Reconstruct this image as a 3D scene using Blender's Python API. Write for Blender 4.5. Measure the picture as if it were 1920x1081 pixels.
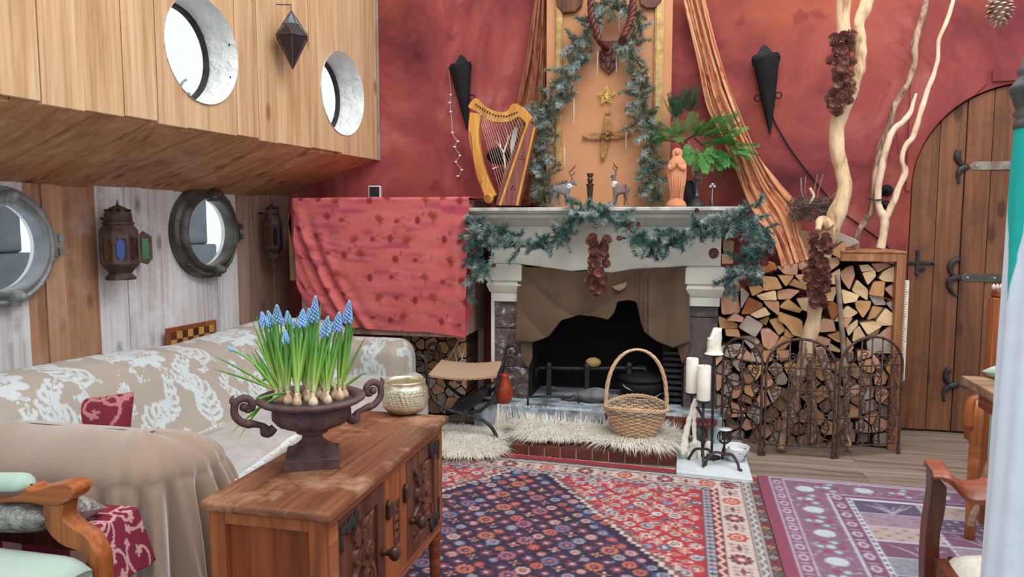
import bpy, bmesh, math, random
import numpy as np
from mathutils import Vector, Matrix, noise as mnoise
for _o in list(bpy.data.objects): bpy.data.objects.remove(_o)
SC = bpy.context.scene
COL = SC.collection
rnd = random.Random(11)
PI = math.pi; TAU = 2*PI
# ------------------------------------------------------------------ camera, sky, lights, exposure
FPX, PITCH, YAW, EYE = 1380.0, math.radians(5.18), math.radians(13.06), Vector((0, 0, 1.25))
cd = bpy.data.cameras.new('camera'); cam = bpy.data.objects.new('camera', cd); COL.objects.link(cam)
cd.sensor_width = 36; cd.lens = FPX/1920*36; cd.clip_start = .02
cam.location = EYE; cam.rotation_euler = (PI/2-PITCH, 0, YAW); SC.camera = cam
wd = bpy.data.worlds.new('sky'); SC.world = wd; wd.use_nodes = True
bg = wd.node_tree.nodes['Background']; bg.inputs[0].default_value = (.92, .965, 1.0, 1); bg.inputs[1].default_value = 1.1
def area(name, loc, target, size, energy, col):
    l = bpy.data.lights.new(name, 'AREA'); l.shape = 'RECTANGLE'; l.size, l.size_y = size; l.energy = energy; l.color = col
    o = bpy.data.objects.new(name, l); COL.objects.link(o); o.location = loc
    o.rotation_euler = (Vector(target)-Vector(loc)).to_track_quat('-Z', 'Y').to_euler(); return o
area('skylight', (.7, 1.9, 4.4), (-.5, 3.0, .3), (3.6, 2.6), 190, (1.0, .985, .96))
SC.view_settings.view_transform = 'Standard'; SC.view_settings.look = 'None'
SC.view_settings.gamma = 1; SC.view_settings.use_curve_mapping = False
SC.view_settings.exposure = 0.0
# ------------------------------------------------------------------ measuring helpers
_r = Vector((math.cos(YAW), math.sin(YAW), 0))
_f = Vector((-math.sin(YAW)*math.cos(PITCH), math.cos(YAW)*math.cos(PITCH), -math.sin(PITCH)))
_u = Vector((-math.sin(YAW)*math.sin(PITCH), math.cos(YAW)*math.sin(PITCH), math.cos(PITCH)))
def ray(px, py): return _f + _r*((px-960)/FPX) + _u*((540.5-py)/FPX)
def W(px, py, Y): d = ray(px, py); return EYE + d*(Y/d.y)
def G(px, py, z): d = ray(px, py); return EYE + d*((z-EYE.z)/d.z)
def XP(px, py, X): d = ray(px, py); return EYE + d*(X/d.x)
def plane_hit(px, py, p0, n): d = ray(px, py); return EYE + d*((p0-EYE).dot(n)/d.dot(n))
def crop(ox, oy, s): return lambda cx, cy: (ox+cx/s, oy+cy/s)
def lin(v): v /= 255.0; return v/12.92 if v <= .04045 else ((v+.055)/1.055)**2.4
def c(r, g, b): return (lin(r), lin(g), lin(b))
def c4(t): return (t[0], t[1], t[2], 1.0)
# ------------------------------------------------------------------ objects
def link(name, data, parent=None):
    o = bpy.data.objects.new(name, data); COL.objects.link(o)
    if parent is not None:
        o.parent = parent
        o.matrix_parent_inverse = Matrix.Translation(-Vector(parent.get('base', (0, 0, 0)))) if 'base' in parent else Matrix()
    return o
def tag(o, label=None, cat=None, group=None, kind=None):
    if label: o['label'] = label
    if cat: o['category'] = cat
    if group: o['group'] = group
    if kind: o['kind'] = kind
    return o
def thing(name, label, cat, loc=(0, 0, 0), group=None):
    o = bpy.data.objects.new(name, None); COL.objects.link(o); o.location = loc; o['base'] = tuple(loc); o.empty_display_size = .05
    return tag(o, label, cat, group)
def setting(name, label=None):
    o = bpy.data.objects.new(name, None); COL.objects.link(o); o['kind'] = 'structure'; o.empty_display_size = .05
    if label: o['label'] = label
    return o
class B:
    def __init__(s): s.v = []; s.f = []; s.m = []; s.c = None
    def add(s, vs, fs, mi=0):
        n = len(s.v); s.v += [tuple(v) for v in vs]; s.f += [tuple(i+n for i in f) for f in fs]; s.m += [mi]*len(fs); return s
    def box(s, x0, x1, y0, y1, z0, z1, mi=0):
        return s.add([(x0,y0,z0),(x1,y0,z0),(x1,y1,z0),(x0,y1,z0),(x0,y0,z1),(x1,y0,z1),(x1,y1,z1),(x0,y1,z1)],
                     [(0,3,2,1),(4,5,6,7),(0,1,5,4),(1,2,6,5),(2,3,7,6),(3,0,4,7)], mi)
    def prism(s, poly, d, mi=0, mside=None):
        n = len(poly); d = Vector(d); poly = [Vector(p) for p in poly]
        nn = Vector()
        for i in range(n): nn += (poly[i]-poly[0]).cross(poly[(i+1) % n]-poly[0])
        if nn.dot(d) > 0: poly = poly[::-1]
        k = len(s.v); s.v += [tuple(p) for p in poly] + [tuple(p+d) for p in poly]
        s.f.append(tuple(range(k, k+n))); s.m.append(mi)
        s.f.append(tuple(range(k+2*n-1, k+n-1, -1))); s.m.append(mi)
        for i in range(n):
            j = (i+1) % n; s.f.append((k+i, k+n+i, k+n+j, k+j)); s.m.append(mi if mside is None else mside)
        return s
    def grid(s, P, cu=False, cv=False, mi=0):
        nu, nv = len(P), len(P[0]); k = len(s.v)
        for row in P: s.v += [tuple(p) for p in row]
        for i in range(nu if cu else nu-1):
            for j in range(nv if cv else nv-1):
                a, b = (i+1) % nu, (j+1) % nv
                s.f.append((k+i*nv+j, k+a*nv+j, k+a*nv+b, k+i*nv+b)); s.m.append(mi)
        return s
    def tube(s, pts, r, seg=8, closed=False, caps=True, mi=0, flat=1.0):
        pts = [Vector(p) for p in pts]; n = len(pts)
        rs = r if isinstance(r, (list, tuple)) else [r]*n
        T = []
        for i in range(n):
            a = pts[i-1] if (i > 0 or closed) else pts[0]; b = pts[(i+1) % n] if (i < n-1 or closed) else pts[-1]
            t = b-a; T.append(t.normalized() if t.length > 1e-9 else Vector((0, 0, 1)))
        ref = Vector((0, 0, 1)) if abs(T[0].z) < .9 else Vector((1, 0, 0))
        N = (ref - T[0]*ref.dot(T[0])).normalized(); rows = []
        for i in range(n):
            N = N - T[i]*N.dot(T[i]); N = N.normalized() if N.length > 1e-6 else T[i].orthogonal().normalized()
            Bn = T[i].cross(N)
            rows.append([pts[i] + (N*math.cos(TAU*k/seg) + Bn*(math.sin(TAU*k/seg)*flat))*rs[i] for k in range(seg)])
        k0 = len(s.v); s.grid(rows, closed, True, mi)
        if caps and not closed:
            s.f.append(tuple(k0+k for k in range(seg))); s.m.append(mi)
            s.f.append(tuple(k0+(n-1)*seg+k for k in reversed(range(seg)))); s.m.append(mi)
        return s
    def lathe(s, prof, seg=24, at=(0, 0, 0), caps=True, mi=0, mod=None, M=None, ang0=0.0):
        rows = []
        for r, z in prof:
            row = []
            for k in range(seg):
                a = TAU*k/seg + ang0; rr = r*(mod(a, z) if mod else 1.0)
                p = Vector((rr*math.cos(a), rr*math.sin(a), z))
                if M is not None: p = M @ p
                row.append(p + Vector(at))
            rows.append(row)
        k0 = len(s.v); s.grid(rows[::-1], False, True, mi); n = len(prof)
        if caps:
            if prof[-1][0] > 1e-5: s.f.append(tuple(k0+k for k in range(seg))); s.m.append(mi)
            if prof[0][0] > 1e-5: s.f.append(tuple(k0+(n-1)*seg+k for k in reversed(range(seg)))); s.m.append(mi)
        return s
    def ball(s, ctr, r, seg=12, ring=8, mi=0):
        r = Vector(r) if isinstance(r, (tuple, list, Vector)) else Vector((r, r, r)); ctr = Vector(ctr)
        rows = []
        for i in range(ring+1):
            t = PI*i/ring
            rows.append([ctr + Vector((r.x*math.sin(t)*math.cos(TAU*k/seg), r.y*math.sin(t)*math.sin(TAU*k/seg), r.z*math.cos(t))) for k in range(seg)])
        return s.grid(rows, False, True, mi)
    def mesh(s, name, mats, smooth=False):
        me = bpy.data.meshes.new(name); me.from_pydata(s.v, [], s.f)
        for m in (mats if isinstance(mats, (list, tuple)) else [mats]): me.materials.append(m)
        if any(s.m): me.polygons.foreach_set('material_index', s.m)
        if smooth: me.polygons.foreach_set('use_smooth', [True]*len(me.polygons))
        if s.c is not None:
            at = me.color_attributes.new('Col', 'FLOAT_COLOR', 'POINT')
            a = np.ones((len(me.vertices), 4), np.float32); a[:, :3] = np.asarray(s.c, np.float32).reshape(-1, 3); at.data.foreach_set('color', a.ravel())
        me.update(); return me
    def obj(s, name, mats, parent=None, smooth=False, bevel=0, seg=2, auto=False):
        o = link(name, s.mesh(name, mats, smooth), parent)
        if bevel:
            b = o.modifiers.new('bevel', 'BEVEL'); b.width = bevel; b.segments = seg; b.limit_method = 'ANGLE'; b.angle_limit = math.radians(40)
        if auto:
            bm = bmesh.new(); bm.from_mesh(o.data)
            bmesh.ops.remove_doubles(bm, verts=bm.verts, dist=1e-6)
            for e in bm.edges:
                if len(e.link_faces) == 2 and e.calc_face_angle(0) > math.radians(35): e.smooth = False
            bm.to_mesh(o.data); bm.free(); o.data.polygons.foreach_set('use_smooth', [True]*len(o.data.polygons))
        return o
def rawmesh(name, V, F, mats, col=None, smooth=True):
    """numpy verts (n,3), faces (m,k)"""
    me = bpy.data.meshes.new(name); V = np.asarray(V, np.float32); F = np.asarray(F, np.int32); k = F.shape[1]
    me.vertices.add(len(V)); me.vertices.foreach_set('co', V.ravel())
    me.loops.add(F.size); me.loops.foreach_set('vertex_index', F.ravel())
    me.polygons.add(len(F)); me.polygons.foreach_set('loop_start', np.arange(0, F.size, k, dtype=np.int32))
    me.polygons.foreach_set('use_smooth', np.full(len(F), smooth))
    for m in (mats if isinstance(mats, (list, tuple)) else [mats]): me.materials.append(m)
    if col is not None:
        at = me.color_attributes.new('Col', 'FLOAT_COLOR', 'POINT'); a = np.ones((len(V), 4), np.float32); a[:, :3] = col; at.data.foreach_set('color', a.ravel())
    me.update(calc_edges=True); me.validate(); return me
def gridfaces(nu, nv):
    i = np.arange(nu-1)[:, None]*nv + np.arange(nv-1)[None, :]
    return np.stack([i, i+nv, i+nv+1, i+1], -1).reshape(-1, 4)
def spline(pts, n):
    """Catmull-Rom through pts (tuples of any length), n samples"""
    P = np.asarray([list(p) for p in pts], float); m = len(P)
    out = []
    for k in range(n):
        t = k/(n-1)*(m-1); i = min(int(t), m-2); u = t-i
        p0, p1, p2, p3 = P[max(i-1, 0)], P[i], P[i+1], P[min(i+2, m-1)]
        out.append(.5*((2*p1)+(-p0+p2)*u+(2*p0-5*p1+4*p2-p3)*u*u+(-p0+3*p1-3*p2+p3)*u**3))
    return out
def path(pix, Y, n=None):
    pts = [W(p[0], p[1], (p[2] if len(p) > 2 else Y)) for p in pix]
    return [Vector(p) for p in spline(pts, n)] if n else pts
def nz(x, y=0, z=0, s=1.0): return mnoise.noise(Vector((x*s, y*s, z*s)))
def interp(xs, ys): return lambda x: float(np.interp(x, xs, ys))
def copy_tree(o, parent=None):
    q = o.copy(); COL.objects.link(q)
    if parent is not None: q.parent = parent
    for ch in list(o.children): copy_tree(ch, q)
    return q
def spiral(r0, r1, turns, n, a0=0.0, cw=1):
    return [((r0+(r1-r0)*k/(n-1))*math.cos(a0+cw*TAU*turns*k/(n-1)), (r0+(r1-r0)*k/(n-1))*math.sin(a0+cw*TAU*turns*k/(n-1))) for k in range(n)]
ORD = ['first','second','third','fourth','fifth','sixth','seventh','eighth','ninth','tenth','eleventh','twelfth','thirteenth','fourteenth','fifteenth','sixteenth','seventeenth','eighteenth','nineteenth','twentieth']
# ------------------------------------------------------------------ painter for woven / printed / carved patterns
class Canvas:
    def __init__(s, x0, x1, y0, y1, res, col):
        s.x0, s.y0, s.res = x0, y0, res
        s.nx, s.ny = int(round((x1-x0)/res))+1, int(round((y1-y0)/res))+1
        s.X = x0+np.arange(s.nx)*res; s.Y = y0+np.arange(s.ny)*res
        s.a = np.empty((s.nx, s.ny, len(col)), np.float32); s.a[:] = col
    def win(s, x0, x1, y0, y1):
        i0, i1 = max(0, int((x0-s.x0)/s.res)), min(s.nx, int((x1-s.x0)/s.res)+2)
        j0, j1 = max(0, int((y0-s.y0)/s.res)), min(s.ny, int((y1-s.y0)/s.res)+2)
        if i1 <= i0 or j1 <= j0: return None
        return slice(i0, i1), slice(j0, j1), s.X[i0:i1][:, None], s.Y[j0:j1][None, :]
    def put(s, w, mask, col):
        v = s.a[w[0], w[1]]; v[mask] = col
    def rect(s, x0, x1, y0, y1, col):
        w = s.win(x0, x1, y0, y1)
        if w: s.put(w, (w[2] >= x0) & (w[2] <= x1) & (w[3] >= y0) & (w[3] <= y1), col)
    def disc(s, cx, cy, r, col, ry=None):
        ry = ry or r; w = s.win(cx-r, cx+r, cy-ry, cy+ry)
        if w: s.put(w, ((w[2]-cx)/r)**2+((w[3]-cy)/ry)**2 <= 1, col)
    def dia(s, cx, cy, r, col, ry=None):
        ry = ry or r; w = s.win(cx-r, cx+r, cy-ry, cy+ry)
        if w: s.put(w, abs(w[2]-cx)/r+abs(w[3]-cy)/ry <= 1, col)
    def petal(s, cx, cy, r, n, col, ph=0, inner=.45):
        w = s.win(cx-r, cx+r, cy-r, cy+r)
        if not w: return
        a = np.arctan2(w[3]-cy, w[2]-cx); d = np.hypot(w[2]-cx, w[3]-cy)
        s.put(w, d <= r*(inner+(1-inner)*abs(np.cos(n*a/2+ph))), col)
    def line(s, x0, y0, x1, y1, w0, col, w1=None):
        w1 = w0 if w1 is None else w1; m = max(w0, w1)
        w = s.win(min(x0, x1)-m, max(x0, x1)+m, min(y0, y1)-m, max(y0, y1)+m)
        if not w: return
        dx, dy = x1-x0, y1-y0; L = dx*dx+dy*dy+1e-12
        t = np.clip(((w[2]-x0)*dx+(w[3]-y0)*dy)/L, 0, 1)
        s.put(w, np.hypot(w[2]-x0-t*dx, w[3]-y0-t*dy) <= w0+(w1-w0)*t, col)
    def curve(s, pts, w0, col, w1=None, n=24):
        P = spline(pts, n); w1 = w0 if w1 is None else w1
        for i in range(n-1):
            a, b = w0+(w1-w0)*i/(n-1), w0+(w1-w0)*(i+1)/(n-1)
            s.line(P[i][0], P[i][1], P[i+1][0], P[i+1][1], a, col, b)
    def frond(s, pts, L, w, col, n=9, side=(1, -1), bg=None):
        """a leaf scroll: spine with leaflets curling off it"""
        P = spline(pts, 40); s.curve(pts, w, col, w*.4)
        for k in range(n):
            i = int(3+k*34/n); p = P[i]; t = P[min(i+1, 39)]-P[max(i-1, 0)]; t = t/(np.hypot(*t)+1e-9); l = L*(1-.6*k/n)
            for sd in side:
                q = np.array([-t[1], t[0]])*sd
                a = p+t*l*.35+q*l*.55; b = p+t*l*.95+q*l*.75; e = p+t*l*1.15+q*l*.45
                s.curve([p, a, b, e], w*1.25, col, w*.55, 10)
        if bg is not None: s.curve(pts, w*.22, bg, w*.1)
    def sample(s, x, y, wrap=False):
        i = np.rint((np.asarray(x)-s.x0)/s.res).astype(int); j = np.rint((np.asarray(y)-s.y0)/s.res).astype(int)
        if wrap: i %= s.nx-1; j %= s.ny-1
        else: i = np.clip(i, 0, s.nx-1); j = np.clip(j, 0, s.ny-1)
        return s.a[i, j]
    def blur(s, n=1):
        for _ in range(n):
            p = np.pad(s.a, ((1, 1), (1, 1), (0, 0)), mode='edge')
            s.a = (p[:-2, 1:-1]+p[2:, 1:-1]+p[1:-1, :-2]+p[1:-1, 2:]+2*p[1:-1, 1:-1])/6
# ------------------------------------------------------------------ materials
class N:
    def __init__(s, name):
        s.m = bpy.data.materials.new(name); s.m.use_nodes = True; s.t = s.m.node_tree
        s.p = s.t.nodes['Principled BSDF']
    def n(s, typ, **kw):
        q = s.t.nodes.new(typ)
        for k, v in kw.items():
            if k.startswith('i_'):
                key = k[2:]; q.inputs[int(key) if key.isdigit() else key].default_value = v
            else: setattr(q, k, v)
        return q
    def l(s, a, b): s.t.links.new(a, b)
    def ramp(s, fac, stops):
        q = s.n('ShaderNodeValToRGB'); e = q.color_ramp.elements
        while len(e) < len(stops): e.new(.5)
        for i, (p, col) in enumerate(stops): e[i].position = p; e[i].color = c4(col)
        s.l(fac, q.inputs[0]); return q.outputs[0]
    def coord(s, scale=(1, 1, 1), kind='Object', jitter=True):
        tc = s.n('ShaderNodeTexCoord'); out = tc.outputs[kind]
        if jitter:
            oi = s.n('ShaderNodeObjectInfo'); mul = s.n('ShaderNodeMath', operation='MULTIPLY', i_1=37.0); s.l(oi.outputs['Random'], mul.inputs[0])
            ad = s.n('ShaderNodeVectorMath', operation='ADD'); s.l(out, ad.inputs[0]); s.l(mul.outputs[0], ad.inputs[1]); out = ad.outputs[0]
        mp = s.n('ShaderNodeMapping'); mp.inputs['Scale'].default_value = scale; s.l(out, mp.inputs[0]); return mp.outputs[0]
    def noise(s, vec, scale, detail=4, rough=.55, dist=0):
        q = s.n('ShaderNodeTexNoise'); q.inputs['Scale'].default_value = scale; q.inputs['Detail'].default_value = detail
        q.inputs['Roughness'].default_value = rough; q.inputs['Distortion'].default_value = dist; s.l(vec, q.inputs['Vector']); return q.outputs['Fac']
    def mix(s, fac, a, b, mode='MIX'):
        q = s.n('ShaderNodeMix', data_type='RGBA', blend_type=mode)
        for sock, v in ((q.inputs[0], fac), (q.inputs[6], a), (q.inputs[7], b)):
            if hasattr(v, 'is_linked'): s.l(v, sock)
            elif isinstance(v, tuple): sock.default_value = c4(v)
            else: sock.default_value = v
        return q.outputs[2]
    def bright(s, col, amt):
        oi = s.n('ShaderNodeObjectInfo'); mr = s.n('ShaderNodeMapRange'); mr.inputs[3].default_value = 1-amt; mr.inputs[4].default_value = 1+amt*.6
        s.l(oi.outputs['Random'], mr.inputs[0]); h = s.n('ShaderNodeHueSaturation'); s.l(mr.outputs[0], h.inputs['Value']); s.l(col, h.inputs['Color']); return h.outputs[0]
    def bump(s, h, strength, dist=.01):
        b = s.n('ShaderNodeBump'); b.inputs['Strength'].default_value = strength; b.inputs['Distance'].default_value = dist; s.l(h, b.inputs['Height']); s.l(b.outputs[0], s.p.inputs['Normal'])
    def done(s, col=None, rough=.6, metal=0, spec=.4, sheen=0):
        if col is not None:
            if isinstance(col, tuple): s.p.inputs['Base Color'].default_value = c4(col)
            else: s.l(col, s.p.inputs['Base Color'])
        s.p.inputs['Roughness'].default_value = rough; s.p.inputs['Metallic'].default_value = metal; s.p.inputs['Specular IOR Level'].default_value = spec
        if sheen: s.p.inputs['Sheen Weight'].default_value = sheen
        return s.m
def mat(name, a, b=None, scale=12, rough=.6, metal=0, bump=0, bscale=60, stretch=(1, 1, 1), rv=0, spec=.4, lo=.35, hi=.65, sheen=0, jitter=True, bdist=.004):
    k = N(name); v = k.coord(stretch, jitter=jitter)
    col = a
    if b is not None: col = k.ramp(k.noise(v, scale, 5), [(lo, a), (hi, b)])
    if rv:
        if isinstance(col, tuple): q = k.n('ShaderNodeRGB'); q.outputs[0].default_value = c4(col); col = q.outputs[0]
        col = k.bright(col, rv)
    if bump: k.bump(k.noise(v, bscale, 4), bump, bdist)
    return k.done(col, rough, metal, spec, sheen)
def wood(name, light, mid, dark, axis=2, rough=.55, rv=.12, knots=.6, grain=1.0, spec=.3, wear=None, bump=.25):
    k = N(name); st = [14*grain]*3; st[axis] = .9*grain
    v = k.coord(tuple(st)); n1 = k.noise(v, 1.0, 6, .6, 1.2)
    col = k.ramp(n1, [(.28, dark), (.46, mid), (.68, light)])
    st2 = [90*grain]*3; st2[axis] = 2.5*grain
    n2 = k.noise(k.coord(tuple(st2)), 1.0, 3, .6, .3)
    col = k.mix(.35, col, k.ramp(n2, [(.3, tuple(x*.55 for x in mid)), (.6, (1, 1, 1))]), 'MULTIPLY')
    if knots:
        st3 = [6.5]*3; st3[axis] = 2.9
        vo = k.n('ShaderNodeTexVoronoi'); k.l(k.coord(tuple(st3)), vo.inputs['Vector']); vo.inputs['Scale'].default_value = 1.0; vo.inputs['Randomness'].default_value = 1
        kr = k.ramp(vo.outputs['Distance'], [(.07, tuple(x*.28 for x in dark)), (.12, tuple(x*.8 for x in mid)), (.19, (1, 1, 1))])
        col = k.mix(knots, col, kr, 'MULTIPLY')
    if wear:
        wv = k.noise(k.coord((1, 1, 1)), 5.0, 6, .7); col = k.mix(k.ramp(wv, [(.5, (0, 0, 0)), (.68, (.75, .75, .75))]), col, wear)
    if rv: col = k.bright(col, rv)
    k.bump(n2, bump, .003); return k.done(col, rough, 0, spec)
def painted(name, rough=.9, bump=.3, bscale=250, sheen=0, spec=.2, tint=None):
    """colour woven into or printed on the piece: read from its own Col attribute"""
    k = N(name); a = k.n('ShaderNodeVertexColor'); a.layer_name = 'Col'
    v = k.coord((1, 1, 1)); n = k.noise(v, bscale, 3); col = k.mix(.35, a.outputs[0], k.ramp(k.noise(v, 30, 4), [(.3, (.75, .75, .75)), (.7, (1, 1, 1))]), 'MULTIPLY')
    k.bump(n, bump, .002); return k.done(col, rough, 0, spec, sheen)
M = {}
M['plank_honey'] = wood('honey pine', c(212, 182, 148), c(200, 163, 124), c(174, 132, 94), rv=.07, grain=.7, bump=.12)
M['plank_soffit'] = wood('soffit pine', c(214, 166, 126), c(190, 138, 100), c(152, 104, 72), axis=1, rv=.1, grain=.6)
M['plank_brown'] = wood('brown weathered board', c(206, 164, 132), c(184, 138, 108), c(134, 92, 70), rv=.1, wear=c(190, 160, 142), grain=.6)
M['plank_white'] = wood('whitewashed board', c(236, 236, 236), c(222, 220, 220), c(170, 164, 164), rv=.06, wear=c(240, 242, 246), grain=.5)
M['plank_grey'] = wood('grey brown board', c(196, 164, 148), c(172, 140, 124), c(122, 94, 82), rv=.1, grain=.7)
M['door_wood'] = wood('aged door oak', c(138, 90, 60), c(112, 70, 46), c(72, 44, 32), rv=.08, grain=.55, wear=c(84, 54, 40))
M['oak'] = wood('worn oak', c(172, 108, 68), c(142, 82, 48), c(98, 54, 32), axis=1, rv=.05, knots=0)
M['oak_up'] = wood('worn oak upright', c(172, 104, 62), c(146, 82, 46), c(104, 56, 32), axis=2, rv=.05, knots=0)
M['oak_panel'] = wood('oak end panel', c(150, 84, 46), c(126, 64, 34), c(92, 44, 24), axis=2, rv=0, knots=0)  # redder oak, also darkened to put the end recess's shade into its colour
M['knob'] = wood('dark turned knob', c(82, 52, 42), c(62, 40, 34), c(44, 28, 24), rv=0, knots=0, rough=.3)
M['oak_top'] = wood('scuffed oak top', c(140, 92, 64), c(114, 70, 48), c(78, 46, 34), axis=1, rv=0, knots=0, wear=c(182, 146, 116), rough=.42)
M['oak_dark'] = wood('dark carved oak', c(120, 72, 50), c(92, 52, 36), c(56, 30, 22), axis=2, rv=0, knots=0, rough=.4)
M['chair_wood'] = wood('polished orange wood', c(178, 106, 58), c(150, 82, 42), c(110, 58, 30), axis=0, rv=0, knots=0, rough=.35)
M['chair_wood_up'] = wood('polished orange upright', c(174, 106, 60), c(146, 82, 44), c(108, 58, 32), axis=2, rv=0, knots=0, rough=.35)
M['mahogany'] = wood('polished mahogany', c(108, 56, 40), c(78, 40, 30), c(50, 26, 20), axis=2, rv=0, knots=0, rough=.3, grain=.8)
M['mahogany_warm'] = wood('warm mahogany arm', c(152, 84, 56), c(126, 64, 42), c(90, 42, 28), axis=0, rv=0, knots=0, rough=.3)
M['shelf_wood'] = wood('shelf pine', c(184, 132, 92), c(158, 106, 70), c(122, 78, 52), rv=.05, knots=.3)
M['floor_wood'] = wood('dusty floor board', c(160, 142, 130), c(136, 118, 106), c(98, 82, 74), axis=0, rv=.12, knots=.2)
M['iron'] = mat('wrought iron', c(44, 42, 46), c(70, 64, 64), 30, .55, .6, .3, 120)
M['rust_iron'] = mat('rusty iron', c(62, 48, 44), c(96, 74, 66), 40, .75, .3, .4, 150)
M['urn_iron'] = mat('rusted cast iron', c(74, 54, 54), c(102, 76, 74), 25, .7, .25, .5, 140)
M['black'] = mat('black lacquer', c(17, 17, 20), c(27, 26, 29), 20, .65, 0, .1, 80, spec=.25)
M['soot'] = mat('soot', c(10, 9, 9), c(22, 20, 20), 6, .95, 0, .4, 40)
M['white_paint'] = mat('white mantel paint', c(216, 214, 202), c(198, 198, 186), 5, .5, 0, .1, 60)
M['plaster'] = mat('rough white plaster', c(240, 240, 236), c(216, 222, 222), 14, .75, 0, .9, 26, bdist=.02)
M['brass'] = mat('aged brass', c(230, 224, 202), c(204, 194, 164), 30, .3, .8, .2, 90)
M['gold'] = mat('gold leaf', c(190, 160, 104), c(154, 122, 74), 20, .4, .4, .2, 90)
M['wax'] = mat('white wax', c(240, 238, 226), c(226, 222, 206), 12, .45, 0, .1, 40)
M['port_metal'] = mat('dull porthole bronze', c(112, 112, 106), c(74, 70, 62), 9, .5, .5, .4, 60)
M['port_grey'] = mat('grey painted porthole', c(158, 166, 168), c(120, 126, 128), 8, .5, .2, .3, 60)
M['lantern_tin'] = mat('rusted lantern tin', c(72, 56, 50), c(104, 84, 74), 20, .7, .4, .4, 90)
def glassy(name, col, rough=.15, alpha=1.0):
    k = N(name); k.p.inputs['Transmission Weight'].default_value = 0; return k.done(col, rough, 0, .6)
M['blue_glass'] = glassy('cobalt glass', c(36, 66, 140)); M['green_glass'] = glassy('green glass', c(48, 110, 62))
M['amber_glass'] = glassy('amber glass', c(90, 66, 30)); M['dark_glass'] = glassy('smoked glass', c(40, 34, 34))
_k = N('window glass'); _k.p.inputs['Transmission Weight'].default_value = 1; _k.p.inputs['IOR'].default_value = 1.01; M['glass'] = _k.done((.96, .98, 1), 0, 0, .3)
_k = N('sponged red wall'); _v = _k.coord((1, 1, 1), jitter=False)
_c = _k.ramp(_k.noise(_v, 1.5, 6, .62, .6), [(.32, c(84, 32, 38)), (.44, c(122, 52, 54)), (.56, c(146, 68, 67)), (.70, c(178, 104, 99))])
_o = _k.ramp(_k.noise(_v, .85, 4, .6, .5), [(.53, (0, 0, 0)), (.72, (.6, .6, .6))])
_c = _k.mix(_o, _c, c(178, 94, 62)); _sp = _k.ramp(_k.noise(_v, 6.0, 3, .5), [(.64, (0, 0, 0)), (.72, (.6, .6, .6))]); _c = _k.mix(_sp, _c, c(112, 40, 50))
_k.bump(_k.noise(_v, 40, 5), .25, .004); M['red_wall'] = _k.done(_c, .8, 0, .25)
M['panel'] = mat('orange limewash panel', c(182, 128, 86), c(194, 140, 104), 2.4, .8, 0, .15, 50, lo=.3, hi=.7)
M['cloth_paint'] = painted('printed cloth'); M['rug_paint'] = painted('knotted wool rug', .95, .5, 420)
M['damask_paint'] = painted('woven damask', .7, .15, 300, .1)
M['carved'] = M['oak_dark']
# ------------------------------------------------------------------ the room
YW = 4.74
# back wall with the arched doorway
dXL = W(1698, 560, YW).x; dW = 1.16; dTop = W(1890, 154, YW).z; dR = dW/2; dC = dXL+dR; dSpr = dTop-dR
arch = [(dC-dR*math.cos(PI*k/32), dSpr+dR*math.sin(PI*k/32)) for k in range(33)]
wxu = W(708, 150, YW).x; sofz = W(705, 296, YW).z; wxl = W(540, 366, YW).x; sofz2 = W(545, 366, YW).z
out = [(wxl-.12, 0), (dXL, 0)] + arch + [(dXL+dW, 0), (3.1, 0), (3.1, 3.3), (wxu-.1, 3.3), (wxu-.1, sofz+.12), (wxl-.12, sofz2+.12)]
wb = setting('wall_back', 'mottled red sponged wall behind the fireplace')
b = B().prism([(x, YW, z) for x, z in out], (0, .14, 0)); b.obj('plaster', M['red_wall'], wb)
zt = W(1800, 134, YW).z; xs = W(1855, 145, YW).x
pts = [(dXL-.03, dSpr-.02), (dXL-.006, dSpr-.02)] + [(dC-(dR+.006)*math.cos(PI*k/32), dSpr+(dR+.006)*math.sin(PI*k/32)) for k in range(0, 14) if dC-(dR)*math.cos(PI*k/32) < xs-.02]
xe = pts[-1][0]; pts += [(xs-.012, dTop-.004), (xs-.012, zt), (dXL-.03, zt)]
B().prism([(x, YW-.012, z) for x, z in pts], (0, .0115, 0)).obj('spandrel_board', M['red_wall'], wb)
B().prism([(xs+.012, YW-.012, dTop+.006), (xs+.4, YW-.012, dTop+.006), (xs+.4, YW-.012, zt), (xs+.012, YW-.012, zt)], (0, .0115, 0)).obj('spandrel_board', M['red_wall'], wb)
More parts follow.
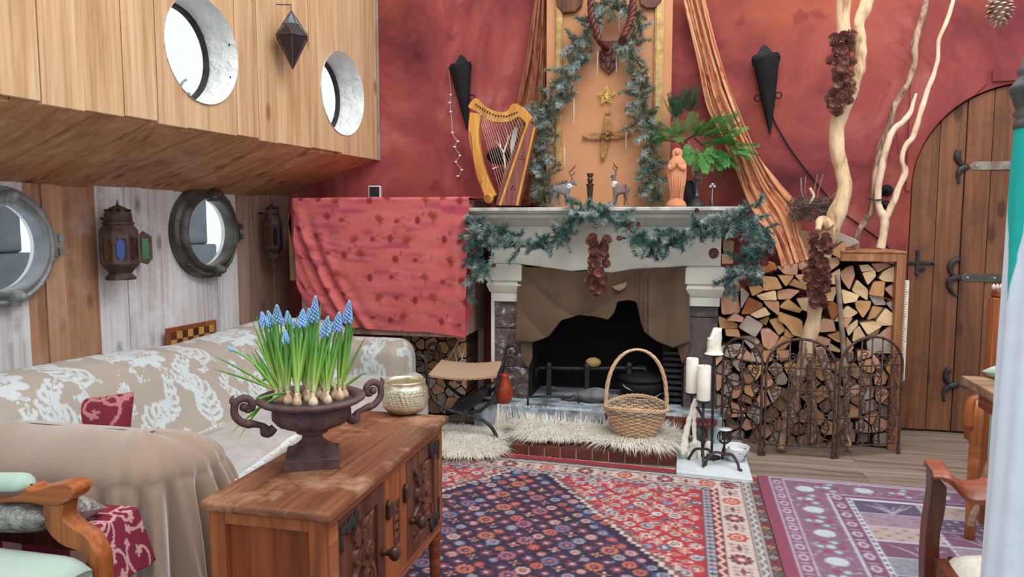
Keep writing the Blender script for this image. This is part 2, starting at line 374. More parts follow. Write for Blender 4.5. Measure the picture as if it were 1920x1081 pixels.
# arched door
dr = setting('door_1', 'arched brown plank door with iron strap hinges')
edges = [dXL+.008] + [W(px, 420, YW).x for px in (1757, 1806, 1855, 1908)] + [dXL+dW*.86, dXL+dW-.008]
for i in range(len(edges)-1):
    a, e = edges[i]+.002, edges[i+1]-.002; top = []
    for k in range(9):
        x = e+(a-e)*k/8; top.append((x, dSpr+math.sqrt(max(0, (dR-.008)**2-(x-dC)**2))))
    B().prism([(x, YW+.02+.004*(i % 2), z) for x, z in [(a, .012), (e, .012)]+top], (0, .04, 0)).obj('plank', M['door_wood'], dr, bevel=.003)
B().prism([(x, YW+.066, z) for x, z in [(dXL, 0)]+arch+[(dXL+dW, 0)]], (0, .02, 0)).obj('backing', M['soot'], dr)
f3 = crop(1640, 120, 2.704); f4 = crop(1640, 460, 2.704)
def strap(pxl, py, horns, light):
    p0 = W(pxl, py, YW+.016); x1 = dXL+dW-.03; h = .024
    s_ = B().prism([(p0.x, p0.y, p0.z), (p0.x+.02, p0.y, p0.z-h), (x1, p0.y, p0.z-h), (x1, p0.y, p0.z+h), (p0.x+.02, p0.y, p0.z+h)], (0, .008, 0)).obj('strap', light, dr, bevel=.002)
    for h_ in horns:
        P = [W(q[0], q[1], YW+.012) for q in h_]; n = 14; P = spline(P, n)
        B().tube(P, [.007+.011*math.sin(PI*min(1, .25+k/(n-1)*.9)) for k in range(n)], 8, flat=.45).obj('horn', M['iron'], s_, smooth=True)
    for px in range(3):
        B().ball((p0.x+.04+.14*px, p0.y, p0.z), (.008, .004, .008), 8, 5).obj('nail', M['port_grey'], s_, smooth=True)
M['strap_grey'] = mat('worn grey strap', c(150, 140, 130), c(112, 98, 88), 14, .6, .3, .3, 80)
M['strap_dark'] = mat('dark strap', c(88, 84, 76), c(66, 60, 54), 14, .6, .3, .3, 80)
strap(1817, 311, [[f3(428, 435), f3(420, 470), f3(440, 505), f3(478, 518)], [f3(478, 518), f3(440, 532), f3(426, 560), f3(426, 605)]], M['strap_grey'])
strap(1800, 520, [[f4(432, 65), f4(395, 85), f4(384, 118), f4(402, 152), f4(440, 162)], [f4(436, 160), f4(388, 172), f4(378, 200), f4(396, 238), f4(424, 256)]], M['strap_dark'])
strap(1798, 719, [[f4(382, 622), f4(362, 650), f4(372, 690), f4(425, 702)], [f4(425, 704), f4(380, 715), f4(352, 740), f4(352, 790)]], M['strap_dark'])
lt = B().box(0, .135, 0, .012, -.009, .009).box(.045, .062, -.004, .012, -.075, .075).box(.055, .095, -.006, .01, -.045, -.02).obj('latch', M['iron'], dr, bevel=.003); lt.location = W(1702, 492, YW+.008)
B().ball((.135, .004, 0), .012, 10, 6).obj('latch_knob', M['iron'], lt, smooth=True)
# floor of boards
fl = setting('floor', 'dusty brown floorboards')
y = -.6; i = 0
while y < YW+.1:
    w = .15
    for x0, x1 in (((-3.2, .9), (.9, 3.1)) if i % 2 else ((-3.2, -.3), (-.3, 1.9), (1.9, 3.1))):
        B().box(x0+.001, x1-.001, y+.001, y+w-.001, -.03, -.0006*(i % 3)).obj('board', M['floor_wood'], fl)
    y += w; i += 1
B().box(-3.2, 3.1, -.6, YW+.1, -.06, -.032).obj('subfloor', M['soot'], fl)
# left side: upper plank wall, sloping soffit, set-back lower plank wall
aW = Vector((-.081, -.997, 0)).normalized(); nW = Vector((-aW.y, aW.x, 0)); 
Cu = Vector((wxu, YW, 0)); Cl = Vector((wxl, YW, 0))
def frame(o0): return Matrix(((aW.x, nW.x, 0, o0.x), (aW.y, nW.y, 0, o0.y), (0, 0, 1, 0), (0, 0, 0, 1)))
def onw(px, py, o0, off=0.0):
    h = plane_hit(px, py, o0+nW*off, nW) - o0; return h.dot(aW), h.z   # (s, z) in the wall's own frame
SD = -(Cl-Cu).dot(nW)       # set-back of the lower wall
def holed(mesh_obj, holes, y0, y1):
    tmp = []
    for (s, z, r) in holes:
        bb = B().lathe([(r, y0), (r, y1)], 48, M=Matrix(((1,0,0),(0,0,1),(0,1,0)))); o = link('cutter', bb.mesh('cutter', M['soot'])); o.data.flip_normals()
        o.location = (s, 0, z); tmp.append(o)
        q = mesh_obj.modifiers.new('cut', 'BOOLEAN'); q.operation = 'DIFFERENCE'; q.object = o; q.solver = 'EXACT'
    mw = mesh_obj.matrix_world.copy(); par = mesh_obj.parent; mesh_obj.parent = None
    bpy.context.view_layer.update(); dg = bpy.context.evaluated_depsgraph_get()
    me = bpy.data.meshes.new_from_object(mesh_obj.evaluated_get(dg)); mesh_obj.modifiers.clear(); mesh_obj.data = me; mesh_obj.parent = par
    for o in tmp: bpy.data.objects.remove(o)
wl = setting('wall_left', 'honey pine plank wall with two round windows'); wl.matrix_world = frame(Cu)
def port(px, py, pyt, o0, off=0.0):
    s, z = onw(px, py, o0, off); _, zt_ = onw(px, pyt, o0, off); return s, z, abs(zt_-z)
w1 = port(381, 95, -5, Cu); w2 = port(644, 176, 98, Cu)
ups = [onw(px, 160, Cu)[0] for px in (706, 640, 583, 521, 485, 445, 352, 296, 234, 160, 78, -30, -150)] + [3.3, 3.6]
ups[0] = .012
for i in range(len(ups)-1):
    a, e = ups[i]+.002, ups[i+1]-.002; ins = -.001-.005*((i*7) % 3)/2
    o = B().box(a, e, -.028, ins, sofz-.016+.005*((i*5) % 3), 3.3).obj('plank', M['plank_honey'], wl, bevel=.0025, seg=1)
    hs = [h for h in (w1, w2) if h[0]+h[2] > a and h[0]-h[2] < e]
    if hs: holed(o, hs, -.1, .1)
for s in ups[1:-1]:
    cuts = sorted((h[1]-math.sqrt(h[2]**2*1.02-(s-h[0])**2), h[1]+math.sqrt(h[2]**2*1.02-(s-h[0])**2)) for h in (w1, w2) if abs(s-h[0]) < h[2]*1.0)
    z = sofz
    for c0, c1 in cuts+[(3.3, 3.3)]:
        if c0 > z: B().box(s-.012, s+.012, -.034, -.0285, z, c0).obj('seam_strip', M['soot'], wl)
        z = c1
for z_, yy in ((3.26, 0),): B().box(.012, 3.6, -.1, -.03, z_, 3.3).obj('rail', M['plank_soffit'], wl)
# sloping soffit planks
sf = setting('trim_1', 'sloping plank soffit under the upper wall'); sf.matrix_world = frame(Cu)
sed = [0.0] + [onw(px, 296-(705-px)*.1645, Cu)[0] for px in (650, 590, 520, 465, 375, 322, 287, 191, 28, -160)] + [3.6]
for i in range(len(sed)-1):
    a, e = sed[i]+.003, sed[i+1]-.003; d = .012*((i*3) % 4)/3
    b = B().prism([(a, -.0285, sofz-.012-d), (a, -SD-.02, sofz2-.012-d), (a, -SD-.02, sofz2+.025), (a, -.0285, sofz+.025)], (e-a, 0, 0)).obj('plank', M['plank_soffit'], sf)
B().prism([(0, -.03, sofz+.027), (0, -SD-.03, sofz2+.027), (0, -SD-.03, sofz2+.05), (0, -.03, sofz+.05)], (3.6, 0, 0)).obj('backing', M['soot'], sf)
# lower wall
ll = setting('trim_2', 'weathered plank wall with two portholes'); ll.name = 'wall_left_lower'; ll.matrix_world = frame(Cl)
p1 = port(380, 435, 349, Cl); p2 = port(-12, 462, 347, Cl)
lx = (540, 512, 478, 443, 404, 344, 283, 236, 181, 118, 80, 47, -30, -110, -200); lows = [0.0]+[onw(px, 420, Cl)[0] for px in lx[1:]]
lm = ['plank_grey', 'plank_grey', 'plank_grey', 'plank_white', 'plank_white', 'plank_white', 'plank_white', 'plank_white', 'plank_brown', 'plank_brown', 'plank_brown', 'plank_white', 'plank_brown', 'plank_white', 'plank_brown']
lows.append(3.4)
for i in range(len(lows)-1):
    a, e = lows[i]+.0018, lows[i+1]-.0018; ins = -.007*((i*5) % 3)/2
    o = B().box(a, e, -.03, ins, 0, sofz2+.045).obj('plank', M[lm[min(i, len(lm)-1)]], ll)
    hs = [(h[0], h[1], h[2]*.78) for h in (p1, p2) if h[0]+h[2]*.78 > a and h[0]-h[2]*.78 < e]
    if hs: holed(o, hs, -.1, .1)
# bark cracks in the brown boards are real grooves' dark edges; corner bead
tb = B().box(wxu-.004, wxu+.014, YW-.016, YW, sofz-.02, 3.3).obj('trim_3', mat('pale bead', c(150, 140, 134), c(128, 112, 104), 9, .6), bevel=.004); tb['kind'] = 'structure'
MY = Matrix(((1,0,0),(0,0,1),(0,1,0)))   # lathe axis z -> wall normal
def upper_window(n, spec, pxglass, lab):
    s, z, r = spec; w = setting('window_%d' % n, lab); w.matrix_world = frame(Cu) @ Matrix.Translation((s, 0, z))
    # set-back of the pane from where its right edge shows
    d = .05
    for k in range(60):
        d = .05+.01*k
        ss, zz = onw(pxglass, 95 if n == 1 else 176, Cu, -d)
        if ss <= s-r*.9: break
    print('window', n, 'r', r, 'depth', d)
    rows = []
    for j in range(13):
        yy = .003-(d+.02)*j/12; row = []
        for k in range(64):
            a = TAU*k/64; q = r*(.995-.04*abs(nz(math.cos(a)*2.6, math.sin(a)*2.6, yy*11+n*5))*(1 if 0 < j < 12 else 0)) - r*.05*j/12
            row.append((q*math.cos(a), yy, q*math.sin(a)))
        rows.append(row)
    rows.append([(1.16*r*math.cos(TAU*k/64), -d-.02, 1.16*r*math.sin(TAU*k/64)) for k in range(64)])
    rows.append([(1.12*r*math.cos(TAU*k/64), -.03, 1.12*r*math.sin(TAU*k/64)) for k in range(64)])
    B().grid(rows, False, True).obj('reveal', M['plaster'], w, smooth=True)
    B().lathe([(r*.95, -d-.012), (r*.95, -d+.014), (r*.88, -d+.014), (r*.88, -d-.012)], 48, M=MY, caps=False).obj('window_frame', M['iron'], w, smooth=False)
    B().lathe([(r*.89, -d-.003), (r*.89, -d+.003)], 48, M=MY).obj('pane', M['glass'], w)
    hk = B().tube([(0, -d+.03, -r*.80), (.012, -d+.04, -r*.66), (.0, -d+.05, -r*.55), (-.02, -d+.05, -r*.50)], .006, 6).tube([(-.06, -d+.03, -r*.74), (0, -d+.035, -r*.8), (.05, -d+.03, -r*.78)], .009, 6).obj('catch', M['port_grey'], w, smooth=True)
upper_window(1, w1, 386, 'larger round window with a deep rough white reveal')
upper_window(2, w2, 634, 'smaller round window with a deep rough white reveal, nearer the red wall')
def porthole(n, spec, m, lab):
    s, z, R_ = spec; w = setting('window_%d' % n, lab); w.matrix_world = frame(Cl) @ Matrix.Translation((s, 0, z))
    B().lathe([(R_, -.004), (R_, .042), (R_*.93, .056), (R_*.89, .05), (R_*.87, .05), (R_*.84, .066), (R_*.79, .078), (R_*.75, .080), (R_*.725, .07), (R_*.72, .05), (R_*.72, .0)], 56, M=MY, caps=False).obj('porthole_ring', m, w, smooth=True, auto=True)
    B().lathe([(R_*.735, .054), (R_*.735, .060)], 40, M=MY).obj('pane', M['glass'], w)
    B().lathe([(R_*.725, .04), (R_*.75, -.032), (R_*.80, -.032), (R_*.78, -.02), (R_*.76, -.004)], 48, M=MY, caps=False).obj('reveal', M['plaster'], w, smooth=True)
    for a in (PI/2+.1, -PI/2-.15):
        x, zz = R_*.83*math.cos(a), R_*.83*math.sin(a)
        B().lathe([(R_*.10, .04), (R_*.10, .10), (R_*.06, .125), (0.001, .13)], 14, at=(x, 0, zz), M=MY).box(x-R_*.05, x+R_*.05, .03, .085, zz-R_*.16, zz+R_*.02).obj('clamp', m, w, smooth=False, bevel=.004)
    B().box(-R_*1.13, -R_*.98, .0, .03, -R_*.22, R_*.22).box(-R_*1.17, -R_*1.08, .01, .045, -R_*.18, -R_*.05).box(-R_*1.17, -R_*1.08, .01, .045, R_*.05, R_*.18).obj('hinge', m, w, bevel=.004)
    for k in range(12):
        a = TAU*(k+.5)/12; B().ball((R_*.95*math.cos(a), .05, R_*.95*math.sin(a)), (.009, .006, .009), 8, 5).obj('bolt', m, w, smooth=True)
porthole(3, p1, M['port_metal'], 'bronze porthole between two lanterns'); porthole(4, p2, M['port_grey'], 'grey painted porthole cut by the left edge of the frame')
# the neighbouring barge seen through the portholes
gm = mat('barge grey', c(104, 112, 116), c(88, 94, 98), 3, .6); rm = mat('barge red', c(196, 50, 56), None, rough=.5); wm_ = mat('barge window', c(120, 160, 180), None, rough=.15); ym = mat('barge green awning', c(190, 205, 90), c(150, 180, 70), 4, .7)
def vessel(lab, y0, y1, top, stripe, roof):
    ng = thing('barge', lab, 'boat', (-6.7, (y0+y1)/2, -.4))
    B().box(-7.2, -6.2, y0, y1, -.4, .95).obj('hull', gm, ng, bevel=.03)
    B().box(-7.1, -6.3, y0+.1, y1-.05, .95, top).obj('cabin', gm, ng, bevel=.03)
    for k in range(int((y1-y0)/.7)): B().box(-6.32, -6.27, y0+.25+.7*k, y0+.7+.7*k, 1.0, 1.36).obj('window', wm_, ng, bevel=.01)
    B().box(-7.2, -6.2, y0, y1, top, top+.1).obj('roof', roof, ng, bevel=.02)
    if stripe: B().box(-6.22, -6.16, y0, y1, 1.5, 1.62).obj('stripe', rm, ng, bevel=.01)
vessel('grey barge with a red stripe moored outside the porthole cut by the frame', 2.6, 6.0, 1.72, True, gm)
vessel('grey boat under a yellow green roof outside the porthole between the lanterns', 6.9, 8.9, 1.6, False, ym)
# ------------------------------------------------------------------ fireplace
HZ = .17; YF = 4.34        # raised hearth level, face of the surround
fp = thing('fireplace', 'white painted fireplace with a carved wavy frieze and dark stone jambs', 'fireplace', (-.5, YF, 0))
xa, xb = W(888, 400, YF-.12).x, W(1378, 400, YF-.12).x
zs = W(1130, 388, YF-.16).z
M['shelf_top'] = mat('worn grey mantel top', c(150, 146, 142), c(196, 194, 190), 16, .6, 0, .3, 60)
B().box(W(873, 390, YF-.16).x, W(1393, 390, YF-.16).x, YF-.16, YW-.001, zs-.022, zs).obj('shelf', M['shelf_top'], fp, bevel=.004)
def mould(x0, x1, yf, prof):  # stepped moulding: (z, projection)
    b = B(); rows = []
    for z, p in prof: rows.append([(x0-p*.8, YW-.002, z), (x0-p*.8, yf-p, z), (x1+p*.8, yf-p, z), (x1+p*.8, YW-.002, z)])
    b.grid(rows[::-1]); b.f.append((0, 1, 2, 3)); b.m.append(0); n = len(b.v); b.f.append((n-1, n-2, n-3, n-4)); b.m.append(0); return b
zz = lambda py: W(1130, py, YF-.05).z
mould(xa+.05, xb-.05, YF, [(zs-.022, .125), (zz(399), .125), (zz(402), .10), (zz(408), .095), (zz(414), .06), (zz(421), .045), (zz(424), .02), (zz(426), .02)]).obj('cornice', M['white_paint'], fp, auto=True)
xl0, xl1, xr0, xr1 = W(922, 540, YF).x, W(972, 540, YF).x, W(1292, 540, YF).x, W(1350, 540, YF).x
# frieze with a serpentine lower edge
bx = [xl0-.0, xl1, xl1+.13, xl1+.30, xl1+.42, xl1+.55, xl1+.68, xr0, xr1]; bp = [497, 497, 502, 511, 507, 513, 505, 497, 497]
pts = []
for k in range(41):
    x = xl0+(xr1-xl0)*k/40; py = float(np.interp(x, bx, bp)); pts.append((x, YF-.02, zz(py)))
B().prism(pts+[(xr1, YF-.02, zz(424)), (xl0, YF-.02, zz(424))], (0, .08, 0)).obj('frieze', M['white_paint'], fp, bevel=.006)
for x0, x1 in ((xl0, xl1), (xr0, xr1)):
    z = lambda py: W(940, py, YF).z
    mould(x0, x1, YF-.01, [(z(494), .012), (z(497), .035), (z(524), .035), (z(527), .02), (z(533), .03), (z(545), .012), (z(549), 0), (z(564), 0)]).obj('capital', M['white_paint'], fp, auto=True)
_k = N('chipped dark stone'); _v = _k.coord((1, 1, 1), jitter=False); _n = _k.noise(_v, 22, 6, .6, .8)
_c = _k.ramp(_n, [(.38, c(70, 58, 56)), (.52, c(98, 84, 80)), (.60, c(124, 110, 106)), (.64, c(206, 212, 214))]); _k.bump(_n, .4, .004); M['stone'] = _k.done(_c, .5, 0, .4)
_k = N('dark veined marble'); _v = _k.coord((1, 1, 1), jitter=False); _n = _k.noise(_v, 7, 6, .6, 1.6)
_c = _k.ramp(_n, [(.35, c(70, 60, 60)), (.497, c(88, 78, 76)), (.505, c(130, 120, 118)), (.515, c(84, 74, 72)), (.7, c(102, 90, 88))]); M['marble'] = _k.done(_c, .4, 0, .4)
zc = W(940, 562, YF).z
# each jamb is a stack of stone slabs behind a white corner bead
for side, (x0, x1, m) in enumerate(((xl0+.012, xl1+.06, M['stone']), (xr0-.02, xr1-.006, M['marble']))):
    hs = [HZ-.17, .36, .60, zc] if side == 0 else [HZ-.17, .42, .70, zc]
    for k in range(3): B().box(x0, x1, YF+.01+.003*k, YW-.002, hs[k]+.002, hs[k+1]-.002).obj('stone_slab', m, fp, bevel=.003)
B().box(xl0-.004, xl0+.016, YF-.006, YF+.02, HZ-.06, zc).obj('corner_bead', M['white_paint'], fp, bevel=.003)
# firebox lining, sooty
fx0, fx1 = xl1+.06, xr0-.02
B().box(fx0, fx1, YW-.02, YW-.004, 0, zc+.2).box(fx0-.004, fx0+.01, YF+.02, YW-.02, HZ, zc+.2).box(fx1-.01, fx1+.004, YF+.02, YW-.02, HZ, zc+.2).box(fx0, fx1, YF+.06, YW-.02, zc+.12, zc+.16).obj('firebox', M['soot'], fp)
# slatted grille on the right side of the firebox
gx0, gx1 = W(1240, 700, YF+.05).x, W(1290, 700, YF+.05).x
gr = B().box(gx0, gx1, YF+.07, YF+.09, HZ, W(1260, 640, YF+.05).z).obj('grille', M['soot'], fp)
for k in range(9):
    zq = HZ+.02+.035*k; B().box(gx0+.01, gx1-.01, YF+.045, YF+.07, zq, zq+.018).obj('slat', M['iron'], gr, bevel=.002)
# raised hearth: stone curb level 2, tiled step level 1
hth = thing('hearth', 'raised stone hearth with a step of dark red tiles', 'hearth', (-.4, 3.9, 0))
hx0, hx1 = W(985, 725, 4.12).x-.03, W(1290, 745, 4.12).x+.06
M['hearth_stone'] = mat('ash dusted stone', c(96, 98, 104), c(170, 184, 192), 9, .8, 0, .4, 60, lo=.38, hi=.62)
B().box(xl0-.06, xr1+.02, 4.14, YF+.01, 0, HZ).box(fx0, fx1, YF+.01, YW-.02, 0, HZ).obj('upper_slab', M['hearth_stone'], hth, bevel=.006)
tx0, tx1 = G(962, 852, 0).x, G(1266, 874, 0).x; ty = G(962, 852, 0).y; tz = .062
M['tile'] = mat('red brown glazed tile', c(118, 66, 54), c(98, 54, 46), 8, .3, 0, .1, 60, rv=.15)
B().box(tx0+.006, tx1-.006, ty+.008, 4.14, 0, tz-.008).obj('step_core', mat('grey grout', c(206, 198, 192), c(186, 178, 172), 20, .9), hth)
nt_ = 10; tw = (tx1-tx0)/nt_
for k in range(nt_):
    B().box(tx0+tw*k+.003, tx0+tw*(k+1)-.003, ty, ty+.012, .004, tz-.006).obj('tile', M['tile'], hth, bevel=.002)
    for j in range(4): B().box(tx0+tw*k+.0015, tx0+tw*(k+1)-.0015, ty+.002+.088*j, ty+.087+.088*j, tz-.01, tz).obj('tile', M['tile'], hth, bevel=.002)
for k in range(8):
    xx = fx0-.02+(fx1-fx0+.1)*k/8; B().box(xx+.002, xx+(fx1-fx0+.1)/8-.002, 4.13, 4.142, tz+.003, HZ-.004).obj('tile', M['tile'] if k > 3 else M['hearth_stone'], hth, bevel=.002)
# white stone slab to the right of the step
P = [G(1268, 884, .025), G(1412, 899, .025), G(1390, 826, .025), G(1266, 815, .025)]
B().prism([(max(p.x, tx1+.004), p.y, .0) for p in P], (0, 0, .026)).obj('white_slab', mat('white stone slab', c(206, 214, 218), c(184, 192, 198), 5, .5, 0, .1, 40), bevel=.004)
tag(bpy.data.objects['white_slab'], 'flat white stone slab on the floor under the candle stands', 'slab')
# logs, grate and pot in the firebox
gt = thing('fire_grate', 'black iron fire grate bar across the sooty fireplace', 'grate', (-.45, 4.45, HZ))
y0 = YF+.10
f6 = crop(740, 500, 2.703)
def T6(pts, Y): return [W(*f6(*p), Y) for p in pts]
B().tube(T6([(712, 575), (716, 520), (740, 510), (790, 512), (980, 516), (1130, 512), (1270, 515), (1278, 540)], y0), .012, 8).obj('bar', M['iron'], gt, smooth=True)
for k, px in enumerate((785, 978, 1190)):
    p = W(*f6(px, 510), y0); B().box(p.x-.014, p.x+.014, y0-.03, y0-.008, HZ-.0, p.z).lathe([(.018, 0), (.02, .02), (.012, .035), (.0, .04)], 12, at=(p.x, y0-.02, p.z)).obj('upright', M['iron'], gt, bevel=.003)
B().tube(T6([(675, 720), (676, 660), (760, 655), (890, 660), (910, 650), (935, 690)], 4.17), .008, 8).obj('poker_rail', M['iron'], gt, smooth=True)
p = W(*f6(1007, 489), y0)
tag(B().ball((p.x, p.y-.005, p.z+.008), (.048, .034, .03), 16, 10).obj('potato', mat('potato skin', c(186, 160, 104), c(150, 124, 76), 14, .8, 0, .3, 60), smooth=True), 'yellow potato lying on the fire grate bar', 'potato')
pp = W(1200, 745, YF+.02); pr = W(1245, 720, YF+.02).x-W(1200, 720, YF+.02).x
pot = thing('iron_pot', 'black lidded cast iron pot with a wire handle inside the fireplace', 'pot', (pp.x, YF+.12, HZ))
h = W(1200, 700, YF+.02).z-HZ
B().lathe([(pr*.5, .03), (pr*.85, .045), (pr*1.0, .09), (pr*.98, h*.62), (pr*.9, h*.68), (pr*.97, h*.72)], 32, at=(pp.x, YF+.12, HZ)).obj('body', M['black'], pot, smooth=True)
B().lathe([(pr*1.0, h*.72), (pr*1.0, h*.78), (pr*.75, h*.9), (pr*.2, h*1.0), (0, h*1.0)], 32, at=(pp.x, YF+.12, HZ)).tube([(pp.x-.03, YF+.12, HZ+h*.98), (pp.x-.02, YF+.12, HZ+h*1.15), (pp.x+.02, YF+.12, HZ+h*1.15), (pp.x+.03, YF+.12, HZ+h*.98)], .007, 6).obj('lid', M['black'], pot, smooth=True)
B().tube(spline([(pp.x-pr*.75, YF+.05, HZ+h*.62), (pp.x-pr*.6, YF+.0, HZ+h*.55), (pp.x, YF-.005, HZ+h*.38), (pp.x+pr*.6, YF+.0, HZ+h*.28), (pp.x+pr*.95, YF+.1, HZ+h*.35)], 16), .004, 6).obj('wire_handle', M['port_grey'], pot, smooth=True)
for k in range(3): B().tube([(pp.x+pr*.7*math.cos(2.1*k), YF+.12+pr*.7*math.sin(2.1*k), HZ+.06), (pp.x+pr*.8*math.cos(2.1*k), YF+.12+pr*.8*math.sin(2.1*k), HZ+.0)], .014, 8).obj('foot', M['black'], pot, smooth=True)
am = mat('grey ash lump', c(128, 128, 132), c(80, 78, 82), 12, .95, 0, .5, 40)
for k, (px, py, r, lab) in enumerate(((1112, 742, .07, 'large pale lump of burnt log on the hearth'), (1072, 735, .045, 'small dark charred lump left of the pale burnt log'), (1148, 738, .04, 'small grey charred lump between the burnt log and the pot'))):
    p = W(px, py, YF+.0); b = B().ball((0, 0, 0), 1, 14, 9)
    b.v = [(p.x+x*r*1.5*(1+.3*nz(x*2+k, y*2, z*2)), YF+.02+y*r*(1+.3*nz(y*2, z*2, x*2+k)), HZ+max(r*.55+z*r*.62*(1+.3*nz(z*2, x*2, y*2+k)), .0)) for x, y, z in b.v]
    tag(b.obj('charred_log', am, smooth=True), lab, 'charred log')
# brown cloth hung over the opening
f5 = crop(840, 360, 3.0968)
top = [(972, 500), (1034, 502), (1060, 506), (1082, 509), (1114, 507), (1150, 511), (1195, 504), (1230, 502), (1258, 501), (1292, 500)]
bot = [(966, 640), (1000, 641), (1028, 631), (1052, 600), (1085, 590), (1112, 592), (1140, 599), (1152, 585), (1157, 565), (1180, 562), (1194, 566), (1199, 592), (1208, 622), (1232, 640), (1262, 652), (1292, 640)]
tx = interp([t[0] for t in top], [t[1] for t in top]); bxf = interp([t[0] for t in bot], [t[1] for t in bot])
bb = B(); rows = []; nu, nv = 120, 46
for i in range(nu):
    px = 972+(1292-972)*i/(nu-1); pb = 966+(1294-966)*i/(nu-1); row = []
    t, q = tx(px), bxf(pb)
    for j in range(nv):
        v = j/(nv-1); y = t+(q-t)*v; x = px+(pb-px)*v
        d = 0
        if x < 1195:   # swags hung from both ends
            cx = (x-972)/(1195-972); sag = math.sin(PI*min(1, max(0, cx)))
            ph = (y-t)/100.0 - .75*sag*1.1
            d += .030*abs(math.sin(ph*4.2))**.7*min(1, v*2.5)*(.3+.7*sag)
            d += .03*sag*v
        g = math.exp(-((x-1207)/12.0)**2)
        d += g*(.045+.022*math.sin((x-1200)*.75))*(.3+.7*min(1, v*1.3))
        if x > 1215: d += .016*math.sin((x-1215)*.13+v*1.5)+.012*v+.015*math.exp(-((x-1280)/8)**2)
        d += .004*nz(x*.03, y*.03, 1)
        row.append(W(x, y, YF-.032-d))
    rows.append(row)
bb.grid(rows)
M['brown_cloth'] = mat('brown linen', c(104, 84, 66), c(88, 70, 54), 5, .95, 0, .4, 300, sheen=.3, spec=.1)
dc = bb.obj('fireplace_drape', M['brown_cloth'], smooth=True); tag(dc, 'brown cloth draped over the dark fireplace opening with torn lower edge', 'cloth')
so = dc.modifiers.new('thick', 'SOLIDIFY'); so.thickness = .004; so.offset = 1
for (pts, nm) in (([(976, 640), (998, 642), (998, 672), (990, 690), (978, 672)], 'tail'), ([(1268, 645), (1294, 632), (1290, 660), (1279, 682)], 'tail'), ):
    B().prism([W(x, y, YF-.02) for x, y in pts], (0, .006, 0)).obj(nm, M['brown_cloth'], dc, bevel=.002)
P = [W(*f5(*p), YF-.075) for p in ((950, 548), (1042, 520), (1030, 552), (1000, 572), (975, 568))]
B().prism(P, (0, .006, 0)).obj('turned_corner', mat('pale cloth lining', c(150, 126, 102), c(134, 110, 88), 8, .95), dc, bevel=.002)
# orange panel above the mantel with gilt edge strips
YP = YW-.12
pn = thing('chimney_panel', 'tall orange limewashed panel with gilt strips above the mantel', 'panel', (W(1140, 385, YP).x, YP, zs))
x0, x1 = W(1024, 300, YP).x, W(1256, 300, YP).x
B().box(x0, x1, YP, YW-.002, zs+.001, 3.25).obj('board', M['panel'], pn)
for (a, e, yb) in ((1041, 1054, 308), (1226, 1243, 312)):
    xx0, xx1 = W(a, 150, YP-.02).x, W(e, 150, YP-.02).x
    B().box(xx0, xx1, YP-.02, YP, W(1050, yb, YP).z, W(1050, 12 if a < 1100 else 8, YP-.02).z).box(xx0+.008, xx1-.008, YP-.026, YP-.02, W(1050, yb-3, YP).z, W(1050, 14, YP-.02).z).obj('gilt_strip', M['gold'], pn, bevel=.004)
for pts in ([(1041, -20), (1044, 12), (1056, 24), (1078, 22), (1090, 10), (1096, -20)], [(1196, -20), (1200, 8), (1212, 15), (1228, 15), (1240, 2), (1244, -20)]):
    B().prism([W(x, y, YP-.035) for x, y in pts], (0, .035, 0)).obj('corner_block', M['oak_dark'], pn, bevel=.006)
# ------------------------------------------------------------------ low oak cabinet in front
CZ = .6; tc = .024
n0, f0, l0 = G(616, 962, CZ), G(835, 778, CZ), G(390, 930, CZ)
cx1 = n0.x; cy0, cy1 = n0.y, f0.y; cx0 = l0.x
ch = thing('cabinet', 'low carved oak cabinet with two doors and turned legs beside the sofa', 'cabinet', ((cx0+cx1)/2, (cy0+cy1)/2, 0))
B().box(cx0-.004, cx1+.004, cy0-.004, cy1+.004, CZ-tc, CZ).obj('top', M['oak_top'], ch, bevel=.008, seg=3)
X1, X0, Y0, Y1, ZB, ZT = cx1-.016, cx0+.012, cy0+.012, cy1-.014, .215, CZ-tc
t = .018
B().box(X0, X0+t, Y0+t, Y1-t, ZB, ZT).box(X0+t, X1-t, Y0+t, Y1-t, ZB, ZB+t).obj('carcass', M['oak_up'], ch)
# end facing the camera: frame and recessed panel
def endframe(y0, y1, rec):
    b = B(); s_ = .042
    b.box(X0, X0+s_, y0, y1, ZB, ZT).box(X1-s_, X1, y0, y1, ZB, ZT).box(X0+s_, X1-s_, y0, y1, ZT-s_*.75, ZT).box(X0+s_, X1-s_, y0, y1, ZB, ZB+s_)
    b.obj('end_frame', M['oak_up'], ch, bevel=.003); B().box(X0+s_-.004, X1-s_+.004, rec, rec+.006, ZB+s_-.004, ZT-s_*.75+.004).obj('end_panel', M['oak_panel'], ch)
endframe(Y0, Y0+t, Y0+.016); endframe(Y1-t, Y1, Y1-.012)
yy = lambda px: XP(px, 900, X1).y
d1a, d1b, d2a, d2b = yy(633), yy(720), yy(762), yy(823)
zr = ZT-.028; zb = ZB+.03
B().box(X1-t, X1, Y0+t, Y1-t, zr, ZT).box(X1-t, X1, Y0+t, Y1-t, ZB, zb).box(X1-t, X1, Y0+t, d1a-.001, zb, zr).box(X1-t, X1, d2b+.001, Y1-t, zb, zr).obj('face_frame', M['oak'], ch, bevel=.002)
cpn = B().box(X1-t, X1, d1b+.001, d2a-.001, zb, zr).obj('centre_panel', M['oak_up'], ch, bevel=.002)
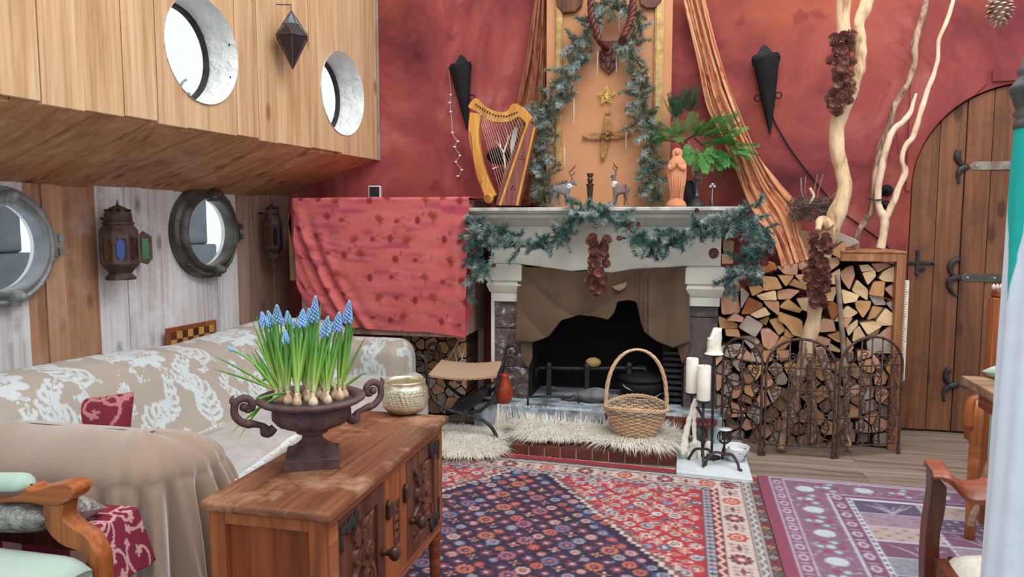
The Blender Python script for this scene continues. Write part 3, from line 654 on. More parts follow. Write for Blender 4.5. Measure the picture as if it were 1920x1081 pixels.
def relief(w, h, draw, name, parent, x, y0, z0, amp=.010, n=70, m=220):
    cv = Canvas(0, w, 0, h, h/(m-1), (0.,)); draw(cv, w, h); cv.blur(3)
    nu, nv = cv.a.shape[:2]; yv = np.linspace(0, w, nu); zv = np.linspace(0, h, nv); A = cv.a[:, :, 0]
    V = np.stack([x+A*amp, y0+np.repeat(yv[:, None], nv, 1), z0+np.repeat(zv[None, :], nu, 0)], -1).reshape(-1, 3)
    o = link(name, rawmesh(name, V, gridfaces(nu, nv), M['oak_dark'])); o.parent = parent
    if 'base' in parent: o.matrix_parent_inverse = Matrix.Translation(-Vector(parent['base']))
    return o
def scrolls(cv, w, h):
    for sx in (1, -1):
        def q(x, y): return (w/2+sx*(x-.5)*w, y*h)
        def curl(cx, cy, r, a0, cw, W0=.045):
            P = [q(cx+rr*math.cos(a)*h/w*.55/.55*.8, cy+rr*math.sin(a)) for rr, a in [(r*(1-.8*k/20), a0+cw*k/20*TAU*1.25) for k in range(21)]]
            cv.curve(P, w*W0, (1.,), w*W0*.6, 50)
        if sx == 1:
            curl(.30, .82, .11, -1.2, 1); curl(.70, .86, .09, 3.6, -1); curl(.66, .22, .14, 2.0, 1); curl(.30, .16, .09, 1.0, -1); curl(.30, .55, .10, 0, 1); curl(.72, .55, .10, 3.1, 1)
            cv.curve([q(.18, .95), q(.52, .72), q(.45, .45), q(.80, .30), q(.88, .10)], w*.055, (1.,), w*.04)
            cv.curve([q(.85, .95), q(.6, .8), q(.62, .6), q(.35, .42), q(.15, .30)], w*.04, (.8,), w*.03)
            cv.curve([q(.1, .05), q(.5, .12), q(.9, .04)], w*.04, (.8,))
            cv.line(*q(.12, .10), *q(.40, .62), w*.022, (1.,))
def door(ya, yb, hinge_far):
    d = link('door', B().box(X1-t+.001, X1+.001, ya+.001, ya+.05, zb+.001, zr-.001).box(X1-t+.001, X1+.001, yb-.045, yb-.001, zb+.001, zr-.001).box(X1-t+.001, X1+.001, ya+.05, yb-.045, zb+.001, zb+.045).box(X1-t+.001, X1+.001, ya+.05, yb-.045, zr-.045, zr-.001).mesh('door', M['oak_dark']), ch)
    q = d.modifiers.new('bevel', 'BEVEL'); q.width = .003; q.segments = 2
    pa = relief(yb-ya-.093, zr-zb-.088, scrolls, 'carved_panel', d, X1-.008, ya+.049, zb+.044)
    yk = ya+.026 if hinge_far else yb-.024; zk = (zb+zr)/2-.035
    Mx = Matrix(((0, 0, 1), (1, 0, 0), (0, 1, 0)))
    kb = B().lathe([(.010, 0), (.012, .004), (.008, .012), (.008, .02), (.018, .03), (.021, .038), (.018, .046), (.008, .051), (0, .052)], 18, at=(X1+.001, yk, zk), M=Mx).obj('knob', M['knob'], None, smooth=True)
    kb.parent = d
    for (zh, sg) in ((zr-.03, 1), (zb+.03, -1)):
        yh = yb-.004 if hinge_far else ya+.004; dr_ = -1 if hinge_far else 1
        b = B().box(X1, X1+.004, min(yh, yh+dr_*.014), max(yh, yh+dr_*.014), zh-.05*max(sg, 0)-.0, zh+.05*(sg < 0)+.014)
        for k in range(7): b.ball((X1+.004, yh+dr_*(.014+.012*k), zh+.010*math.sin(k*2.2)*(.4+.12*k)), (.005, .011, .013+.0014*k), 8, 5)
        hh = b.obj('strap_hinge', M['iron'], None); hh.parent = d
    if True:
        yt = ya-.02 if hinge_far else yb+.018
        B().prism([(X1, yt-.012, zk+.075), (X1, yt+.012, zk+.085), (X1, yt+.013, zk+.12), (X1, yt, zk+.132), (X1, yt-.013, zk+.12)], (.014, 0, 0)).obj('turn_latch', M['knob'], ch, bevel=.004)
    return d
door(d1a, d1b, False); door(d2a, d2b, True)
def oval(cv, w, h):
    cv.disc(w/2, h/2, w*.48, (.5,), h*.48); cv.disc(w/2, h/2, w*.40, (0.,), h*.42)
    for k in range(3):
        cv.curve([(w*.3, h*(.2+.2*k)), (w*.75, h*(.3+.2*k)), (w*.4, h*(.4+.2*k))], w*.08, (1.,))
ym = (d1b+d2a)/2
relief(.052, .13, oval, 'carved_oval', cpn, X1+.0005, ym-.026, zb+.09, .006, 40, 60).matrix_parent_inverse = Matrix()
for x in (X0+.025, X1-.022):
    for y in (Y0+.024, Y1-.024):
        B().lathe([(.018, 0), (.021, .01), (.021, .03), (.014, .04), (.017, .05), (.019, .12), (.022, .155), (.016, .17), (.023, .18), (.023, .19), (.018, .198), (.024, .21), (.024, ZB)], 20, at=(x, y, 0)).obj('leg', M['mahogany_warm'], ch, smooth=True)
# ------------------------------------------------------------------ damask sofa
tan, wht = c(156, 146, 135), c(182, 190, 193)
cv = Canvas(0, .62, 0, .74, .004, tan)
def dm(pts, L, w, n=9, side=(1, -1)):
    for ox in (-.62, 0, .62):
        for oy in (-.74, 0, .74): cv.frond([(x+ox, y+oy) for x, y in pts], L, w, wht, n, side, tan)
dm([(.02, .04), (.10, .16), (.22, .20), (.30, .34)], .062, .008, 11); dm([(.34, .06), (.40, .2), (.36, .30), (.46, .40)], .07, .009, 11)
dm([(.10, .42), (.16, .52), (.12, .62), (.22, .72)], .064, .008, 11); dm([(.60, .34), (.50, .44), (.52, .56), (.40, .66)], .06, .008, 11); dm([(.56, .02), (.60, .10), (.54, .2), (.60, .27)], .042, .006)
dm([(.30, .34), (.24, .40), (.16, .38), (.14, .32), (.19, .30)], .02, .007, 5); dm([(.46, .40), (.52, .36), (.5, .3), (.45, .31)], .02, .007, 5); dm([(.42, .60), (.36, .66), (.40, .72)], .03, .006, 6); dm([(.03, .50), (.06, .58), (.03, .64)], .03, .006, 6); dm([(.36, .50), (.34, .56), (.28, .58)], .026, .006, 6); dm([(.02, .20), (.05, .26), (.02, .3)], .025, .005, 5)
dm([(.22, .72), (.28, .76), (.33, .70), (.29, .66)], .02, .007, 5)
for (x, y, r) in ((.26, .46, .075), (.57, .68, .06)):
    cv.disc(x, y, r, wht, r*1.15)
    cv.petal(x, y, r*1.5, 9, wht, .3, .7); cv.disc(x, y+r*.3, r*.8, tan, r*.36); cv.disc(x, y+r*.3, r*.7, wht, r*.26)
    for k in range(4): cv.curve([(x-r*.6+r*.3*k, y-r*.2), (x-r*.4+r*.3*k, y-r*.5), (x-r*.2+r*.3*k, y-r*.25)], .004, tan)
for (x, y, r) in ((.06, .30, .022), (.46, .52, .02), (.30, .62, .022), (.2, .08, .02), (.50, .12, .018)): cv.petal(x, y, r, 6, wht, 0, .4)
for k in range(26): cv.disc(.07+.02*(k % 13)+.18*(k//13), .35+.008*math.sin(k)*3+.3*(k//13), .004, wht)
M['damask'] = M['damask_paint']
def damask(V, u, v): return cv.sample(np.asarray(u)+.02, np.asarray(v), True)
so = thing('sofa', 'long sofa loosely covered in beige and silver damask along the plank wall', 'sofa', (-1.8, 2.8, 0))
def surf(P, name, scale=1.0, du=0, dv=0, parent=None, mats=None):
    A = np.asarray([[tuple(p) for p in r] for r in P], float); nu, nv = A.shape[:2]
    u = np.concatenate([[0], np.cumsum(np.linalg.norm(np.diff(A[:, nv//2], axis=0), axis=1))]); v = np.concatenate([[0], np.cumsum(np.linalg.norm(np.diff(A[nu//2], axis=0), axis=1))])
    col = damask(None, np.repeat(u[:, None], nv, 1)+du, np.repeat(v[None, :], nu, 0)+dv)
    o = link(name, rawmesh(name, A.reshape(-1, 3), gridfaces(nu, nv), mats or M['damask'], col.reshape(-1, 3)), parent); return o
crest = interp([1.55, 2.02, 2.4, 2.83, 3.2, 3.5, 3.8, 4.1], [.735, .745, .735, .705, .722, .735, .705, .64])
cxs = interp([1.5, 4.2], [-2.24, -2.12])
P = []
for i in range(520):
    y = 1.62+2.42*i/519; zc_ = crest(y); xc = cxs(y); row = []
    prof = spline([(.42, .40), (.37, .44), (.30, .52), (.20, zc_-.08), (.12, zc_-.015), (.02, zc_), (-.08, zc_-.02), (-.15, zc_-.10), (-.18, .40), (-.19, .15)], 200)
    for (dx, z) in prof:
        wv = .012*nz(y*2.3, z*3, 2)+.006*nz(y*7, z*5, 5); row.append((xc+dx+wv, y, z+.5*wv))
    P.append(row)
surf(P, 'backrest', parent=so)
P = []
for i in range(250):
    y = 1.70+2.1*i/249; row = []
    for (dx, z) in spline([(-1.99, .40), (-1.93, .425), (-1.75, .43), (-1.60, .425), (-1.50, .40), (-1.47, .34), (-1.46, .2), (-1.46, .05)], 110):
        q = .010*nz(y*2, dx*2.5, 3); row.append((dx+(.10*(y-1.7)/2.1), y, z+q))
    P.append(row)
M['seat_paint'] = painted('satin seat cover', .42, .12, 300, .1, .5)
M['seat_fabric'] = mat('silvery seat cover', c(176, 184, 192), c(190, 188, 186), 3, .6, 0, .2, 260, sheen=.2)
_d = cv.a.copy(); cv.a[:] = cv.a*.22+.78*np.asarray(c(172, 168, 164)); surf(P, 'seat', parent=so, mats=M['seat_paint'], du=.3); cv.a[:] = _d  # damask washed out to grey, so the satin's sky reflection is in its colour
def arm(y0, y1, x0, x1, zt, name):
    P = []; yc = (y0+y1)/2; w = (y1-y0)/2; loop = spline([(y0+.01, .06), (y0, .25), (y0-.0, zt-.13), (y0+.03, zt-.04), (yc, zt), (y1-.03, zt-.04), (y1, zt-.13), (y1, .25), (y1-.01, .06)], 80)
    for i in range(110):
        t_ = i/109; x = x0+(x1-x0)*t_; row = []; e = max(0, (t_-.88)/.12); sh = math.sqrt(max(0, 1-e*e))
        for (y, z) in loop:
            q = .008*nz(x*5, y*5, z*5); row.append((x+q, yc+(y-yc)*(.25+.75*sh), .06+(z-.06)*(.80+.2*sh)+q*.6))
        P.append(row)
    xe = P[-1][0][0]; P.append([(xe+.004, yc, zt*.6)]*len(loop))
    return surf(P, name, parent=so)
arm(3.62, 3.92, -2.1, W(770, 680, 3.75).x, W(725, 634, 3.75).z, 'arm')
arm(1.70, 1.93, -2.3, -1.50, .60, 'arm')
B().box(-2.3, -1.52, 1.85, 3.7, .05, .36).obj('base', mat('sofa underframe', c(70, 60, 52), None), so)
for x in (-2.2, -1.56):
    for y in (1.9, 3.65): B().lathe([(.02, 0), (.03, .05)], 12, at=(x, y, 0)).obj('foot', M['mahogany'], so)
# fringe at the edge of the folded cover lying on the seat
V = []; F = []
def fringe(pts, L, drop, name, parent, m, n=260):
    V = []; F = []; Q = spline(pts, n)
    for k in range(n-1):
        p = Vector(Q[k]); d = (Vector(Q[k+1])-p).normalized(); o = Vector((d.y, -d.x, 0))
        a = p+d*rnd.uniform(-.003, .003); e = a+o*L*rnd.uniform(.7, 1.15)+Vector((d*rnd.uniform(-.012, .012)))+Vector((0, 0, drop)); b0 = len(V); w = d*.0022
        V += [a-w, a+w, (a+e)/2+w*.8+Vector((0, 0, .004)), (a+e)/2-w*.8+Vector((0, 0, .004)), e+w*.2]; F += [(b0, b0+1, b0+2), (b0, b0+2, b0+3), (b0+3, b0+2, b0+4)]
    o = link(name, rawmesh(name, [tuple(v) for v in V], F, m, smooth=False), parent); o['kind'] = 'stuff'; return o
M['fringe'] = mat('white fringe', c(226, 232, 234), c(206, 210, 212), 30, .9)
e0, e1, e2 = G(425, 905, .446), G(515, 842, .446), G(565, 808, .446)
fringe([tuple(e0+Vector((-.02, -.05, 0))), tuple(e0), tuple(e1), tuple(e2), tuple(e2+Vector((.12, .35, 0)))], .03, -.004, 'fringe', so, M['fringe'])
g0, g1 = G(345, 822, .452), G(415, 792, .452)
fringe([tuple(g0), tuple(g1)], .02, 0, 'fringe', so, M['fringe'], 50)
# velvet throw over the near arm
M['velvet'] = mat('brown velvet', c(138, 115, 98), c(153, 130, 111), 2.5, .75, 0, .12, 220, sheen=.8, spec=.15)
zt = .635; P = []
A0 = (-2.42, 1.645); path2 = spline([(-2.45, 1.66), (-2.1, 1.655), (-1.8, 1.65), (-1.56, 1.645), (-1.44, 1.665), (-1.375, 1.73), (-1.345, 1.82), (-1.35, 1.92), (-1.39, 1.99)], 300)
ridge = spline([(-2.45, 1.83), (-2.1, 1.83), (-1.85, 1.83), (-1.64, 1.83), (-1.57, 1.83), (-1.55, 1.83), (-1.54, 1.835), (-1.55, 1.84), (-1.57, 1.85)], 300)
for i in range(300):
    u = i/299; p = Vector((path2[i][0], path2[i][1])); r_ = Vector((ridge[i][0], ridge[i][1])); o = (p-r_); L_ = o.length; o.normalize(); row = []
    k0 = float(np.interp(u, [0, .28, .40, .48, 1], [0, .12, .9, 1, 1]))
    zb_ = float(np.interp(u, [0, .33, .385, .45, 1], [.22, .2, .02, .006, .006]))
    ztop = zt+.012*nz(u*7, 3)+float(np.interp(u, [0, .2, 1], [.03, .0, -.005]))
    for j in range(70):
        v = j/69
        if v < .35:
            a = v/.35*PI/2; rr = L_*math.sin(a); z = ztop-(1-math.cos(a))*.105
        else:
            q = (v-.35)/.65; rr = L_; z = (ztop-.105)+(zb_-(ztop-.105))*q
            fl_ = k0*q**.7*(.055+.075*(abs(math.sin(u*30+.9*q+.4))**1.5*2-1)+.02*math.sin(u*121))+ (1-k0)*.008*math.sin(u*40+q*3)*q
            rr += fl_+.05*q*k0
        if v > .15: rr += .006*math.sin(u*90+4*v)*k0*min(1, (v-.15)*4)
        row.append((r_.x+o.x*rr, r_.y+o.y*rr, z))
    P.append(row)
A = np.asarray(P); tv = link('velvet_throw', rawmesh('velvet_throw', A.reshape(-1, 3), gridfaces(300, 70), M['velvet']))
# back side of the throw falling to the seat
tag(tv, 'brown velvet throw hanging in folds over the near sofa arm', 'throw')
q = tv.modifiers.new('thick', 'SOLIDIFY'); q.thickness = .006; q.offset = 1
P = []
for i in range(60):
    x = -2.42+.9*i/59; P.append([(x, 1.83+.13*math.sin(a), zt-.001-.0+.012*nz(x*3, 1)-(1-math.cos(a))*.11-(.05*max(0, j-8)/6)) for j, a in [(j, min(PI/2, j/8*PI/2)) for j in range(15)]])
o = link('back_fall', rawmesh('back_fall', np.asarray(P).reshape(-1, 3), gridfaces(60, 15), M['velvet']), tv)
# cushion
def cushion(name, lab, ctr, w, h, d, rot, m, painter=None):
    n = 100; V = []; colr = []
    for sgn in (1, -1):
        for i in range(n):
            for j in range(n):
                u, v = -1+2*i/(n-1), -1+2*j/(n-1); k = (1-u**4)*(1-v**4)
                pin = 1-.09*(1-abs(u))*(abs(v) > .7)-.09*(1-abs(v))*(abs(u) > .7)
                p = Vector((u*w/2*(1-.06*(1-u*u)*0-.05*(1-v*v)*abs(u)), sgn*d/2*k**.6, v*h/2*(1-.05*(1-u*u)*abs(v)))); V.append(tuple(p))
                if painter is not None: colr.append(painter(u*w/2, v*h/2))
    F = np.concatenate([gridfaces(n, n), (gridfaces(n, n)+n*n)[:, ::-1]])
    o = link(name, rawmesh(name, V, F, m, np.asarray(colr) if painter is not None else None)); o.location = ctr; o.rotation_euler = rot; return o
def scroll_canvas(w, h, base, motif, res=.004, sc=1.0, seed=3):
    r = random.Random(seed); C = Canvas(-w/2, w/2, -h/2, h/2, res, base)
    for k in range(int(w*h/(.012*sc))+2):
        x, y, a = r.uniform(-w/2, w/2), r.uniform(-h/2, h/2), r.uniform(0, TAU)
        P = [(x+.09*sc*(1-.75*t/14)*math.cos(a+t*.42), y+.09*sc*(1-.75*t/14)*math.sin(a+t*.42)) for t in range(15)]
        C.curve(P, .0055*sc, motif, .006*sc, 40); C.petal(P[-1][0], P[-1][1], .022*sc, 5, motif, a, .4); C.petal(P[0][0], P[0][1], .018*sc, 4, motif, a, .4)
    return C
wine, pale = c(120, 40, 60), c(196, 150, 150)
cc = scroll_canvas(.5, .5, c(112, 36, 52), c(170, 112, 112), seed=5)
pc = G(203, 800, .56)
o = cushion('scatter_cushion', '', (-1.98, 2.05, .485), .33, .36, .11, (-.45, -.08, .3), M['cloth_paint'], lambda x, y: cc.sample(x, y)); tag(o, 'burgundy scrolled cushion leaning in the sofa corner', 'cushion')
# ------------------------------------------------------------------ rugs
def rug(name, lab, x0, x1, y0, y1, draw, z, res=.005, skew=0.0):
    C = Canvas(x0, x1, y0, y1, res, (.1, .1, .1)); draw(C); nx, ny = C.nx, C.ny
    X = np.repeat(C.X[:, None], ny, 1); Y = np.repeat(C.Y[None, :], nx, 0)+skew*(X-x1)
    Z = z+.0012*np.sin(X*5+Y*3)+.0008*np.sin(Y*11)
    t = thing(name, lab, 'rug', ((x0+x1)/2, (y0+y1)/2, 0))
    link('pile', rawmesh('pile', np.stack([X, Y, Z], -1).reshape(-1, 3), gridfaces(nx, ny), M['rug_paint'], C.a.reshape(-1, 3)), t)
    B().prism([(x0, y0-skew*(x1-x0), .0012), (x1, y0, .0012), (x1, y1, .0012), (x0, y1-skew*(x1-x0), .0012)], (0, 0, z-.0062)).obj('backing', mat('rug backing', c(120, 60, 60), None), t)
    return t
rr = random.Random(4)
red, navy, cream, pink = c(172, 50, 58), c(34, 34, 58), c(214, 196, 184), c(214, 130, 124)
brick, blue, sky_, dk, gold_ = c(150, 40, 48), c(92, 116, 150), c(166, 190, 200), c(50, 34, 42), c(206, 160, 120)
def rosette(C, x, y, r, cs):
    C.petal(x, y, r, 8, cs[0], 0, .8); C.disc(x, y, r*.62, cs[1]); C.disc(x, y, r*.36, cs[2]); C.disc(x, y, r*.15, cs[3])
r1x0, r1x1, r1y0, r1y1 = -1.81, .372, 1.0, 3.68
def draw1(C):
    x0, x1, y0, y1 = r1x0, r1x1, r1y0, r1y1
    C.rect(x0, x1, y0, y1, c(104, 54, 62))
    kil = .045
    C.rect(x0, x1, y1-kil, y1, c(170, 34, 44)); C.rect(x0, x1, y0, y0+kil, c(170, 34, 44))
    ya, yb = y0+kil, y1-kil
    def ring(d0, d1, col): C.rect(x0+d0, x1-d0, ya+d0*.8, yb-d0*.8, col)
    ring(.0, 0, c(96, 62, 66))
    for side in range(2):
        xs_ = x1-.02 if side == 0 else x0+.02; y = ya+.03; k = 0
        while y < yb:
            C.dia(xs_, y, .014, (gold_, brick, sky_, c(110, 130, 110))[k % 4], .018); C.disc(xs_, y, .006, dk); y += .045; k += 1
    ring(.038, 0, c(190, 190, 186)); ring(.044, 0, c(120, 110, 108))
    def zig(d, amp, w, col, step=.03):
        for sgn in (0, 1):
            xx = x1-d if sgn == 0 else x0+d; y = ya+d*.8; k = 0
            while y < yb-d*.8: C.line(xx-amp*(k % 2), y, xx-amp*((k+1) % 2), y+step, w, col); y += step; k += 1
            yy_ = yb-d*.8 if sgn == 0 else ya+d*.8; x = x0+d; k = 0
            while x < x1-d: C.line(x, yy_-amp*.8*(k % 2), x+step, yy_-amp*.8*((k+1) % 2), w, col); x += step; k += 1
    zig(.052, .016, .0045, c(206, 210, 204)); ring(.076, 0, c(190, 190, 186)); ring(.081, 0, dk); ring(.085, 0, c(208, 190, 180))
    # main border motifs
    def bmot(x, y, k):
        if k % 4 == 0: C.petal(x, y, .046, 10, dk, 0, .7); C.petal(x, y, .034, 8, c(150, 84, 92), 0, .7); C.disc(x, y, .014, cream)
        elif k % 4 == 2: rosette(C, x, y, .042, (c(176, 64, 66), c(226, 170, 140), c(150, 50, 56), cream))
        else:
            for i in range(3):
                for j in range(2): C.dia(x+(j-.5)*.05, y+(i-1)*.028, .013, (c(150, 60, 66), c(120, 128, 150))[(i+j) % 2], .011); C.dia(x+(j-.5)*.05, y+(i-1)*.028, .005, cream)
            C.dia(x, y, .012, c(120, 70, 84), .04)
    k = 0; y = yb-.12
    while y > ya+.1: bmot(x1-.138, y, k); bmot(x0+.138, y, k); y -= .098; k += 1
    k = 0; x = x1-.138
    while x > x0+.1:
        bmot(x, yb-.112, k+1); bmot(x, ya+.112, k+1); x -= .098; k += 1
    ring(.19, 0, dk); ring(.194, 0, c(130, 42, 50)); zig(.199, .02, .005, c(226, 196, 184)); ring(.224, 0, dk); ring(.228, 0, c(160, 176, 186))
    y = yb-.21; k = 0
    while y > ya+.2:
        for xx in (x1-.243, x0+.243): C.disc(xx, y, .011, (dk, c(150, 50, 56), c(60, 80, 110))[k % 3]); C.disc(xx, y, .004, cream)
        y -= .035; k += 1
    x = x1-.26; k = 0
    while x > x0+.2:
        for yy_ in (yb-.194, ya+.194): C.disc(x, yy_, .009, (dk, c(150, 50, 56), c(60, 80, 110))[k % 3])
        x -= .035; k += 1
    ring(.258, 0, c(120, 60, 76)); ring(.268, 0, red)
    fx0, fx1, fy0, fy1 = x0+.268, x1-.268, ya+.215, yb-.215
    # scattered field ornament on red, set on a diagonal lattice
    pal = (cream, sky_, pink, gold_, blue, c(234, 226, 214)); s = .075; i = 0; y = fy0
    while y < fy1:
        x = fx0+(s/2 if i % 2 else 0); j = 0
        while x < fx1:
            q = (i*3+j*5) % 7; xx, yy_ = x+rr.uniform(-.006, .006), y+rr.uniform(-.004, .004)
            if q in (0, 3): rosette(C, xx, yy_, .03, (pal[(i+j) % 6], dk, cream, brick))
            elif q == 1: C.petal(xx, yy_, .03, 8, cream, 0, .2); C.disc(xx, yy_, .009, dk)
            elif q == 2: rosette(C, xx, yy_, .024, (pal[(i+2*j) % 6], c(150, 170, 190), dk, cream))
            elif q == 5:
                C.line(xx, yy_-.03, xx, yy_+.03, .003, cream)
                for z_ in (-.018, 0, .018): C.line(xx-.018, yy_+z_+.012, xx, yy_+z_, .0028, cream); C.line(xx+.018, yy_+z_+.012, xx, yy_+z_, .0028, cream)
            else: C.dia(xx, yy_, .024, pal[(i+j) % 6], .015); C.dia(xx, yy_, .012, dk, .008)
            for a in range(3): C.disc(xx+rr.uniform(-.035, .035), yy_+rr.uniform(-.02, .02), .0055, pal[rr.randrange(6)])
            x += s; j += 1
        y += s*.62; i += 1
    # indigo lozenge medallion with a stepped edge
    cx, cy, hx, hy = (fx0+fx1)/2, (fy0+fy1)/2+.06, .80, 1.16
    gx, gy = np.meshgrid(C.X, C.Y, indexing='ij'); st = .018
    q = np.abs(np.floor((gx-cx)/st+.5)*st)/hx+np.abs(np.floor((gy-cy)/st+.5)*st)/hy
    ins = (gx > fx0) & (gx < fx1) & (gy > fy0) & (gy < fy1)
    C.a[(q < 1.05) & ins] = c(122, 86, 90); C.a[(q < 1.02) & ins & (q > 1.0)] = cream; C.a[(q < 1) & ins] = navy; C.a[(q < .93) & (q > .90) & ins] = c(52, 66, 112)
    pal2 = (c(206, 184, 172), c(196, 118, 90), c(150, 176, 188), c(176, 104, 118), c(160, 52, 60), c(120, 112, 150)); s = .082; i = 0; y = cy-hy
    while y < cy+hy:
        x = cx-hx+(s/2 if i % 2 else 0); j = 0
        while x < cx+hx:
            d = abs(x-cx)/hx+abs(y-cy)/hy
            if d < .985 and fx0 < x < fx1 and fy0 < y < fy1:
                q = (i*2+j*3) % 6
                if d > .84 or q in (0, 2): rosette(C, x, y, rr.uniform(.018, .029), (pal2[(i+j) % 6], pal2[(i+j+3) % 6], dk if d > .84 else brick, cream))
                elif q == 1: C.petal(x, y, .037, 10, pal2[(i*2+j) % 6], 0, .7); C.petal(x, y, .02, 8, navy, 0, .6); C.disc(x, y, .009, pal2[(j) % 6])
                elif q == 3: C.dia(x, y, .042, c(90, 52, 76), .03); C.dia(x, y, .036, c(44, 40, 74), .024); C.dia(x, y, .018, c(170, 110, 120), .013); C.disc(x, y, .006, cream)
                elif q == 4: C.petal(x, y, .026, 6, c(150, 70, 80), 0, .3); C.disc(x, y, .008, sky_)
                else: C.line(x-.02, y, x+.02, y, .0035, c(200, 130, 110)); C.line(x, y-.018, x, y+.018, .0035, cream); C.disc(x, y, .007, brick)
                for a in range(1): C.disc(x+rr.uniform(-.035, .035), y+rr.uniform(-.022, .022), .0045, pal2[rr.randrange(6)])
            x += s; j += 1
        y += s*.6; i += 1
    n = np.random.default_rng(2).normal(1, .09, C.a.shape[:2]); C.a *= n[:, :, None].clip(.7, 1.3); C.blur(1)
    C.a[:] = C.a*.76+.12*np.asarray(c(130, 104, 112))
g1 = rug('persian_rug', 'large red and navy patterned rug with a stepped lozenge medallion before the hearth', r1x0, r1x1, r1y0, r1y1, draw1, .009, skew=-.06)
fr = [(r1x0, r1y1+.06*(r1x1-r1x0), .006), (r1x1-.002, r1y1, .006)]
fringe(fr[::-1], .02, -.003, 'fringe', g1, mat('rug fringe', c(206, 196, 180), c(180, 168, 152), 30, .95), 520)
r2x0, r2x1, r2y0, r2y1 = .376, 2.3, 1.3, 3.70
def draw2(C):
    x0, x1, y0, y1 = r2x0, r2x1, r2y0, r2y1
    C.rect(x0, x1, y0, y1, c(128, 30, 64)); mv, lt, pl = c(124, 84, 108), c(188, 196, 214), c(176, 168, 186)
    def ring(d, col, dy=None): C.rect(x0+d, x1-d, y0+(dy or d), y1-(dy if dy is not None else d), col)
    ring(.052, lt, .012); ring(.060, c(128, 66, 92), .02)
    y = y1-.08
    while y > y0: C.disc(x0+.085, y, .017, lt, .026); C.disc(x0+.085, y, .010, c(140, 70, 96), .017); C.rect(x0+.07, x0+.10, y-.05, y-.044, lt); y -= .09
    ring(.112, lt, .034); ring(.12, mv, .042)
    r = random.Random(9)
    for k in range(5200):
        x, y = r.uniform(x0+.12, x1-.12), r.uniform(y0+.05, y1-.042); C.disc(x, y, r.uniform(.004, .009), (pl, c(160, 120, 144), c(132, 34, 66), c(150, 150, 176), c(110, 70, 96))[r.randrange(5)], r.uniform(.003, .006))
    def bm(x, y, k):
        if k % 2 == 0: C.disc(x, y, .042, lt, .036); C.disc(x, y, .034, c(190, 208, 214), .028)
        else:
            for a in range(6): C.disc(x+.04*math.cos(a*TAU/6), y+.05*math.sin(a*TAU/6), .014, (c(140, 30, 66), c(150, 190, 200))[a % 2])
            C.disc(x, y, .017, c(170, 200, 206))
    y = y1-.15; k = 0
    while y > y0: bm(x0+.20, y, k); y -= .125; k += 1
    x = x0+.3; k = 1
    while x < x1: bm(x, y1-.115, k); x += .16; k += 1
    ring(.285, lt, .19); ring(.293, c(112, 52, 84), .198)
    y = y1-.23
    while y > y0: C.disc(x0+.325, y, .018, lt, .027); C.disc(x0+.325, y, .011, c(140, 90, 120), .018); C.rect(x0+.305, x0+.345, y-.06, y-.054, pl); y -= .1
    ring(.36, c(206, 214, 226), .225); 
    y = y1-.25
    while y > y0: C.rect(x0+.364, x0+.376, y-.012, y+.012, c(70, 50, 84)); y -= .04
    ring(.384, c(120, 100, 128), .245)
    # garden compartments
    cw, chh = .27, .145; px, py = x0+.384, y1-.245; cols = [c(72, 58, 92), c(150, 128, 142), c(178, 160, 148), c(104, 56, 88), c(128, 138, 146)]; i = 0
    while px+cw*i < x1-.3:
        j = 0
        while py-chh*j > y0+.3:
            ax, ay = px+cw*i, py-chh*j; col = cols[(i*2+j*(3 if i % 2 else 1)) % 5]; C.rect(ax, ax+cw, ay-chh, ay, col); kind = (i+j) % 3
            if kind == 0:
                for b_ in range(9): bx = ax+r.uniform(.02, cw-.02); by = ay-chh+r.uniform(.01, .03); C.curve([(ax+cw/2, ay-chh+.01), ((bx+ax+cw/2)/2, by+.05), (bx, ay-r.uniform(.01, .06))], .003, pl, .002, 10)
            elif kind == 1:
                for b_ in range(40): C.disc(ax+r.uniform(.01, cw-.01), ay-r.uniform(.01, chh-.01), .006, (pl, c(126, 60, 90), c(96, 84, 120))[b_ % 3], .004)
            else:
                for b_ in range(7):
                    for d_ in range(4): C.dia(ax+.02+.038*b_, ay-.02-.033*d_, .014, (pl, c(140, 80, 110))[(b_+d_) % 2], .009)
            C.rect(ax, ax+cw, ay-chh, ay-chh+.008, lt)
            j += 1
        C.rect(px+cw*(i+1)-.012, px+cw*(i+1), y0+.3, py, lt); y = py
        while y > y0+.3: C.rect(px+cw*(i+1)-.010, px+cw*(i+1)-.002, y-.01, y, c(70, 50, 84)); y -= .03
        i += 1
    n = np.random.default_rng(3).normal(1, .08, C.a.shape[:2]); C.a *= n[:, :, None].clip(.7, 1.3); C.blur(1); C.a[:] = C.a*.72+.28*np.asarray(c(136, 122, 134))
rug('garden_rug', 'mauve grey rug with a crimson edge and garden compartments beside the red rug', r2x0, r2x1, r2y0, r2y1, draw2, .011, .0055)
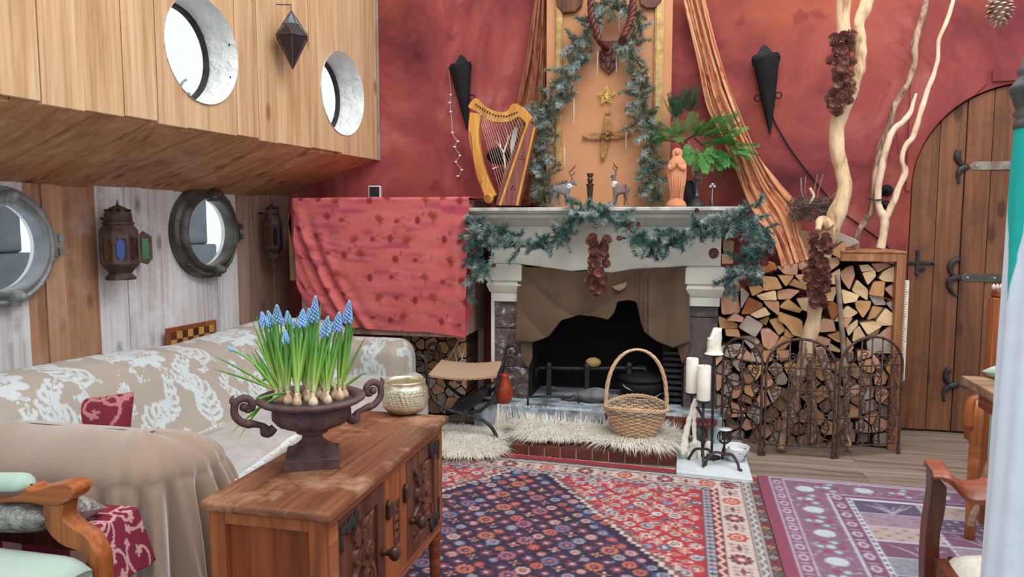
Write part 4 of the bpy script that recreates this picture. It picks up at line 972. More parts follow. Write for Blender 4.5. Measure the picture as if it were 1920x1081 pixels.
# ------------------------------------------------------------------ sheepskins
M['fleece'] = mat('cream fleece', c(238, 234, 224), c(224, 214, 196), 9, .95, 0, 0, rv=0, sheen=.5, spec=.1, jitter=False)
M['hide'] = mat('sheep hide', c(206, 192, 166), c(188, 172, 144), 9, .95)
def sheepskin(name, lab, outline, zf, n, L, seed, lean):
    r = np.random.default_rng(seed); O = np.asarray(spline(outline+[outline[0]], 90))[:, :2]
    cx, cy = O.mean(0); t = thing(name, lab, 'sheepskin', (cx, cy, 0)); m = len(O)
    rows = []; 
    for k in range(9):
        s = k/8; rows.append([(cx+(x-cx)*s, cy+(y-cy)*s, zf(cx+(x-cx)*s, cy+(y-cy)*s)+.012) for x, y in O])
    B().grid(rows).obj('hide', M['hide'], t, smooth=True)
    s = np.sqrt(r.random(n))*1.0; k = r.random(n)*(m-1); k0 = k.astype(int); fr_ = (k-k0)[:, None]
    e = O[k0]*(1-fr_)+O[np.minimum(k0+1, m-1)]*fr_; p = np.array([cx, cy])+(e-np.array([cx, cy]))*s[:, None]
    # locks: hairs share the lean of their clump
    g = np.floor(p/.03); ca = np.sin(g[:, 0]*12.9898+g[:, 1]*78.233+seed)*43758.5453; ca = (ca-np.floor(ca))*TAU+r.normal(0, .5, n)
    d = np.stack([np.cos(ca), np.sin(ca)], -1)*.55+np.asarray(lean)*.6+(p-np.array([cx, cy]))/np.linalg.norm(O-[cx, cy], axis=1).mean()*.55*s[:, None]+r.normal(0, .32, (n, 2))
    z0 = np.array([zf(a, b) for a, b in p])+.012; ln = L*r.uniform(.5, 1.15, n)
    side = np.stack([-d[:, 1], d[:, 0]], -1); side /= np.linalg.norm(side, axis=1)[:, None]+1e-9
    V = np.zeros((n, 7, 3)); w = .0013
    for q, (f_, h, ww) in enumerate(((0, 0, 1), (.35, .30, 1), (.74, .36, .75))):
        c_ = p+d*(ln*f_)[:, None]
        zz_ = np.maximum(z0+ln*h*r.uniform(.7, 1.1, n), np.array([zf(a, b) for a, b in c_])+.006)
        for sg in (0, 1):
            V[:, q*2+sg, :2] = c_+side*w*ww*(1 if sg else -1); V[:, q*2+sg, 2] = zz_
    tip = p+d*ln[:, None]*1.1; V[:, 6, :2] = tip; V[:, 6, 2] = np.maximum(z0+ln*.2*r.uniform(.2, 1.1, n), np.array([zf(a, b) for a, b in tip])+.004)
    base = np.arange(n)[:, None]*7
    F = np.concatenate([base+np.array([[0, 1, 3]]), base+np.array([[0, 3, 2]]), base+np.array([[2, 3, 5]]), base+np.array([[2, 5, 4]]), base+np.array([[4, 5, 6]])])
    me = rawmesh('fleece', V.reshape(-1, 3), F, M['fleece']); o = link('fleece', me, t); o['kind'] = 'stuff'; return t
def zstep(x, y):
    on1 = (tx0-.01 < x < tx1+.01) and ty-.015 < y < 4.14
    if y >= 4.14 and fx0-.15 < x < fx1+.2: return HZ
    return tz if on1 else .008
def P2(px, py, z): p = G(px, py, z); return (p.x, min(p.y, 4.085), 0)
sheepskin('sheepskin', 'big shaggy cream sheepskin spread over the tiled hearth step', [P2(985, 822, .07), P2(1010, 826, .07), P2(1100, 829, .07), P2(1180, 834, .07), P2(1245, 833, .07), P2(1262, 805, .07), P2(1250, 785, .07), P2(1150, 782, .07), P2(1060, 776, .07), P2(985, 776, .07), P2(972, 800, .07)], zstep, 40000, .085, 3, (0, -.1))
sheepskin('sheepskin', 'shaggy cream sheepskin on the floor left of the hearth under the iron stool', [P2(835, 852, .02), P2(880, 856, .02), P2(920, 850, .02), P2(932, 835, .03), P2(945, 800, .03), P2(930, 790, .02), P2(850, 785, .02), P2(805, 800, .02), P2(790, 845, .02)], zstep, 28000, .08, 7, (.1, -.1))
_tuft = sheepskin('sheepskin_tuft', 'tuft of sheepskin hanging over the tile edge below the wicker basket', [P2(1140, 834, .07), P2(1170, 838, .07), P2(1225, 842, .07), P2(1246, 836, .07), P2(1240, 822, .07), P2(1160, 818, .07)], lambda x, y: zstep(x, y) if y > ty-.015 else max(.02, tz-(ty-y)*1.2), 3600, .11, 11, (.15, -.9))
_big = bpy.data.objects['sheepskin']
for q in list(_tuft.children): q.parent = _big; q.matrix_parent_inverse = Matrix.Translation(-Vector(_big['base']))
bpy.data.objects.remove(_tuft)
# ------------------------------------------------------------------ firewood
fl_ = crop(1320, 400, 2.2525); YL = 4.34
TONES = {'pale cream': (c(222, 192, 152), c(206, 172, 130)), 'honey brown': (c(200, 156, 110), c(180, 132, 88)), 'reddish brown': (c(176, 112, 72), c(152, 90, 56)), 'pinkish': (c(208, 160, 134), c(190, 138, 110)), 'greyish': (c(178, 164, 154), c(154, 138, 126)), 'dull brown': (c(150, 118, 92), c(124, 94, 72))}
LM = {}
for k_, (a, b) in TONES.items():
    k = N('split wood '+k_); v = k.coord((1, 1, 1)); n = k.noise(v, 9, 5, .6, 1.0); col = k.ramp(n, [(.3, b), (.55, a), (.8, tuple(min(1, x*1.12) for x in a))])
    wv = k.n('ShaderNodeTexWave', wave_type='RINGS', rings_direction='Y'); wv.inputs['Scale'].default_value = 22; wv.inputs['Distortion'].default_value = 5; wv.inputs['Detail'].default_value = 2; k.l(v, wv.inputs['Vector'])
    col = k.mix(.3, col, k.ramp(wv.outputs['Fac'], [(.2, (.72, .66, .6)), (.6, (1, 1, 1))]), 'MULTIPLY'); col = k.bright(col, .1); k.bump(n, .4, .004); LM[k_] = k.done(col, .85, 0, .15)
M['bark'] = mat('log side', c(112, 84, 66), c(78, 58, 46), 12, .95, 0, .5, 40)
LOGS = [
[(80,115),(125,118),(122,165),(82,165)],[(75,170),(120,180),(122,210),(76,212)],[(310,225),(395,212),(392,258),(340,255)],[(398,210),(445,200),(445,240),(405,235)],
[(248,265),(305,270),(328,315),(252,325)],[(313,262),(378,262),(345,307)],[(385,262),(440,255),(442,295),(420,300)],[(355,300),(380,275),(432,305),(430,322)],[(190,310),(240,305),(250,325),(205,348)],
[(85,310),(118,294),(150,298),(152,325),(120,340),(90,335)],[(155,310),(192,340),(155,400)],[(222,345),(300,325),(305,365),(245,365)],[(310,325),(355,318),(402,325),(360,360),(312,360)],
[(72,350),(140,340),(152,405),(145,420),(78,425)],[(190,355),(245,380),(240,415),(158,425)],[(250,370),(315,370),(315,430),(270,395)],[(318,395),(355,360),(412,405),(400,418)],[(390,360),(440,355),(445,415),(415,405)],
[(195,425),(255,395),(278,425),(225,440)],[(315,415),(410,450),(415,520),(375,510),(345,470),(315,450)],[(97,450),(130,422),(167,440),(160,458)],[(148,480),(185,430),(248,470),(215,520)],
[(228,455),(270,435),(275,440),(262,472)],[(275,450),(315,440),(342,490),(315,512)],[(62,435),(140,465),(140,485),(70,485)],[(90,488),(145,490),(152,520),(95,515)],[(240,490),(275,488),(315,520),(300,555),(275,575),(250,555)],
[(155,520),(210,515),(235,540),(200,570)],[(338,515),(345,485),(380,518),(360,525)],[(195,570),(235,545),(270,580),(235,610)],[(280,575),(330,515),(370,530),(340,570)],[(75,560),(150,550),(165,575),(120,610),(75,600)],[(140,610),(170,570),(205,600),(195,625)],
[(530,165),(590,118),(600,200),(575,190)],[(520,190),(572,185),(570,215),(520,250)],[(522,265),(575,232),(570,300),(525,295)],[(510,320),(555,310),(558,330),(545,370),(510,365)],[(520,385),(545,372),(572,400),(560,430),(540,452)],[(488,500),(500,445),(545,450),(555,495)],[(475,515),(535,530),(525,555),(470,555)],[(530,545),(575,575),(570,585),(525,575)],[(522,515),(575,500),(585,545),(560,540)],
[(578,250),(605,228),(630,222),(638,262),(615,320),(585,280)],[(655,218),(690,215),(718,238),(665,245)],[(668,250),(720,240),(722,265),(690,300)],[(707,212),(770,210),(788,220),(735,248)],[(740,272),(755,248),(785,230),(822,220),(822,290),(760,285)],[(625,325),(645,280),(690,320),(688,365)],[(695,340),(715,288),(762,285),(755,350)],[(762,318),(805,292),(812,370)],[(582,320),(655,345),(640,370),(590,380)],[(697,345),(750,350),(768,385),(720,385)],[(645,400),(640,370),(705,372),(700,400),(672,440)],[(690,450),(715,390),(760,400),(750,430)],[(770,380),(790,372),(812,392),(812,430)],[(725,450),(765,400),(815,440),(800,470),(740,470)],[(550,455),(605,390),(650,420),(590,455)],[(598,480),(645,448),(648,470),(610,515)],[(658,460),(720,455),(748,475),(690,510)],[(627,540),(635,495),(655,475),(685,525)],[(740,510),(790,468),(812,520),(805,560)],[(690,545),(740,510),(800,555),(795,590),(700,590)],[(590,440),(625,440),(600,480),(590,475)],[(600,560),(600,520),(630,560),(610,595)],[(690,515),(745,485),(735,505),(700,530)]]
ntr = len(LOGS)
# the lower rows, seen through the iron screens: an irregular cell packing in rows
lr = random.Random(21)
def clip(poly, p, q):     # keep the half plane nearer p than q
    m = ((p[0]+q[0])/2, (p[1]+q[1])/2); d = (q[0]-p[0], q[1]-p[1]); f_ = lambda a: (a[0]-m[0])*d[0]+(a[1]-m[1])*d[1]; out = []
    for i in range(len(poly)):
        a, b = poly[i], poly[(i+1) % len(poly)]; fa, fb = f_(a), f_(b)
        if fa <= 0: out.append(a)
        if fa*fb < 0: t = fa/(fa-fb); out.append((a[0]+(b[0]-a[0])*t, a[1]+(b[1]-a[1])*t))
    return out
cen = [(sum(p[0] for p in L)/len(L), sum(p[1] for p in L)/len(L)) for L in LOGS]
seeds = []; row = 0; y = 606
while y < 985:
    x = 62+(24 if row % 2 else 0)
    while x < 812: seeds.append((x+lr.uniform(-20, 20), y+lr.uniform(-19, 19))); x += 62+lr.uniform(-4, 14)
    y += 49; row += 1
allp = seeds+cen
for s in seeds:
    if any(math.hypot(s[0]-q[0], s[1]-q[1]) < 26 for q in cen): continue
    if s[1] < 640 and 360 < s[0] < 470: continue
    poly = [(50, 575), (822, 575), (822, 985), (50, 985)]
    for q in allp:
        if q is not s and math.hypot(q[0]-s[0], q[1]-s[1]) < 150: poly = clip(poly, s, q)
    if len(poly) < 3: continue
    k = lr.uniform(.80, .93); poly = [(s[0]+(a-s[0])*k, s[1]+(b-s[1])*k) for a, b in poly]
    if lr.random() < .45 and len(poly) > 4: poly.pop(lr.randrange(len(poly)))
    LOGS.append(poly)
def fitpoly(L):
    d = []
    for i in range(len(L)):
        a, b = L[i], L[(i+1) % len(L)]; d.append(a)
    return d
keys = []
TN = list(TONES)
for i, L in enumerate(LOGS):
    mx, my = sum(p[0] for p in L)/len(L), sum(p[1] for p in L)/len(L)
    low = my > 575
    zone = 'left of the driftwood trunk' if mx < 470 else ('between the driftwood trunk and the leaning stick' if mx < 592 and not low else 'right of the driftwood trunk')
    band = int((my-100)/ (52 if not low else 48)); keys.append((low, zone, band, mx, i))
tone_over = {0: 'dull brown', 13: 'pinkish', 14: 'reddish brown', 9: 'reddish brown', 37: 'reddish brown', 18: 'pale cream', 10: 'greyish', 21: 'greyish', 46: 'pale cream', 47: 'pale cream', 51: 'greyish', 54: 'greyish', 61: 'greyish', 27: 'greyish', 26: 'pinkish', 29: 'dull brown', 59: 'pale cream', 60: 'pinkish'}
from collections import defaultdict
cnt = defaultdict(list); bands = defaultdict(set)
for low, zone, band, mx, i in keys: cnt[(low, zone, band)].append((mx, i)); bands[(low, zone)].add(band)
LOGOBJ = []
for (low, zone, band), lst in cnt.items():
    lst.sort(); rowname = ORD[sorted(bands[(low, zone)]).index(band)]
    for o_, (mx, i) in enumerate(lst):
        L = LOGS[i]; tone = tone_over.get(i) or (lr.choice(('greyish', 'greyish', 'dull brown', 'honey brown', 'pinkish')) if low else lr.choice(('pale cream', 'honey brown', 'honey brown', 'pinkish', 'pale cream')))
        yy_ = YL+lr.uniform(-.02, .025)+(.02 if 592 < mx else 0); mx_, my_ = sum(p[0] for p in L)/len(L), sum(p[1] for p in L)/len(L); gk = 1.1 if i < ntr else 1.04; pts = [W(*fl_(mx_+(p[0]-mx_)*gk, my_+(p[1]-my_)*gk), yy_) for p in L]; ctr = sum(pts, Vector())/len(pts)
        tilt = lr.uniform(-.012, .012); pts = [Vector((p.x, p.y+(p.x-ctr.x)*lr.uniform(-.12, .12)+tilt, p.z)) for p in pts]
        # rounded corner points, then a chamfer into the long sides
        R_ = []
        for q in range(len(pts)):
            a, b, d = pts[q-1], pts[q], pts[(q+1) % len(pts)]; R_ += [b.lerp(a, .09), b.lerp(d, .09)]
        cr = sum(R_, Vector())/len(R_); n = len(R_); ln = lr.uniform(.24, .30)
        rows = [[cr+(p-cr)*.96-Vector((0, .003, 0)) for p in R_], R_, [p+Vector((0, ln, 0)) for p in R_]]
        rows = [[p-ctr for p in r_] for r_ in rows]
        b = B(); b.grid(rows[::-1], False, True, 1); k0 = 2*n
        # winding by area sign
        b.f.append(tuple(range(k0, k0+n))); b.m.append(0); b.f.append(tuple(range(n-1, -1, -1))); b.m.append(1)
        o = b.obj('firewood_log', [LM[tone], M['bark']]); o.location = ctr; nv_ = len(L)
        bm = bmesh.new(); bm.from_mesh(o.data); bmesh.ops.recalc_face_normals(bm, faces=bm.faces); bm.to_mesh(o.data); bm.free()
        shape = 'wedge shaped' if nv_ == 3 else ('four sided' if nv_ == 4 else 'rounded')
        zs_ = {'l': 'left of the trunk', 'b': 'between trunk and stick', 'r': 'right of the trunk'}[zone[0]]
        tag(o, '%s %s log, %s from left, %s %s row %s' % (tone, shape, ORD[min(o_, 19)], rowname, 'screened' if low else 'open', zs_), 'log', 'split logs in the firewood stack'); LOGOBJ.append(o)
# dark board behind the stack; the shelf around its right half
sh = thing('log_shelf', 'open pine log shelf holding the right half of the firewood', 'shelf', (W(1690, 840, YL).x, YL, 0))
sx0, sx1, sx2 = W(1575, 470, YL).x, W(1683, 470, YL-.03).x, W(1700, 470, YL-.03).x; stz = W(1640, 470, YL-.03).z; stb = W(1640, 488, YL-.03).z
B().box(sx0, sx2, YL-.035, YW-.02, stz-.012, stz).obj('top_board', M['shelf_wood'], sh, bevel=.002)
B().box(sx0, sx1, YL-.03, YL-.005, stb-.006, stz-.013).obj('front_rail', M['shelf_wood'], sh, bevel=.002)
B().box(sx1, sx2, YL-.03, YL+.03, 0, stz-.0125).obj('post', M['shelf_wood'], sh, bevel=.002)
B().box(sx1+.004, sx2-.004, YW-.05, YW-.02, 0, stz-.013).obj('post', M['shelf_wood'], sh, bevel=.002)
lx0 = W(1352, 600, YL).x
B().box(lx0, sx0, YW-.02, YW-.004, 0, W(1420, 560, YL).z).box(sx0, sx2, YW-.02, YW-.004, 0, stz-.02).obj('back_board', M['soot'], sh)
B().box(lx0, sx2-.02, YL+.02, YW-.06, .0, .018).obj('floor_board', M['soot'], sh)
wsx = W(1697, 620, YL-.01); 
rl = B().box(sx2+.002, sx2+.024, YL-.02, YL-.004, W(1692, 712, YL).z, W(1697, 525, YL).z)
o = rl.obj('ruler', mat('ivory strip', c(216, 206, 190), c(196, 186, 168), 30, .7), bevel=.002); tag(o, 'ivory measuring strip fixed to the side of the log shelf', 'ruler')
zq = W(1692, 712, YL).z; b = B()
for k in range(40): b.box(sx2+.004, sx2+.010+.006*(k % 5 == 0), YL-.0212, YL-.0198, zq+.012+.0135*k, zq+.0145+.0135*k)
bo = b.obj('marks', M['black'], o); bo['kind'] = 'stuff'
# stick leaning on the stack
P = [W(1570, 515, YL-.06), W(1576, 590, YL-.06), W(1582, 660, YL-.07), W(1590, 800, YL-.1)]; P.append(Vector((P[-1].x+.01, YL-.11, .0)))
tag(B().tube(spline(P, 20), .014, 8).obj('leaning_stick', mat('grey stick', c(150, 132, 116), c(116, 100, 88), 20, .9, 0, .4, 60), smooth=True), 'straight grey stick leaning upright against the right half of the firewood', 'stick')
# ------------------------------------------------------------------ driftwood
def bark_mat(nm, a, b, d, sc=14):
    k = N(nm); v = k.coord((1, 1, .35), jitter=False); n = k.noise(v, sc, 6, .65, .6); col = k.ramp(n, [(.34, d), (.46, b), (.64, a)]); k.bump(n, .6, .008); return k.done(col, .8, 0, .2)
M['drift'] = bark_mat('pale driftwood', c(222, 196, 162), c(202, 170, 134), c(148, 112, 84))
M['drift_dark'] = bark_mat('bark flecked driftwood', c(196, 166, 140), c(138, 108, 92), c(70, 54, 50), 26)
M['drift_white'] = bark_mat('bleached driftwood', c(230, 208, 184), c(212, 184, 156), c(150, 112, 88))
def limb(nm, pts, Y, m, parent=None, n=70, seg=12, wob=.06, seed=0):
    P = spline([tuple(W(p[0], p[1], p[3] if len(p) > 3 else Y))+(p[2]/1000,) for p in pts], n)
    ctr = [Vector(p[:3])+Vector((nz(i*.16, seed), 0, nz(i*.16, seed, 5)))*p[3]*.25 for i, p in enumerate(P)]; b = B(); k0 = 0
    b.tube(ctr, [max(.002, p[3]*(1+.12*nz(i*.25, seed, 9))) for i, p in enumerate(P)], seg)
    b.v = [tuple(Vector(v)+Vector((nz(v[0]*30, v[1]*30, v[2]*9), nz(v[1]*30, v[2]*9, v[0]*30), 0))*.0045) for v in b.v]
    return b.obj(nm, m, parent, smooth=True)
YT = 4.2
tr = thing('driftwood_trunk', 'tall pale forked driftwood trunk standing before the firewood', 'driftwood', (W(1518, 845, 4.2).x, 4.2, 0))
limb('trunk', [(1506, 680, 30), (1514, 650, 38), (1522, 610, 40), (1531, 560, 40), (1538, 500, 42), (1550, 450, 46), (1566, 410, 46), (1581, 365, 40), (1582, 330, 36), (1571, 290, 36), (1569, 240, 38), (1580, 205, 40), (1598, 165, 38)], YT, M['drift'], tr, 90, 14, seed=1)
limb('left_fork', [(1580, 215, 30), (1574, 180, 28), (1577, 110, 32), (1580, 50, 34), (1582, -30, 34)], YT, M['drift'], tr, 50, 12, seed=4)
limb('right_fork', [(1596, 175, 34), (1610, 130, 32), (1613, 90, 30), (1612, 40, 30), (1626, 0, 34), (1638, -30, 34)], YT, M['drift'], tr, 50, 12, seed=6)
limb('snag', [(1556, 425, 30), (1540, 412, 24), (1533, 432, 14, 4.13)], YT-.03, M['drift'], tr, 16, 10, seed=8)
# its splayed legs behind the screens
for k, (pts, m) in enumerate((([(1512, 640, 26, 4.19), (1494, 720, 27, 4.17), (1464, 840, 27, 4.14)], M['drift_dark']), ([(1537, 650, 24, 4.2), (1562, 740, 26, 4.18), (1588, 835, 26, 4.15)], M['drift_dark']), ([(1520, 640, 26, 4.24), (1522, 740, 26, 4.26), (1524, 828, 28, 4.28)], M['drift_dark']))): limb('leg', pts, YT, m, tr, 30, 10, seed=10+k)
ys = YW-.10
b1 = thing('dark_branch', 'slender bark flecked branch standing on the log shelf against the red wall', 'branch', (W(1604, 463, ys).x, ys, stz))
limb('stem', [(1604, 466, 17), (1608, 435, 17), (1622, 415, 18), (1637, 385, 18), (1641, 340, 19), (1650, 280, 20), (1668, 235, 18), (1676, 200, 17), (1697, 165, 17), (1712, 130, 17), (1716, 80, 18), (1727, 40, 18), (1742, -20, 17)], ys, M['drift_dark'], b1, 110, 10, seed=20)
b2 = thing('bleached_branch', 'bleached forked branch with two arms standing on the log shelf beside the dark one', 'branch', (W(1652, 463, ys-.03).x, ys-.03, stz))
limb('stem', [(1651, 466, 24), (1656, 440, 24), (1658, 412, 26), (1648, 388, 20), (1646, 370, 19), (1650, 330, 20), (1663, 270, 19), (1674, 245, 17), (1692, 228, 15), (1707, 210, 13), (1717, 175, 6)], ys-.03, M['drift_white'], b2, 90, 10, seed=22)
limb('side_arm', [(1657, 415, 20), (1672, 385, 19), (1686, 350, 18), (1697, 322, 18), (1692, 300, 16), (1697, 275, 16), (1712, 255, 15), (1725, 215, 15), (1737, 175, 14), (1752, 135, 13), (1758, 110, 11), (1760, 75, 11), (1775, 40, 11), (1792, -20, 9)], ys-.03, M['drift_white'], b2, 110, 9, seed=23)
B().tube([W(1628, 372, ys-.045), W(1640, 375, ys-.055), W(1655, 374, ys-.055)], .004, 6).tube(spline([W(1680, 250, ys-.05), W(1683, 265, ys-.05), W(1683, 290, ys-.05)], 10), .002, 5).obj('wire_tie', M['iron'], b2, smooth=True)
for k, (px, py, lab) in enumerate(((1662, 357, 'upper round black knob on the red wall behind the branches'), (1659, 386, 'lower round black knob on the red wall behind the branches'))):
    p = W(px, py, YW); tag(B().lathe([(.034, 0), (.034, .012), (.028, .024), (.012, .030), (0, .031)], 20, at=(p.x, YW-.0005, p.z), M=Matrix(((1,0,0),(0,0,-1),(0,1,0)))).lathe([(.014, .03), (.010, .04), (0, .041)], 10, at=(p.x, YW, p.z), M=Matrix(((1,0,0),(0,0,-1),(0,1,0)))).obj('round_boss', M['black'], smooth=True), lab, 'knob')
# bird nest and wood pieces on the stack top
nst = W(1525, 395, 4.42); b = B(); r = random.Random(5); b2_ = B()
for k in range(420):
    a = r.uniform(0, TAU); rad = r.uniform(.05, .135); zz_ = r.uniform(-.05, .06); da = r.uniform(.3, 1.0)*r.choice((-1, 1)); P = []
    for q in range(4): aa = a+da*q/3; P.append((nst.x+rad*math.cos(aa)*1.0+r.uniform(-.02, .02), nst.y+rad*math.sin(aa)*.8+r.uniform(-.012, .012), nst.z+zz_+r.uniform(-.02, .03)))
    (b if k % 3 else b2_).tube(P, .0016, 3, caps=False)
no = thing('bird_nest', 'grey twiggy bird nest on top of the firewood behind the driftwood trunk', 'nest', (nst.x, nst.y, nst.z-.06))
t1 = b.obj('twigs', mat('grey twigs', c(104, 94, 90), c(76, 66, 64), 20, .95), no); t1['kind'] = 'stuff'; t2 = b2_.obj('twigs', mat('brown twigs', c(124, 96, 80), c(92, 70, 60), 20, .95), no); t2['kind'] = 'stuff'
for k in range(7):
    a = r.uniform(.2, 2.6); B().tube(spline([(nst.x+.05*math.cos(a), nst.y-.05, nst.z+.03), (nst.x+.12*math.cos(a), nst.y-.06, nst.z+.09), (nst.x+.17*math.cos(a)+.02, nst.y-.06, nst.z+.10+.10*math.sin(a))], 8), .0022, 4).obj('loose_twig', mat('loose twig', c(150, 128, 114), None), no)
B().tube(spline([W(1518, 382, 4.34), W(1526, 368, 4.34), W(1521, 357, 4.34), W(1519, 352, 4.34)], 10), [.008]*9+[.003], 8).obj('white_twig', M['drift_white'], no, smooth=True)
fh = crop(1320, 400, 2.2525)
B_ = [W(*fh(*p), 4.36) for p in ((222, 190), (330, 62), (470, 70), (545, 92), (560, 112), (440, 190), (330, 215), (312, 240), (226, 264), (218, 215))]
tag(B().prism([W(*fh(*p), 4.33) for p in ((222, 195), (298, 208), (312, 236), (226, 264))], (0, .25, 0)).obj('wood_block', LM['reddish brown'], bevel=.006), 'reddish sawn block at the curtain foot on the firewood', 'wood block')
tag(B().prism([W(*fh(*p), 4.40) for p in ((400, 70), (520, 85), (575, 96), (560, 118), (520, 150), (420, 190))], (0, .16, 0)).obj('wood_block', LM['dull brown'], bevel=.006), 'dull brown flat block under the bird nest', 'wood block')
tag(B().prism([W(*fh(*p), 4.38) for p in ((560, 75), (640, 108), (660, 124), (600, 146), (560, 128))], (0, .12, 0)).obj('wood_block', LM['greyish'], bevel=.006), 'grey stub of wood between the trunk and the shelf top', 'wood block')
# ------------------------------------------------------------------ iron screens
def scr(px0, py0, px1, py1, Y0, Y1, top0, apex, lab):
    a, e = G(px0, py0, 0), G(px1, py1, 0); a = Vector((a.x, Y0, 0)); e = Vector((e.x, Y1, 0)); w = (e-a).length; ux = (e-a).normalized()
    t = thing('fire_screen', lab, 'screen', tuple((a+e)/2), 'scrolled iron screen panels')
    h0, h1 = top0, apex; pt = lambda u, z, d=0: a+ux*(u*w)+Vector((ux.y, -ux.x, 0))*d+Vector((0, 0, z))
    archz = lambda u: h0+(h1-h0)*math.sqrt(max(0, 1-(2*u-1)**2))
    us = [0.5-.5*math.cos(PI*k/24) for k in range(25)]
    B().tube([pt(0, 0)]+[pt(0, .1), pt(0, h0*.6)]+[pt(u, archz(u)) for u in us]+[pt(1, h0*.6), pt(1, .1), pt(1, 0)], .0075, 6).obj('frame', M['rust_iron'], t, smooth=True)
    for u in (1/3, .5, 2/3) if w > .28 else (.5,): B().tube([pt(u, .06), pt(u, archz(u))], .0042, 6).obj('upright', M['rust_iron'], t, smooth=True)
    for z in (.06, .06+(h0-.06)*.36, .06+(h0-.06)*.72, h0): B().tube([pt(0, z), pt(1, z)], .0042, 6).obj('crossbar', M['rust_iron'], t, smooth=True)
    for u in (0, 1): B().lathe([(.011, 0), (.011, .03), (.007, .05)], 8, at=tuple(pt(u, 0))).obj('foot', M['rust_iron'], t)
    # one S scroll shared by every scroll of this panel
    S = [(x*.028-.0, y*.028+.030) for x, y in spiral(.12, .9, 1.35, 18, .4)][::1]; S2 = [(-x, -y) for x, y in S[::-1]]
    me = None; cols = 4 if w > .28 else 3; rows_ = int(h0/.085)
    for i in range(cols):
        for j in range(rows_+2):
            u = (i+.5)/cols; z = .075+(h0-.0)/rows_*(j+.45)
            if z > archz(u)-.035: continue
            if me is None:
                b = B().tube([ux*x+Vector((0, 0, z_)) for x, z_ in S]+[ux*x+Vector((0, 0, z_)) for x, z_ in S2], .0034, 5)
                b.tube([ux*(x*.6+.028)+Vector((0, 0, z_*.55)) for x, z_ in S], .0028, 4)
                me = b.mesh('scroll', M['rust_iron'], True); mir = None
            o = link('scroll', me, None); o.parent = t; o.matrix_parent_inverse = Matrix.Translation(-Vector(t['base']))
            f_ = -1 if (i+j) % 2 else 1; o.location = pt(u, z); o.scale = (f_*1.05, f_*1.05, 1.05) if abs(ux.y) > .001 else (f_, 1, 1); 
    return t
scr(1352, 832, 1424, 852, 4.22, 4.06, .50, .62, 'left narrow iron screen panel half hidden behind the candles')
scr(1432, 854, 1560, 858, 4.065, 4.09, .48, .635, 'middle iron screen panel in front of the driftwood trunk legs')
scr(1568, 858, 1682, 848, 4.10, 4.26, .49, .645, 'right iron screen panel beside the plank door')
# ------------------------------------------------------------------ covered crate left of the fireplace, small log stack below
YC = 4.16
xc0, xc1 = W(556, 372, YC).x, W(868, 372, YC).x; zc0 = W(700, 371, YC).z
cr = thing('crate', 'plain wooden crate under the red leaf printed cloth beside the fireplace', 'crate', ((xc0+xc1)/2, 4.4, 0))
B().box(xc0+.012, xc1-.012, YC+.012, YW-.01, .56, zc0-.008).obj('body', M['plank_grey'], cr)
for x in (xc0+.03, xc1-.06): 
    for y in (YW-.06,): B().box(x, x+.04, y, y+.04, 0, .56).obj('leg', M['plank_grey'], cr)
p = W(548, 480, YC+.1); B().box(p.x-.02, p.x+.03, YC+.10, YC+.13, W(548, 525, YC+.1).z, W(548, 400, YC+.1).z).obj('side_batten', mat('pale batten', c(150, 122, 92), c(128, 102, 76), 9, .8), cr)
cv2 = Canvas(0, 1.4, 0, 1.5, .006, c(200, 98, 98)); r = random.Random(12)
for k in range(420):
    x, y = r.uniform(0, 1.4), r.uniform(0, 1.5); cv2.disc(x, y, r.uniform(.03, .13), [c(200, 104, 106), c(184, 84, 94), c(202, 108, 106), c(172, 76, 88), c(206, 108, 112)][k % 5], r.uniform(.006, .02))
cv2.blur(3)
for i in range(13):
    for j in range(13):
        x, y = .03+.118*i+(.06 if j % 2 else 0)+r.uniform(-.015, .015), .04+.12*j+r.uniform(-.015, .015); q = (i*2+j*3+i//2) % 4; a = r.uniform(-1.2, 1.2); d1, d2 = c(138, 52, 54), c(150, 70, 48)
        if q == 0:
            for t in range(5): cv2.line(x, y, x+.034*math.sin(a+(t-2)*.8), y+.034*math.cos(a+(t-2)*.8), .012, d2, .004)
            cv2.line(x, y, x+.01, y-.04, .003, d1)
        elif q == 1: cv2.disc(x, y, .021, d1, .024); cv2.line(x, y, x-.05, y+.004, .002, d1); cv2.disc(x+.035, y+.03, .007, d1); cv2.disc(x+.04, y+.045, .006, d1)
        elif q == 2: cv2.disc(x, y, .020, c(200, 128, 96)); cv2.disc(x, y, .016, c(192, 94, 94)); cv2.disc(x+.004, y, .009, c(196, 116, 92)); cv2.disc(x+.004, y, .006, c(190, 90, 92))
        else: cv2.dia(x, y, .022, d1, .018); cv2.line(x, y, x+.05, y+.03, .0025, d1); cv2.line(x, y, x+.06, y-.02, .002, d1)
cv2.blur(1)
bxs, bys = [552, 562, 580, 605, 650, 720, 800, 868, 874], [520, 545, 572, 592, 612, 620, 623, 632, 633]
tf = interp(bxs, bys); nu, nv = 200, 190; V = np.zeros((nu, nv, 3)); UV = np.zeros((nu, nv, 2))
